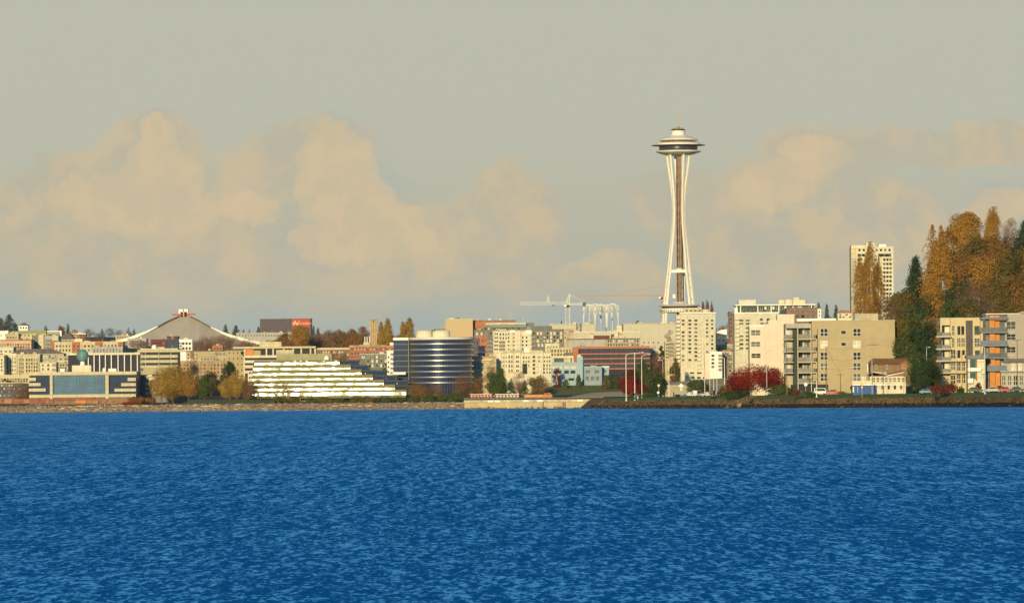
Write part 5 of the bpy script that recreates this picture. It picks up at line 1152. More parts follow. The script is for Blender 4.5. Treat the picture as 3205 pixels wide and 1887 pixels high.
b.win(3015, 1103, 3015, 1103, 1, 1, 8, 14, [PANE], CREAM2); b.win(3001, 1108, 3001, 1108, 1, 1, 8, 22, [PANE], CREAM2); b.win(2983, 1108, 2983, 1108, 1, 1, 12, 24, [DARK], CREAM2, detail=True)
b.win(2983, 1144, 2983, 1144, 1, 1, 12, 24, [PANEM], CREAM2, detail=True); b.win(3001, 1145, 3015, 1145, 2, 1, 9, 26, [PANEG, PANE], CREAM2, detail=True); b.win(3001, 1186, 3016, 1182, 2, 1, 9, 24, [PANE], CREAM2, detail=True); b.win(2983, 1188, 2983, 1188, 1, 1, 12, 24, [PANE], CREAM2, detail=True)
for x in (2991, 3008.5): b.box('pilaster', x, 1095, x + 3, 1212, TP, -.8, .8)
BGR = mat('blue_grey_slab', (.17, .19, .21), .7, .1); GSD = stripes('grey_board_siding', (.44, .38, .30), (.40, .34, .27), 1.1, 0, .9)
b = Bld('condominium_block', 'grey-sided block with blue-grey balcony slabs and a tall orange panel at the right edge', 'apartment building', 3153, 982, 3260, 2280, 20, GSD, head=True, roof=None)
b.box('coping', 3086, 980.5, 3262, 983, WHITE, 1, 19); b.box('higher_part', 3195, 974, 3262, 983, GSD, 1, 10)
b.box('balcony_bay', 3087, 985, 3153, 1225, mat('bay_glass_grey', (.09, .10, .095), .3), 2, 14); b.box('bay_corner', 3086, 984, 3096, 1225, BGR, 1.2, 3)
b.box('orange_panel', 3097, 987, 3114, 1228, mat('bright_orange_panel', (.55, .22, .05), .6, .06), -.4, 2.5); b.box('orange_panel', 3114, 987, 3130, 1228, ORANGEP, 1.0, 2.4)
b.box('pale_column', 3146, 1010, 3153, 1228, GREYL, .2, 2)
for i, y in enumerate((994, 1038, 1079, 1118, 1157)):
    b.box('balcony_slab', 3068, y, 3154, y + 5, BGR, -2.2 if i else -1.8, 6)
    if i: b.box('balcony_rail', 3068, y - 13, 3150, y, PANEM if i % 2 else BGR, -2.1, .12)
b.box('soffit', 3100, 999, 3150, 1003, BRICKB, -1, 2)
for i, y in enumerate((1018, 1054, 1094)): b.win(3164, y, 3164, y, 1, 1, 24, 20 if i == 0 else 15, [PANEG if i == 0 else PANE], GREYL, detail=True)
for y in (1042, 1072, 1112): b.box('window_panel', 3151, y - 4, 3178, y + 4, GREYL, -.3, .3)
b.box('lower_roof', 3140, 1122, 3262, 1134, mat('lower_roof_grey', (.16, .135, .12)), -3.5, 3); b.win(3170, 1148, 3250, 1148, 5, 1, 10, 24, [PANE, PANEM, PANEL], CREAM2, yf=-2, detail=True); b.win(3140, 1190, 3250, 1190, 7, 1, 10, 26, [PANEM, PANE], CREAM2, yf=-2, detail=True)
b.box('lower_floor', 3132, 1134, 3262, 1228, GREYL, -2, 4); b.box('balcony_slab', 3128, 1160, 3262, 1164, GREYL, -3.6, 1.6)
b = Bld('terrace_house', 'low white terrace with teal doors between the two right-hand blocks', 'house', 3030, 1123, 3084, 2270, 10, CREAM2, head=True, roof=None)
b.box('roof', 3026, 1112, 3092, 1122, BGR, -1.5, 12); b.box('teal_door', 3036, 1124, 3054, 1150, mat('teal_door', (.05, .11, .11)), -.4, .4); b.box('teal_door', 3036, 1165, 3054, 1185, mat('teal_door', (.05, .11, .11)), -.4, .4); b.box('red_edge', 3053, 1122, 3057, 1190, BRICK, -.6, .5)
b.box('balcony', 3028, 1151, 3070, 1162, WHITE, -1.6, 1.6); b.box('planter_wall', 3028, 1184, 3045, 1199, WHITE, -2, 1.6)
# house with the brown roof and its neighbours
b = Bld('house', 'brown-roofed two-storey house with white-framed windows in front of the tan block', 'house', 2724, 1137, 2850, 2380, 12, mat('house_brown_wall', (.25, .16, .085), var=.12), head=True, roof=None)
BRF = mat('brown_shingles', (.27, .13, .05), var=.15); z0, z1 = b.Z(2790, 1137), b.Z(2790, 1121); W_ = b.hw
m_ = MB(); m_.v = [(-W_ - .8, -1, z0 - .4), (W_ + .3, -1, z0 - .4), (W_ - 1, 5, z1), (-W_ + 1, 5, z1), (-W_ - .8, 12.5, z0 - .4), (W_ + .3, 12.5, z0 - .4)]; m_.f = [(0, 1, 2, 3), (3, 2, 5, 4), (0, 3, 4), (1, 5, 2), (0, 4, 5, 1)]; m_.mi = [0] * 5; m_.build('roof', BRF, b.root)
m_ = MB(); xg0, xg1 = b.X(2812, 1137), b.X(2858, 1137); m_.prism([(xg0, z0 - .3), (xg1, z0 - .6), ((xg0 + xg1) / 2, z0 + 1.3)], -1.6, 4); m_.build('gable', BRF, b.root); b.box('gable_wall', 2815, 1139, 2852, 1180, MATS['house_brown_wall'], -1.2, 1.2)
b.win(2741.5, 1148, 2775.5, 1148, 2, 1, 4, 10, [MAROON], WHITE); b.win(2831, 1147, 2831, 1147, 1, 1, 14, 10, [BRICK], CREAM2, yf=-1.2); b.box('corner_board', 2714, 1138, 2717, 1165, WHITE, -.2, .4)
b = Bld('house', 'low pale cottage with grey gable porch and slanting red-brown roof by the street', 'house', 2722, 1178, 2835, 2340, 8, CREAM2, head=True, roof=None)
m_ = MB(); m_.prism([(b.X(2714, 1174), b.Z(2714, 1176)), (b.X(2727, 1166), b.Z(2727, 1165)), (b.X(2745, 1174), b.Z(2745, 1175)), (b.X(2776, 1173), b.Z(2776, 1174)), (b.X(2774, 1163), b.Z(2774, 1164)), (b.X(2732, 1163), b.Z(2732, 1162))], -1.5, 6); m_.build('porch_roof', GREYL, b.root)
m_ = MB(); m_.prism([(b.X(2775, 1174), b.Z(2775, 1175)), (b.X(2828, 1163), b.Z(2828, 1164)), (b.X(2826, 1158), b.Z(2826, 1159)), (b.X(2776, 1168), b.Z(2776, 1169))], -1.2, 6); m_.build('roof', mat('red_brown_roof', (.22, .06, .03)), b.root)
m_ = MB(); m_.prism([(b.X(2774, 1174), b.Z(2774, 1175)), (b.X(2828, 1162.5), b.Z(2828, 1164)), (b.X(2828, 1164.5), b.Z(2828, 1166)), (b.X(2774, 1176), b.Z(2774, 1177.5))], -1.6, -1.2); m_.build('roof_trim', WHITE, b.root)
b.win(2734, 1188, 2826, 1188, 8, 1, 6, 12, [PANE, PANEM, BLUED], CREAM2, detail=True); b.win(2762, 1212, 2820, 1212, 4, 1, 6, 10, [PANE, PANEM], CREAM2)
b = Bld('garage', 'bright blue garage under a white railed roof deck', 'garage', 2668, 1206, 2745, 2310, 8, mat('bright_blue_paint', (.01, .075, .26), .5, .08), head=True, roof=None)
b.box('deck', 2667, 1203, 2771, 1206, WHITE, -1.2, 9.5); b.box('deck_parapet', 2667, 1192, 2728, 1203, CREAM2, -1.1, .4); b.box('door_frame', 2669, 1210, 2673, 1228, WHITE, -.3, .3); b.box('door_frame', 2683, 1210, 2685.5, 1228, BLUEW, -.3, .3)
for x in range(2728, 2770, 5): b.box('rail_post', x, 1193, x + .8, 1203, WHITE, -1.1, .3)
b.box('side_window', 2661, 1209, 2669, 1219, PANE, .2, .6); b.box('chimney_block', 2697, 1178, 2711, 1192, CREAM2, 3, 2)
MB().lathe([(.5, 0), (2.4, .2), (2.0, .5), (.1, 1.1)], 10).build('patio_umbrella', BRICKB, b.root, (b.X(2700, 1198), 2, b.Z(2700, 1202)))
# ------------------------------------------------------------------ vehicles
TYRE = mat('tyre_rubber', (.015, .015, .015), .8); CGL = glass('car_glass', (.02, .022, .025), .1); LMP = mat('headlamp_lens', (.8, .8, .75), .2, .02)
def car(label, x, y, d, col, kind='car', rz=0.0, group=None, head=True):
    X = WX(x, y, d); z0 = L(X, d) if head else G(X, d)
    o = thing('parked_' + kind, label, kind, (X, d, z0), rz, group); o.scale = (1.35, 1.35, 1.35); Ln, Hh = (4.4, 1.45) if kind == 'car' else (5.2, 2.0)
    h = Ln / 2; p = mat('car_paint_' + col[0], col[1], .3, .03, spec=.6)
    lo = [(-h, .35), (-h, .8), (-h * .9, .92), (h * .55, .95), (h * .96, .82), (h, .6), (h, .35)]
    MB().prism(lo, -.88, .88).build('body', p, o)
    if kind == 'car': cab = [(-h * .78, .94), (-h * .55, Hh), (h * .12, Hh), (h * .42, .94)]
    else: cab = [(-h * .9, .94), (-h * .86, Hh), (h * .35, Hh), (h * .62, .94)]
    MB().prism(cab, -.76, .76).build('cabin', p, o)
    g_ = MB()
    cx = sum(a for a, _ in cab) / 4; cz = (Hh + .94) / 2
    g_.prism([(cx + (a - cx) * .86, cz + (c - cz) * .72) for a, c in cab], -.79, .79); g_.build('side_windows', CGL, o)
    for wx in (-h * .62, h * .62):
        for wy in (-.84, .66):
            w_ = MB(); n = 14; k = [(wx + .33 * math.cos(6.283 * i / n), .33 + .33 * math.sin(6.283 * i / n)) for i in range(n)]; w_.prism(k, wy, wy + .2); wo_ = w_.build('wheel', TYRE, o)
            MB().prism([(wx + .18 * math.cos(6.283 * i / n), .33 + .18 * math.sin(6.283 * i / n)) for i in range(n)], wy - .02, wy + .22).build('rim', GALV, wo_)
    for wy in (-.7, .45): MB().box(h * .97, h + .03, wy, wy + .25, .6, .75).build('headlight', LMP, o)
    for wy in (-.7, .45): MB().box(-h - .03, -h + .02, wy, wy + .25, .62, .8).build('taillight', RED, o)
    return o
C = {'white': ('white', (.75, .73, .68)), 'dark': ('dark', (.02, .02, .022)), 'red': ('red', (.45, .02, .015)), 'silver': ('silver', (.42, .42, .40)), 'maroon': ('maroon', (.12, .015, .012)), 'blue': ('blue', (.10, .20, .28))}
for i, (x, y, k, c, l) in enumerate([(2162, 1232, 'car', 'white', 'white car at the left end of the row parked by the water'), (2183, 1231, 'van', 'white', 'white van second from the left in the row parked by the water'), (2207, 1232, 'car', 'white', 'bright white car in the middle of the parked row, beside the lamp post'), (2230, 1230, 'van', 'dark', 'black van near the right end of the row parked by the water'), (2192, 1226, 'car', 'silver', 'silver car parked behind the white van'), (2218, 1228, 'car', 'silver', 'silver car partly hidden left of the black van'), (2250, 1231, 'car', 'maroon', 'dark maroon car at the right end of the row, by the bushes')]):
    car(l, x, y, 2660 + (20 if y < 1230 else 0) + i, C[c], k, R([72, 66, 110, 75, 60, 100, 80][i]), 'cars parked by the water')
car('white van under the pale streetlight in front of the tan block', 2572, 1222, 2372, C['white'], 'van'); car('white car beside the utility pole, right of the white van', 2594, 1225, 2376, C['silver'])
car('bright red car parked on the grass verge below the tan block', 2612, 1228, 2352, C['red']); car('maroon car behind the round bush at the foot of the balcony tower', 2505, 1225, 2380, C['maroon'])
car('white van half hidden behind the red maple', 2422, 1218, 2450, C['white'], 'van'); car('pale blue car under the dark green tree', 2901, 1225, 2235, C['blue']); car('dark blue car beside the pale blue one near the maroon hedge', 2925, 1227, 2240, C['dark'])
car('black car below the white terrace at the right', 3052, 1224, 2150, C['dark']); car('silver car left of the red one at the far right', 3110, 1222, 2160, C['silver']); car('red car parked at the far right below the orange panel', 3150, 1222, 2135, C['red']); car('dark car hidden in shade at the far right edge', 3186, 1226, 2125, C['dark'])
# ------------------------------------------------------------------ people on the shore
SKIN = mat('skin', (.45, .28, .19), .6)
def person(label, x, d, coat, trousers, step=.12, h=1.75):
    X = WX(x, 1238, d); z0 = L(X, d) + .02; k = h / 1.75
    k *= 1.3
    vs = [(0, 0, .92), (0, 0, 1.15), (0, 0, 1.38), (0, 0, 1.48), (0, 0, 1.62), (0, 0, 1.70), (-.09, 0, .88), (-.10, -step, .48), (-.10, -step * .4, .08), (-.10, -step * .4 - .14, .04), (.09, 0, .88), (.10, step, .48), (.10, step * 1.6, .08), (.10, step * 1.6 - .14, .04), (-.19, 0, 1.40), (-.25, .03, 1.14), (-.25, -.06, .88), (.19, 0, 1.40), (.25, .03, 1.14), (.25, -.06, .88)]
    es = [(0, 1), (1, 2), (2, 3), (3, 4), (4, 5), (0, 6), (6, 7), (7, 8), (8, 9), (0, 10), (10, 11), (11, 12), (12, 13), (2, 14), (14, 15), (15, 16), (2, 17), (17, 18), (18, 19)]
    rr = [.15, .14, .16, .055, .10, .08, .09, .06, .04, .035, .09, .06, .04, .035, .06, .045, .03, .06, .045, .03]
    me = bpy.data.meshes.new('person'); me.from_pydata([(a * k, b_ * k, c * k) for a, b_, c in vs], es, []); me.materials.append(coat)
    o = link('person', me, None, (X, d, z0)); md = o.modifiers.new('skin', 'SKIN'); md.use_smooth_shade = True
    for i, r in enumerate(rr): me.skin_vertices[0].data[i].radius = (r * k, r * k * .8)
    me.skin_vertices[0].data[0].use_root = True
    sb = o.modifiers.new('sub', 'SUBSURF'); sb.levels = 1; sb.render_levels = 1
    hr = MB().lathe([(.02, 1.80), (.09, 1.77), (.115, 1.70), (.11, 1.62), (.08, 1.60)][::-1], 10); ho = hr.build('hair', DARK, o, smooth=True); ho.scale = (k, k, k)
    tr = MB()
    for sx, st in ((-1, -1), (1, 1)): tr.tube([(sx * .09, 0, .93), (sx * .10, st * step, .50), (sx * .10, step * (1.6 if sx > 0 else -.4), .12)], [.115, .085, .06], 8)
    to = tr.build('trousers', trousers, o, smooth=True); to.scale = (k, k, k)
    return tag(o, label, 'person')
person('person in dark clothes walking on the lawn left of the diamond sign', 2109, 2690, DSTEEL, DARK)
person('person in a pinkish top standing by the tall lamp post', 2088, 2695, mat('pink_coat', (.5, .2, .13)), CREAM)
person('person in black at the right end of the parked cars', 2247, 2640, DARK, DARK, .16)
person('person in a pale coat beside the one in black', 2241, 2645, CREAM2, GREY, .08)
person('person in white near the foot of the second lamp post', 1996, 2760, WHITE, GREYL, .1)
# ------------------------------------------------------------------ lamps, poles, wires, signs
LW = mat('lamp_post_white', (.78, .72, .58), .5, .05)
def lamp(label, x, ytop, ybase, d, arm, w=.16, head=True, m=LW, two=False, group=None):
    X = WX(x, ybase, d); z0 = L(X, d) if head else G(X, d); H = WZ(x, ytop, d) - z0; o = thing('street_lamp', label, 'street lamp', (X, d, z0), 0, group); a = arm * d / F
    MB().tube([(0, 0, -.2), (0, 0, H * .5), (0, 0, H)], [w * 1.3, w, w * .8], 8).build('post', m, o)
    MB().lathe([(w * 2.2, 0), (w * 2.2, .5), (w * 1.3, .7)], 10).build('base', m, o)
    MB().tube([(0, 0, H - .05), (a * .3, 0, H + abs(a) * .16), (a * .7, 0, H + abs(a) * .24), (a * .93, 0, H + abs(a) * .24)], [w * .7, w * .6, w * .5, w * .5], 6).build('arm', m, o)
    s_ = 1 if a > 0 else -1; MB().tube([(a * .9, 0, H + abs(a) * .24), (a * .9 + s_ * .5, 0, H + abs(a) * .24 + .02), (a * .9 + s_ * 1.0, 0, H + abs(a) * .24)], [.12, .24, .1], 8).build('lamp_head', m, o)
    return o
g_ = 'tall street lamps along the shore'
lamp('leftmost tall white street lamp, arm curving right, before the red tree', 1960, 1112, 1241, 2790, 27, .19, group=g_); lamp('second tall white street lamp rising from the red-green tree', 1987, 1109, 1241, 2780, 25, .19, group=g_)
lamp('third tall white street lamp with a bright lamp head, right of the tree', 2009, 1115, 1235, 2770, 24, .17, group=g_); lamp('tall street lamp standing before the small ochre block', 2094, 1122, 1232, 2740, 10, .15, group=g_)
lamp('short-armed street lamp left of the parked cars, green tree behind', 2206, 1180, 1226, 2710, -5, .14, group=g_); lamp('street lamp rising from the middle of the parked cars', 2222, 1165, 1226, 2705, -12, .14, group=g_)
lamp('slim street lamp right of the bright white low block', 2234, 1150, 1224, 2720, -8, .12, group=g_); lamp('slim street lamp before the olive-tan block', 2244, 1135, 1224, 2725, 8, .12, group=g_); lamp('thick white street lamp with a left-hand arm beside the red maple', 2268, 1121, 1200, 2700, -9, .2, group=g_)
lamp('grey street lamp with long arm before the pinkish-white block', 2400, 1102, 1200, 2460, 22, .12, m=GALV); lamp('white street lamp standing by the water before the right-hand blocks', 3083, 1088, 1235, 2100, -12, .16, m=GALV); lamp('pale street lamp in front of the balcony tower of the tan block', 2556, 1190, 1236, 2340, -4, .16)
lamp('small street lamp between the tall lamp and the ochre block', 2075, 1130, 1165, 3300, -12, .13, head=False); lamp('street lamp rising behind the dark green tree at the right', 2901, 1088, 1200, 2330, 5, .12, m=GALV); lamp('street lamp with a bright head hanging over the dark green tree', 2878, 1126, 1210, 2320, -22, .09, m=GALV)
def pole(label, x, ytop, ybase, d, arms, m=WOOD, w=.17, hw=1.3):
    X = WX(x, ybase, d); z0 = L(X, d); H = WZ(x, ytop, d) - z0; o = thing('utility_pole', label, 'utility pole', (X, d, z0)); MB().tube([(0, 0, -.2), (0, 0, H)], [w * 1.3, w * .8], 8).build('post', m, o)
    for k, ya in enumerate(arms): z_ = WZ(x, ya, d) - z0; MB().box(-hw * d / F * 6, hw * d / F * 6, -.25, -.1, z_ - .1, z_ + .1).build('crossarm', WOOD, o); [MB().lathe([(.07, 0), (.09, .18), (.04, .25)], 6).build('insulator', GREYL, o, (q * hw * d / F * 6, -.17, z_ + .1)) for q in (-.95, -.5, .5, .95)]
    return (X, d, z0 + H)
P1 = pole('wooden utility pole with two crossarms at the left corner of the tan block', 2463, 1064, 1225, 2420, (1077, 1082), hw=2.0); P2 = pole('dark wooden utility pole with one crossarm between the tan block windows', 2587, 1085, 1232, 2360, (1087,)); P3_ = pole('pale utility pole with one crossarm in front of the brown-roofed house', 2730, 1072, 1233, 2300, (1080,), m=mat('pale_pole', (.45, .38, .27), .8, .15), hw=2.6)
P4 = pole('short dark utility pole low in front of the tan block', 2631, 1168, 1228, 2370, (1173,), hw=2.0); P5 = pole('brown utility pole with wide crossarm at the far right', 3185, 1062, 1235, 2130, (1064,), hw=2.3); P6 = pole('brown utility pole beside the dark panel of the cream block', 3027, 1062, 1225, 2200, (1068,), hw=1.6)
def wire(label, a, b_, sag, dz=0, r=.035):
    pts = []; 
    for i in range(13): t = i / 12; pts.append((a[0] + (b_[0] - a[0]) * t, a[1] + (b_[1] - a[1]) * t, a[2] + (b_[2] - a[2]) * t - sag * 4 * t * (1 - t) - dz))
    a0 = pts[0]; mb = MB(); mb.tube([(p[0] - a0[0], p[1] - a0[1], p[2] - a0[2]) for p in pts], r, 4); tag(mb.build('overhead_wire', DSTEEL, None, a0), label, 'wire', 'overhead wires')
wire('overhead wire from the left corner pole to the dark pole', P1, P2, .8, 2.6); wire('upper overhead wire from the dark pole to the pale pole', P2, P3_, 1.2, .5); wire('lower overhead wire sagging from the dark pole to the pale pole', P2, P3_, 1.4, 5.0); wire('lowest overhead wire between the dark pole and the pale pole', P2, P3_, 1.0, 9.0)
wire('long overhead wire from the pale pole to the pole by the cream block', P3_, P6, 1.6, .6); wire('overhead wire from the cream-block pole to the far-right pole', P6, P5, 1.3, .4); wire('overhead wire from the short dark pole to the dark pole', P4, P2, .6, 0)
def sign(label, x, y, ybase, d, shape, col, r, extra=None):
    X = WX(x, ybase, d); z0 = L(X, d); z_ = WZ(x, y, d) - z0; o = thing('road_sign', label, 'road sign', (X, d, z0)); MB().tube([(0, 0, -.1), (0, 0, z_)], .07, 6).build('post', GALV, o)
    n = {'diamond': 4, 'round': 16}[shape]; MB().prism([(r * math.sin(6.2832 * i / n), z_ + r * math.cos(6.2832 * i / n)) for i in range(n)], -.14, -.09).build('sign_plate', col, o)
    if extra: MB().box(-extra[0], extra[0], -.14, -.09, z_ - r - .1 - extra[1], z_ - r - .1).build('small_plate', WHITE, o)
YS = mat('sign_yellow', (.75, .42, .03), .4)
sign('white diamond road sign on a post before the tan retaining wall', 2132, 1207, 1235, 2720, 'diamond', WHITE, 1.25, (.4, .9)); sign('upright pale oval sign on a post right of the dark tree', 2062, 1206, 1238, 2730, 'round', CREAM2, .62); sign('round white sign low on its post, just left of the oval sign', 2060, 1228, 1240, 2725, 'round', WHITE, .6)
sign('yellow diamond road sign in front of the blue garage', 2698, 1203, 1232, 2280, 'diamond', YS, .75, (.25, .6))
sign('round white sign at the foot of the tan balcony tower', 2522, 1203, 1232, 2350, 'round', WHITE, .72)
# ------------------------------------------------------------------ railway
def wagon(label, name, x0, x1, y0, y1, d, m, m2, kind='box', group=None):
    X = WX((x0 + x1) / 2, y1, d); z0 = WZ((x0 + x1) / 2, y1, d); o = thing(name, label, 'railway wagon' if name != 'locomotive' else 'locomotive', (X, d, z0), 0, group); h = (x1 - x0) / 2 * d / F; H = (y1 - y0) * d / F
    if kind == 'tank': c = [(H * .42 * math.cos(a * .3927) , H * .55 + H * .42 * math.sin(a * .3927)) for a in range(16)]; mb = MB(); k0 = 0; mb.tube([(-h, 0, H * .55), (-h * .95, 0, H * .55), (h * .95, 0, H * .55), (h, 0, H * .55)], [H * .25, H * .42, H * .42, H * .25], 16); mb.build('tank', m, o, smooth=False)
    else: MB().box(-h, h, -1.4, 1.4, .9, H).build('body', m, o)
    if kind == 'coach':
        MB().box(-h - .05, h + .05, -1.45, 1.45, H, H + .35).build('roof', m2, o)
        for i in range(7): MB().box(-h + (i + .35) * h * 2 / 7, -h + (i + .8) * h * 2 / 7, -1.46, -1.38, H * .52, H * .8).build('window', m2, o)
    if kind == 'loco': MB().box(h * .45, h * .9, -1.45, 1.45, H, H + .9).build('cab', m, o); MB().box(-h * .9, h * .3, -1.46, -1.38, H * .55, H * .8).build('stripe', m2, o); MB().box(h * .5, h * .8, -1.5, -1.4, H + .1, H + .6).build('cab_window', PANE, o)
    if kind == 'box': MB().box(-h * .2, h * .2, -1.46, -1.38, 1.0, H - .2).build('door', m2, o)
    MB().box(-h + .2, h - .2, -1.2, 1.2, .55, .9).build('underframe', DSTEEL, o)
    for sx in (-.7, .7):
        for q in (-.9, .9):
            n = 10; MB().prism([(sx * h + q + .42 * math.cos(6.283 * i / n), .42 + .42 * math.sin(6.283 * i / n)) for i in range(n)], -1.0, -.8).build('wheel', DSTEEL, o)
g_ = 'railway wagons on the shore line'; RR = mat('boxcar_red', (.30, .10, .06), .8, .2); RO = mat('boxcar_orange', (.40, .20, .08), .8, .2)
for x0, x1, mm, l in ((-20, 38, RO, 'orange-red boxcar cut off by the left edge'), (40, 125, RR, 'long dark red boxcar second from the left edge'), (128, 168, RR, 'short red boxcar left of the grey gap below the globe building')): wagon(l, 'boxcar', x0, x1, 1248, 1266, 3490, mm, RR if mm is RO else RO, 'box', g_)
wagon('orange tank wagon below the globe building', 'tank_wagon', 236, 270, 1250, 1268, 3490, ORANGE, ORANGE, 'tank', g_); wagon('longer orange tank wagon beside a small white car', 'tank_wagon', 272, 309, 1250, 1268, 3490, RO, RO, 'tank', g_)
wagon('red boxcar standing behind the orange tank wagons', 'boxcar', 172, 300, 1243, 1256, 3510, RR, BRICKB, 'box', g_)
wagon('red passenger coach with white roof left of the orange locomotive', 'passenger_coach', 1471, 1540, 1234, 1248, 3488, mat('coach_red', (.34, .06, .04), .6, .1), CREAM2, 'coach', g_); wagon('second coach, white windows and dark red body, nearest the locomotive', 'passenger_coach', 1550, 1625, 1234, 1249, 3488, BRICKB, WHITE, 'coach', g_)
wagon('orange locomotive standing on the pier line', 'locomotive', 1640, 1728, 1234, 1248, 3488, mat('loco_orange', (.48, .14, .04), .5, .1), mat('loco_yellow', (.70, .38, .10)), 'loco', g_)
# ------------------------------------------------------------------ small shore things
X = WX(1948, 1205, 3690); o = thing('steel_sculpture', 'tall red steel arch sculpture at the right end of the lawn', 'sculpture', (X, 3690, WZ(1948, 1210, 3690)))
mb = MB(); mb.tube([(-2.2, 0, 0), (-2.0, 0, 2.6), (-1.0, 0, 4.8), (.6, 0, 6.2), (2.2, 0, 6.8)], [.35, .45, .5, .5, .3], 6); mb.build('curved_beam', RED, o); mb = MB(); mb.prism([(0, 0), (2.4, 0), (2.6, 6.7), (1.4, 6.2), (.9, 3)], -.3, .3); mb.build('upright_plate', RED, o)
X = WX(1624, 1292, 1750); o = thing('channel_buoy', 'small dark cone buoy floating alone before the pier', 'buoy', (X, 1750, 0))
MB().lathe([(.30, -.3), (.42, .0), (.42, .2), (.30, .3)], 14).build('float', mat('buoy_dark', (.012, .03, .045), .6), o); MB().lathe([(.22, .3), (.13, .7), (.05, 1.05)], 10).build('cone', MATS['buoy_dark'], o)
# stairway down the bank
X = WX(2360, 1236, 2450); o = thing('beach_stair', 'weathered wooden stairway with handrails going down the bank below the maple', 'stair', (X, shoreY(X) + 9, 0)); Y_ = shoreY(X) + 9; dd = Y_
pa, pb = (0, 0, WZ(2360, 1238, dd)), (WX(2275, 1275, dd) - X, -9.5, .3)
st = MB()
for s_ in (-.6, .6): st.tube([(pa[0], pa[1] + s_, pa[2]), (pb[0], pb[1] + s_, pb[2])], .16, 4)
st.build('stringer', WOOD, o)
for i in range(16): t = (i + .5) / 16; MB().box(-.35, .35, -.6, .6, -.05, .05).build('tread', WOOD, o, tuple(pa[k] + (pb[k] - pa[k]) * t for k in range(3)))
for s_ in (-.65, .65):
    rl = MB(); rl.tube([(pa[0], pa[1] + s_, pa[2] + 1.15), (pb[0], pb[1] + s_, pb[2] + 1.1)], .09, 4)
    for i in range(7): t = i / 6; q = tuple(pa[k] + (pb[k] - pa[k]) * t for k in range(3)); rl.tube([(q[0], q[1] + s_, q[2]), (q[0], q[1] + s_, q[2] + 1.15)], .07, 4)
    rl.build('handrail', mat('handrail_wood', (.32, .22, .12), .9), o)
rk = random.Random(5)
def boulder(label, x, y, w, h, group='boulders on the bank'):
    X = WX(x, y, 2450); Yb = shoreY(X); X = WX(x, y, Yb); me = MB(); n = 10; rr = w / 2 * Yb / F; hh = h * Yb / F
    ring = []
    for j in range(6):
        ph = math.pi * j / 5
        for i in range(n): q = rk.uniform(.82, 1.12); me.v.append((math.cos(6.283 * i / n) * math.sin(ph) * rr * q, math.sin(6.283 * i / n) * math.sin(ph) * rr * .8 * q, -math.cos(ph) * hh * .6 * q))
    for j in range(5):
        for i in range(n): me.f.append((j * n + i, j * n + (i + 1) % n, (j + 1) * n + (i + 1) % n, (j + 1) * n + i)); me.mi.append(0)
    tag(me.build('boulder', mat('boulder_tan', (.34, .23, .12), .9, .3), None, (X, Yb + 1.0, WZ(x, y, Yb))), label, 'boulder', group)
boulder('big tan boulder at the waterline right of the stairway foot', 2318, 1268, 26, 14); boulder('tan boulder low on the bank left of the parked cars', 2066, 1260, 16, 10); boulder('reddish boulder on the bank near the tip of the headland', 1960, 1262, 12, 8)
o = thing('picnic_shelter', 'low white shelter roof beside the cedar hedge below the cream apartments', 'shelter', (WX(1620, 1200, 3600), 3600, WZ(1620, 1215, 3600)))
MB().prism([(-6, 0), (-1.5, -4.5), (1.5, -4.5), (6, 0), (6.3, 3.4), (-6.3, 3.4)][::-1], 0, 4).build('pale_wall', CREAM2, o); MB().box(-7.5, 7.2, -.4, 4.4, 3.4, 3.8).build('roof', WHITE, o)
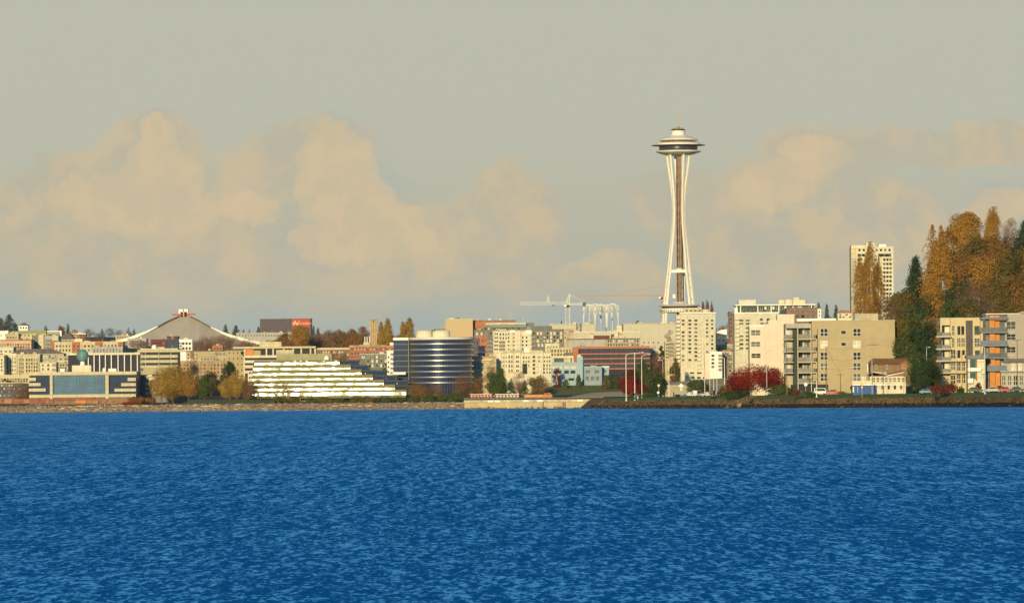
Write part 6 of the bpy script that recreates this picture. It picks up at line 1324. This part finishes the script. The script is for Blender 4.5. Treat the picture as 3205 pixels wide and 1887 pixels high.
# ------------------------------------------------------------------ trees of the far skyline and the city
T = tree
for a in [
 ('conifer', 'haze', 'tall dark conifer on the skyline at the far left', 28, 984, 40, 4900), ('conifer', 'haze', 'dark conifer cut off by the left edge of the skyline', 3, 995, 34, 4920),
 ('conifer', 'haze', 'broad low conifer between the left conifers and the white skyline house', 48, 1012, 26, 4930), ('conifer', 'haze', 'small pointed conifer right of the green flat roof', 143, 1020, 18, 4700),
 ('round', 'rust', 'rusty orange round tree on the left skyline', 192, 1020, 26, 4700), ('conifer', 'dark', 'thin dark conifer beside the rusty tree', 213, 1013, 13, 4690),
 ('bare', 'mauve', 'bare mauve-brown tree right of the red-brown skyline house', 280, 1027, 34, 4800), ('bare', 'mauve', 'bare tree between skyline houses and the arena, left one', 305, 1042, 30, 4790),
 ('conifer', 'haze', 'bluish conifer left of the arena, first of the row', 320, 1029, 13, 5200), ('bare', 'haze', 'grey bare tree in the row left of the arena', 345, 1027, 34, 5200), ('bare', 'haze', 'second grey bare tree in the row left of the arena', 372, 1032, 26, 5190),
 ('conifer', 'haze', 'bluish conifer above the left arena beam', 402, 1027, 14, 5200), ('conifer', 'haze', 'smaller bluish conifer nearest the arena beam', 419, 1030, 12, 5210),
 ('conifer', 'haze', 'bluish conifer right of the arena, nearest it', 706, 1016, 20, 5300), ('conifer', 'haze', 'broad bluish conifer right of the arena', 738, 1018, 26, 5300), ('conifer', 'haze', 'small bluish conifer between the arena and the stage tower', 762, 1031, 11, 5280), ('conifer', 'haze', 'very small bluish conifer before the stage tower', 780, 1031, 9, 5290),
 ('conifer', 'haze', 'bluish conifer touching the left edge of the purple stage tower', 809, 1022, 17, 5250), ('conifer', 'haze', 'bluish conifer at the right edge of the purple stage tower', 981, 1020, 16, 5260), ('conifer', 'haze', 'lone bluish conifer right of the purple stage tower', 995, 1026, 16, 5250),
 ('conifer', 'dark', 'small dark conifer left of the white crane mast', 1757, 1004, 9, 4700), ('round', 'olive', 'dark round tree above the round office penthouse', 1355, 1021, 20, 4420), ('round', 'olive', 'low olive tree on the hall roof line left of the tripod tower', 1996, 1003, 22, 4700),
 ('bare', 'brown', 'grey-brown trees seen under the tripod tower', 2098, 1003, 30, 4800),
 ('poplar', 'gold', 'golden poplar right of the slender brick tower', 1213, 996, 26, 4600), ('poplar', 'gold', 'lower golden poplar touching the slender brick tower', 1192, 1008, 18, 4600), ('poplar', 'gold', 'twin golden poplar, the taller one', 1279, 993, 30, 4600), ('poplar', 'gold', 'twin golden poplar, the shorter left one', 1261, 1007, 18, 4610),
 ('poplar', 'mauve', 'mauve bare poplar right of the tripod tower, left of three', 2200, 945, 14, 4500), ('poplar', 'mauve', 'mauve bare poplar right of the tripod tower, tallest of three', 2214, 939, 14, 4500), ('poplar', 'mauve', 'mauve bare poplar right of the tripod tower, right of three', 2228, 944, 14, 4500),
 ('bare', 'rust', 'rusty bare tree left of the second condominium tower', 2285, 978, 40, 3900), ('bare', 'mauve', 'purplish bare tree above the slate-blue house', 2258, 996, 42, 3920), ('bare', 'rust', 'low rusty tree right of the first condominium tower', 2243, 1010, 30, 3880),
 ('conifer', 'haze', 'bluish conifer right of the second condominium, left of three', 2562, 948, 24, 4200), ('conifer', 'haze', 'bluish conifer right of the second condominium, middle of three', 2588, 952, 24, 4200), ('conifer', 'haze', 'bluish conifer right of the second condominium, right of three', 2616, 954, 24, 4200),
 ('round', 'haze', 'grey-green tree behind the three bluish conifers', 2600, 975, 60, 4250),
 ('round', 'orange', 'orange-brown tree standing before the red banner', 940, 1018, 66, 4500), ('round', 'rust', 'dark rusty tree left of the one before the banner', 888, 1036, 40, 4500),
]: T(*a)
for i, (x, y, w) in enumerate([(875, 1062, 46), (1000, 1043, 50), (1035, 1036, 54), (1070, 1036, 54), (1105, 1034, 50), (1137, 1024, 44), (1190, 1050, 40), (1225, 1048, 56), (1262, 1050, 56), (1300, 1056, 50), (1330, 1058, 44), (850, 1070, 50), (915, 1064, 60), (960, 1060, 64), (1020, 1066, 60), (1080, 1064, 60), (1130, 1058, 56), (985, 1052, 56), (1055, 1048, 60), (1118, 1046, 56)]):
    T('round', ['brown', 'mauve', 'brown', 'rust'][i % 4], ['brown leafless tree in the long wooded ridge behind the factory', 'brown leafless tree low on the ridge, in front of its crest'][i >= 12], x, y, w * 1.15, 4700 - (i >= 12) * 150, group='leafless trees of the wooded ridge', dens=1.0, trunk=.02)
for i, (x, y, w) in enumerate([(640, 1057, 40), (668, 1053, 44), (700, 1050, 44), (730, 1056, 40), (762, 1062, 40), (792, 1068, 36), (620, 1066, 40), (430, 1066, 40), (455, 1070, 34), (310, 1060, 40), (270, 1056, 36)]):
    T('bare', ['mauve', 'brown'][i % 2], 'leafless mauve-brown tree at the foot of the arena', x, y, w * 1.3, 4440, group='leafless trees round the arena', dens=1.6)
tag_ = 'trees of the park'
for a in [
 ('round', 'gold', 'big golden leaning tree right of the globe building', 540, 1143, 110, 3560), ('round', 'gold', 'lower golden tree at the left foot of the big golden one', 505, 1170, 70, 3555), ('round', 'orange', 'orange-brown tree right of the big golden one', 590, 1160, 70, 3558),
 ('round', 'dark', 'bluish dark evergreen before the tan slab block', 718, 1135, 56, 3600), ('round', 'green', 'dull green tree right of the white-framed glass block', 640, 1175, 52, 3560), ('round', 'gold', 'golden round tree beside the terraced office', 740, 1165, 60, 3550), ('round', 'gold', 'smaller golden tree left of the one beside the terraced office', 707, 1178, 44, 3552),
 ('round', 'brown', 'brown tree at the left corner of the terraced office', 775, 1190, 44, 3552), ('bare', 'brown', 'bare brown tree above the golden trees, before the brick range', 600, 1125, 60, 3780), ('round', 'olive', 'olive tree in front of the tan apartment range', 660, 1160, 46, 3780),
 ('round', 'rust', 'rust-red bare tree at the lower left of the round office', 1315, 1205, 70, 3550), ('bare', 'rust', 'rust-red leafless tree in front of the round office', 1370, 1196, 60, 3560), ('bare', 'rust', 'reddish leafless tree at the centre foot of the round office', 1440, 1176, 66, 3550), ('bare', 'rust', 'tall reddish leafless tree at the right edge of the round office', 1475, 1178, 50, 3556), ('bare', 'rust', 'reddish leafless tree under the low tan deck', 1500, 1172, 40, 3553),
 ('round', 'green', 'round green tree left of the cream apartments', 1540, 1166, 50, 3570), ('poplar', 'green', 'tall narrow green tree before the broad cream block', 1568, 1150, 32, 3575), ('round', 'green', 'dark green tree below the narrow green one', 1555, 1190, 60, 3560), ('bare', 'mauve', 'mauve bare tree before the dark garage door', 1625, 1158, 50, 3580), ('bare', 'rust', 'tall rust tree rising before the low tan deck', 1540, 1128, 36, 3620),
 ('round', 'olive', 'olive tree right of the pale shelter', 1680, 1178, 56, 3580), ('bare', 'brown', 'brown bare tree at the left end of the lawn', 1700, 1180, 50, 3575), ('conifer', 'green', 'small green cedar left of the pale shelter', 1600, 1185, 22, 3570), ('conifer', 'green', 'small green cedar right of the pale shelter', 1643, 1190, 22, 3570),
 ('round', 'maroon', 'maroon tree in front of the pale blue office', 1742, 1150, 24, 3630), ('poplar', 'green', 'narrow green shrub tree before the blue office stair tower', 1810, 1167, 14, 3630), ('round', 'green', 'small light green tree at the foot of the blue office', 1772, 1183, 16, 3625), ('round', 'green', 'dull green tree under the striped office', 1905, 1168, 34, 3620), ('round', 'green', 'second dull green tree under the striped office', 1932, 1172, 36, 3622), ('round', 'olive', 'low olive tree right of the grey-blue gallery', 1893, 1180, 20, 3618),
 ('bare', 'mauve', 'mauve bare tree above the right end of the striped office', 2048, 1076, 46, 3800), ('round', 'dark', 'small dark green tree right of the striped office roof', 2072, 1070, 22, 3790), ('bare', 'mauve', 'mauve bare tree below the small dark green one', 2060, 1105, 50, 3700), ('round', 'maroon', 'maroon tree left of the ochre block', 2072, 1100, 24, 3550), ('bare', 'brown', 'leafless tree with open branches left of the condominium tower', 2098, 1026, 40, 3600), ('round', 'olive', 'olive tree at the foot of the condominium tower', 2108, 1118, 34, 3400), ('bare', 'mauve', 'greyish bare tree between lamp posts left of the ochre block', 2055, 1130, 50, 3400),
 ('bare', 'mauve', 'mauve bare tree at the left edge, before the low cream garages', 60, 1195, 70, 3570), ('bare', 'brown', 'brown bare tree just left of the globe building', 85, 1210, 40, 3565), ('round', 'dark', 'dark tree between cream blocks at the far left', 20, 1184, 40, 3610), ('round', 'olive', 'small dark tree at the top left corner of the globe building', 66, 1160, 20, 3700),
 ('bare', 'mauve', 'mauve bare trees right of the parking deck', 1030, 1105, 60, 3850), ('bare', 'rust', 'rusty bare tree left of the brick factory', 1070, 1100, 50, 3860), ('bare', 'brown', 'brown bare tree right of the parking deck building', 1000, 1100, 40, 3870), ('round', 'dark', 'dark green tree left of the narrow white balconied block', 1205, 1128, 16, 3800), ('bare', 'rust', 'bare reddish tree on the gravel bank beyond the shaded wing', 1290, 1196, 50, 3600),
 ('bare', 'mauve', 'bare tree above the arena forecourt, right', 810, 1072, 44, 4300), ('bare', 'mauve', 'bare tree right of the parking deck penthouse', 900, 1066, 50, 4300), ('bare', 'rust', 'rusty bare tree behind the parking deck', 945, 1062, 50, 4300),
]: T(*a)
for i, (x, y, w, lf) in enumerate([(870, 1238, 60, 'green'), (905, 1236, 60, 'olive'), (975, 1240, 50, 'green'), (1015, 1239, 60, 'olive'), (1060, 1240, 50, 'green'), (1115, 1238, 50, 'olive'), (1150, 1236, 50, 'olive'), (1200, 1238, 56, 'green'), (1245, 1240, 56, 'green'), (1292, 1238, 56, 'green'), (1345, 1228, 56, 'green'), (1385, 1232, 50, 'green'), (1420, 1226, 60, 'green'), (1450, 1230, 50, 'green'), (825, 1240, 50, 'dark')]):
    T('bush', lf, 'green waterside bush in the hedge below the terraced office', x, y, w, 3520, group='bushes along the waterside', base=1262 - (x - 860) * .012)
for x, y, l in ((415, 1234, 'left orange-red bush by the shore below the globe building'), (440, 1234, 'middle orange-red bush by the shore below the globe building'), (470, 1238, 'right orange-red bush by the shore below the golden tree')): T('bush', 'rust', l, x, y, 38, 3505, base=1262)
T('bush', 'red', 'low bright red hedge at the water below the orange-red bushes', 400, 1259, 80, 3492, base=1268)
for i, x in enumerate((533, 545, 860, 868, 884, 896)):
    pass
# ------------------------------------------------------------------ headland trees
H_ = dict(head=True)
T('round', 'red', 'broad dark red maple on the bank beside the stairway', 2352, 1152, 150, 2500, name='maple_tree', trunk=.12, dens=1.3, **H_); T('round', 'red', 'right half of the red maple group before the white block', 2418, 1144, 96, 2505, name='maple_tree', trunk=.2, dens=.9, **H_)
T('round', 'red', 'low left branch of the red maples, beside the orange bush', 2308, 1182, 80, 2510, name='maple_tree', trunk=.05, **H_)
T('bush', 'green', 'large round green bush between the maple and the parked maroon car', 2444, 1197, 92, 2440, base=1242, **H_); T('bush', 'green', 'green bush left of the maple with yellow flecks', 2268, 1196, 40, 2600, base=1240, **H_); T('bush', 'dark', 'dark low bushes under the maple above the stairway', 2310, 1212, 90, 2480, base=1248, **H_); T('bush', 'rust', 'orange-brown bush left of the maple', 2285, 1208, 50, 2560, base=1244, **H_)
T('bush', 'dark', 'dark bush on the bank top left of the stairway', 2262, 1226, 70, 2540, base=1252, **H_)
T('round', 'green', 'tall green and yellowish tree behind the three tall lamps', 2005, 1128, 74, 2850, trunk=.05, **H_); T('round', 'maroon', 'dark red tree at the left of the tall lamps', 1968, 1160, 62, 2840, trunk=.08, dens=1.3, **H_); T('round', 'red', 'deep red low tree between the first and second tall lamps', 1985, 1178, 70, 2830, trunk=.1, **H_); T('round', 'green', 'dark green rounded tree right of the third tall lamp', 2042, 1160, 66, 2845, trunk=.08, **H_); T('round', 'maroon', 'maroon-topped tree right of the tall lamps', 2062, 1152, 52, 2860, trunk=.08, **H_); T('bush', 'dark', 'dark bush under the tree right of the tall lamps', 2062, 1196, 50, 2820, base=1238, **H_)
T('round', 'green', 'compact green tree above the parked cars', 2180, 1188, 66, 2740, trunk=.06, dens=1.3, **H_); T('bush', 'dark', 'dark bush just right of the compact green tree', 2212, 1188, 34, 2745, base=1228, **H_)
for i, (x, y, w, l) in enumerate([(1982, 1224, 14, 'small dark bush left of the second tall lamp'), (2010, 1232, 40, 'low green bush at the foot of the third tall lamp'), (2045, 1230, 46, 'low dark bush left of the oval sign'), (2530, 1222, 60, 'green hedge below the balcony tower'), (2490, 1215, 30, 'dark red bush by the round bush'), (2680, 1218, 30, 'brown bush in front of the blue garage'), (2700, 1212, 36, 'rusty brown bush under the yellow sign'), (2760, 1212, 46, 'dark green bush before the pale cottage'), (2800, 1215, 36, 'olive bush before the pale cottage'), (2640, 1226, 60, 'low hedge right of the red car')]):
    T('bush', ['dark', 'green', 'dark', 'green', 'maroon', 'brown', 'rust', 'dark', 'olive', 'green'][i], l, x, y, w, 2770 if x < 2100 else 2345, base=1240 if x < 2100 else 1236, **H_)
for i, (x, y, w, l, lf) in enumerate([(2938, 1192, 50, 'left maroon hedge below the cream corner balconies', 'maroon'), (2975, 1190, 44, 'middle maroon hedge below the cream corner balconies', 'maroon'), (3006, 1206, 30, 'dark bush right of the maroon hedges', 'dark'), (3060, 1190, 30, 'dark round bush under the white terrace', 'maroon'), (3128, 1196, 50, 'dark green bush before the orange panel', 'dark'), (3172, 1204, 30, 'small dark bush at the far right before the grey-sided block', 'dark'), (3100, 1205, 36, 'brown bush left of the orange panel foot', 'olive')]):
    T('bush', lf, l, x, y, w, 2170, base=1236, **H_)
# wooded bluff
T('conifer', 'dark', 'dark green pointed conifer rising left of the golden-brown poplar', 2866, 802, 78, 2600, dens=3.2, lsz=.4, **H_)
T('poplar', 'orange', 'huge orange-brown poplar on the bluff', 2945, 705, 84, 2590, dens=1.6, lean=-.02, lsz=.42, **H_); T('poplar', 'orange', 'orange-brown poplar shoulder left of the huge one', 2918, 850, 62, 2585, dens=1.4, lsz=.4, **H_)
T('round', 'orange', 'round orange tree crowning the bluff', 3018, 655, 110, 2640, dens=1.6, lsz=.34, base=900, **H_)
T('poplar', 'orange', 'slim pointed orange tree on the bluff top', 3105, 648, 48, 2650, dens=.9, base=830, **H_); T('bare', 'mauve', 'bare twiggy tree on the bluff top at the right', 3165, 675, 60, 2650, base=850, **H_); T('conifer', 'dark', 'dark conifer cut off by the right edge of the photo', 3208, 690, 70, 2600, base=900, **H_)
T('poplar', 'orange', 'golden poplar screening the white high-rise, left plume', 2692, 800, 40, 2800, dens=.5, base=1030, **H_); T('poplar', 'orange', 'golden poplar screening the white high-rise, tallest plume', 2720, 758, 44, 2800, dens=.55, base=1030, **H_); T('poplar', 'orange', 'golden poplar screening the white high-rise, right plume', 2747, 800, 34, 2805, dens=.5, base=1030, **H_)
bl = [(3050, 745, 100, 'olive'), (3110, 740, 110, 'rust'), (3170, 735, 110, 'olive'), (3010, 790, 90, 'rust'), (3070, 800, 110, 'orange'), (3140, 800, 120, 'olive'), (3200, 780, 110, 'rust'), (3000, 870, 90, 'dark'), (3050, 880, 110, 'brown'), (3110, 870, 120, 'olive'), (3175, 865, 120, 'rust'), (3220, 850, 110, 'olive'),
      (2985, 930, 80, 'green'), (3030, 935, 100, 'olive'), (3090, 925, 110, 'brown'), (3150, 925, 110, 'olive'), (3210, 930, 100, 'rust'), (2890, 930, 80, 'dark'), (2840, 900, 80, 'olive'), (2810, 905, 80, 'olive'), (2785, 920, 70, 'brown'), (2860, 960, 90, 'green'), (2820, 980, 90, 'olive'), (2780, 970, 80, 'rust'), (2890, 1010, 100, 'dark'), (2840, 1040, 90, 'green'), (2930, 985, 90, 'orange'), (2905, 1060, 90, 'dark'), (2950, 1050, 90, 'orange'), (2860, 1090, 80, 'green'), (2925, 1110, 70, 'olive'), (2960, 1140, 60, 'olive'), (2760, 985, 70, 'olive'), (3000, 985, 90, 'green'), (3060, 990, 90, 'olive'), (3130, 990, 90, 'brown'), (3190, 1000, 90, 'olive')]
WORD = {'olive': 'olive-brown', 'rust': 'rust-coloured', 'orange': 'orange', 'dark': 'dark green', 'green': 'green', 'brown': 'brown half-bare'}
for i, (x, y, w, lf) in enumerate(bl):
    r_ = 'near the bluff top' if y < 850 else ('halfway up the bluff' if y < 960 else 'low on the bluff')
    T('bare' if lf == 'brown' else 'round', lf, WORD[lf] + ' tree ' + r_ + (', behind the right-hand blocks' if x > 2970 else ', right of the tan block'), x, y, w, 2620 - (y - 735) * .45, base=y + 150, dens=.95, trunk=.02, group='trees massed on the wooded bluff', lsz=.36, **H_)
T('round', 'dark', 'big dark green tree by the street right of the brown-roofed house', 2880, 1116, 96, 2300, trunk=.18, dens=1.2, **H_); T('bush', 'green', 'green treetop behind the brown-roofed house', 2845, 1080, 90, 2480, base=1180, **H_); T('round', 'dark', 'smaller dark tree joined to the big one on its right', 2918, 1140, 60, 2310, trunk=.12, **H_)
# driftwood and pale rocks along the far beach
rl_ = random.Random(12)
for i in range(46):
    x = rl_.choice([rl_.uniform(60, 460), rl_.uniform(450, 900), rl_.uniform(1040, 1450)]); y = rl_.uniform(1264, 1281); d = 3461 + rl_.uniform(2, 14)
    X = WX(x, y, d); z_ = bankz(X, d) + .25; ln = rl_.uniform(1.5, 5)
    o = MB().tube([(-ln / 2, 0, 0), (0, .2, .12), (ln / 2, .1, 0)], [.28, .32, .2], 7).build('driftwood_log', mat('driftwood', (.62, .50, .33), .9, .2), None, (X, d - .8, z_)); o.rotation_euler = (0, 0, rl_.uniform(-.3, .3)); tag(o, 'pale driftwood log lying on the rocky beach below the city', 'driftwood log', 'driftwood logs on the far beach')
# loose rocks of the two shores: too many to count, one object each
def rocks(name, label, mats, pts):
    mb = MB(); q = random.Random(9)
    for (x, y, z, r) in pts:
        k = len(mb.v); a0 = q.uniform(0, 6.28)
        for j, (rr, zz) in enumerate(((.7, -.3), (1, .15), (.55, .6))):
            for i in range(6): s = q.uniform(.75, 1.2); mb.v.append((x + r * rr * s * math.cos(a0 + i * 1.047), y + r * rr * s * math.sin(a0 + i * 1.047), z + r * zz * s))
        mi = q.randrange(len(mats))
        for j in range(2):
            for i in range(6): i2 = (i + 1) % 6; mb.f.append((k + j * 6 + i, k + j * 6 + i2, k + j * 6 + 6 + i2, k + j * 6 + 6 + i)); mb.mi.append(mi)
        mb.f.append(tuple(k + 12 + i for i in range(6))); mb.mi.append(mi)
    o = mb.build(name, mats); tag(o, label, 'rocks'); struct(o, 'stuff')
pts = []
for i in range(2600):
    X = headpt(rl_.uniform(0, 1.0) ** 1.3, 0); t = rl_.random(); Y = shoreY(X) - .8 + 7.2 * t; pts.append((X, Y, (-.1 + 3.7 * t) * ss((X - 40.5) / 9 + .15), rl_.uniform(.2, .7)))
RA = mat('rock_tan', (.22, .14, .06), .9, .25, .5); RB = mat('rock_brown', (.14, .085, .035), .9, .25, .5); RCk = mat('rock_dark', (.035, .026, .015), .9, .25, .5)
rocks('loose_rocks', 'loose tan and brown rocks piled on the headland bank', [RA, RB, RB, RB, RCk], [p for p in pts if p[2] > 1.5])
rocks('wet_rocks', 'dark wet rocks along the headland waterline', [RCk, RCk, RCk, RB], [p for p in pts if p[2] <= 1.5])
pts = [(x, y, bankz(x, y) + .1, rl_.uniform(.25, .9)) for x, y in [(rl_.uniform(-360, 60), 3459 + 20 * rl_.random()) for i in range(2600)]]
rocks('beach_rocks', 'pale and brown rocks covering the beach below the city', [mat('rock_pale', (.42, .31, .19), .9, .2, .5), mat('rock_mid', (.30, .21, .13), .9, .2, .5), mat('rock_umber', (.22, .15, .10), .9, .2, .5)], pts)  # three rock tones dealt out at random
# added slender trees: stand in for tree reflections that dim the office's left glass
for i, (x, y, w) in enumerate([(808, 1186, 22), (838, 1192, 24), (866, 1182, 22), (886, 1190, 24), (905, 1198, 20), (940, 1204, 22)]):
    T('bare', 'brown', 'added slender pale-trunked birch, for tree reflections in the terraced office glass', x, y, w, 3538, group='birches before the terraced office', bark=PALEBARK, dens=.55)
# woods on the slopes to the left of the city: one mass, its trees cannot be told apart
cp = []
for i in range(420):
    X = -rl_.uniform(455, 1500); Y = rl_.uniform(3700, 5100); z_ = G(X, Y); r = rl_.uniform(3.5, 7)
    d_ = RG.normal(size=(90, 3)); d_ /= np.linalg.norm(d_, axis=1)[:, None]; cp.append(np.array([X, Y, z_ + r * 1.1]) + d_ * r * RG.uniform(.6, 1, (90, 1)) * np.array([1, 1, 1.25]))
V_, Q = leaves(np.concatenate(cp), 1.1, .7); mi_ = np.repeat(RG.randint(0, 3, 420), 90)
o = link('far_wood', npmesh('far_wood', V_, Q, mi_, [LF['brown'], LF['green'], LF['olive']])); tag(o, 'brown and green wooded slopes left of the city', 'wood'); struct(o, 'stuff')
# air: a thin even haze over the whole bay
HAZE = 0.9e-5
if HAZE:
    m = bpy.data.materials.new('thin_haze'); m.use_nodes = True; t = m.node_tree; t.nodes.clear()
    o_ = t.nodes.new('ShaderNodeOutputMaterial'); v_ = t.nodes.new('ShaderNodeVolumePrincipled'); v_.inputs['Density'].default_value = HAZE; v_.inputs['Color'].default_value = (.90, .93, .95, 1); v_.inputs['Anisotropy'].default_value = 0.0
    t.links.new(v_.outputs[0], o_.inputs['Volume'])
    struct(MB().box(-9100, 9100, -400, 12100, -2, 300).build('haze', m), 'stuff')
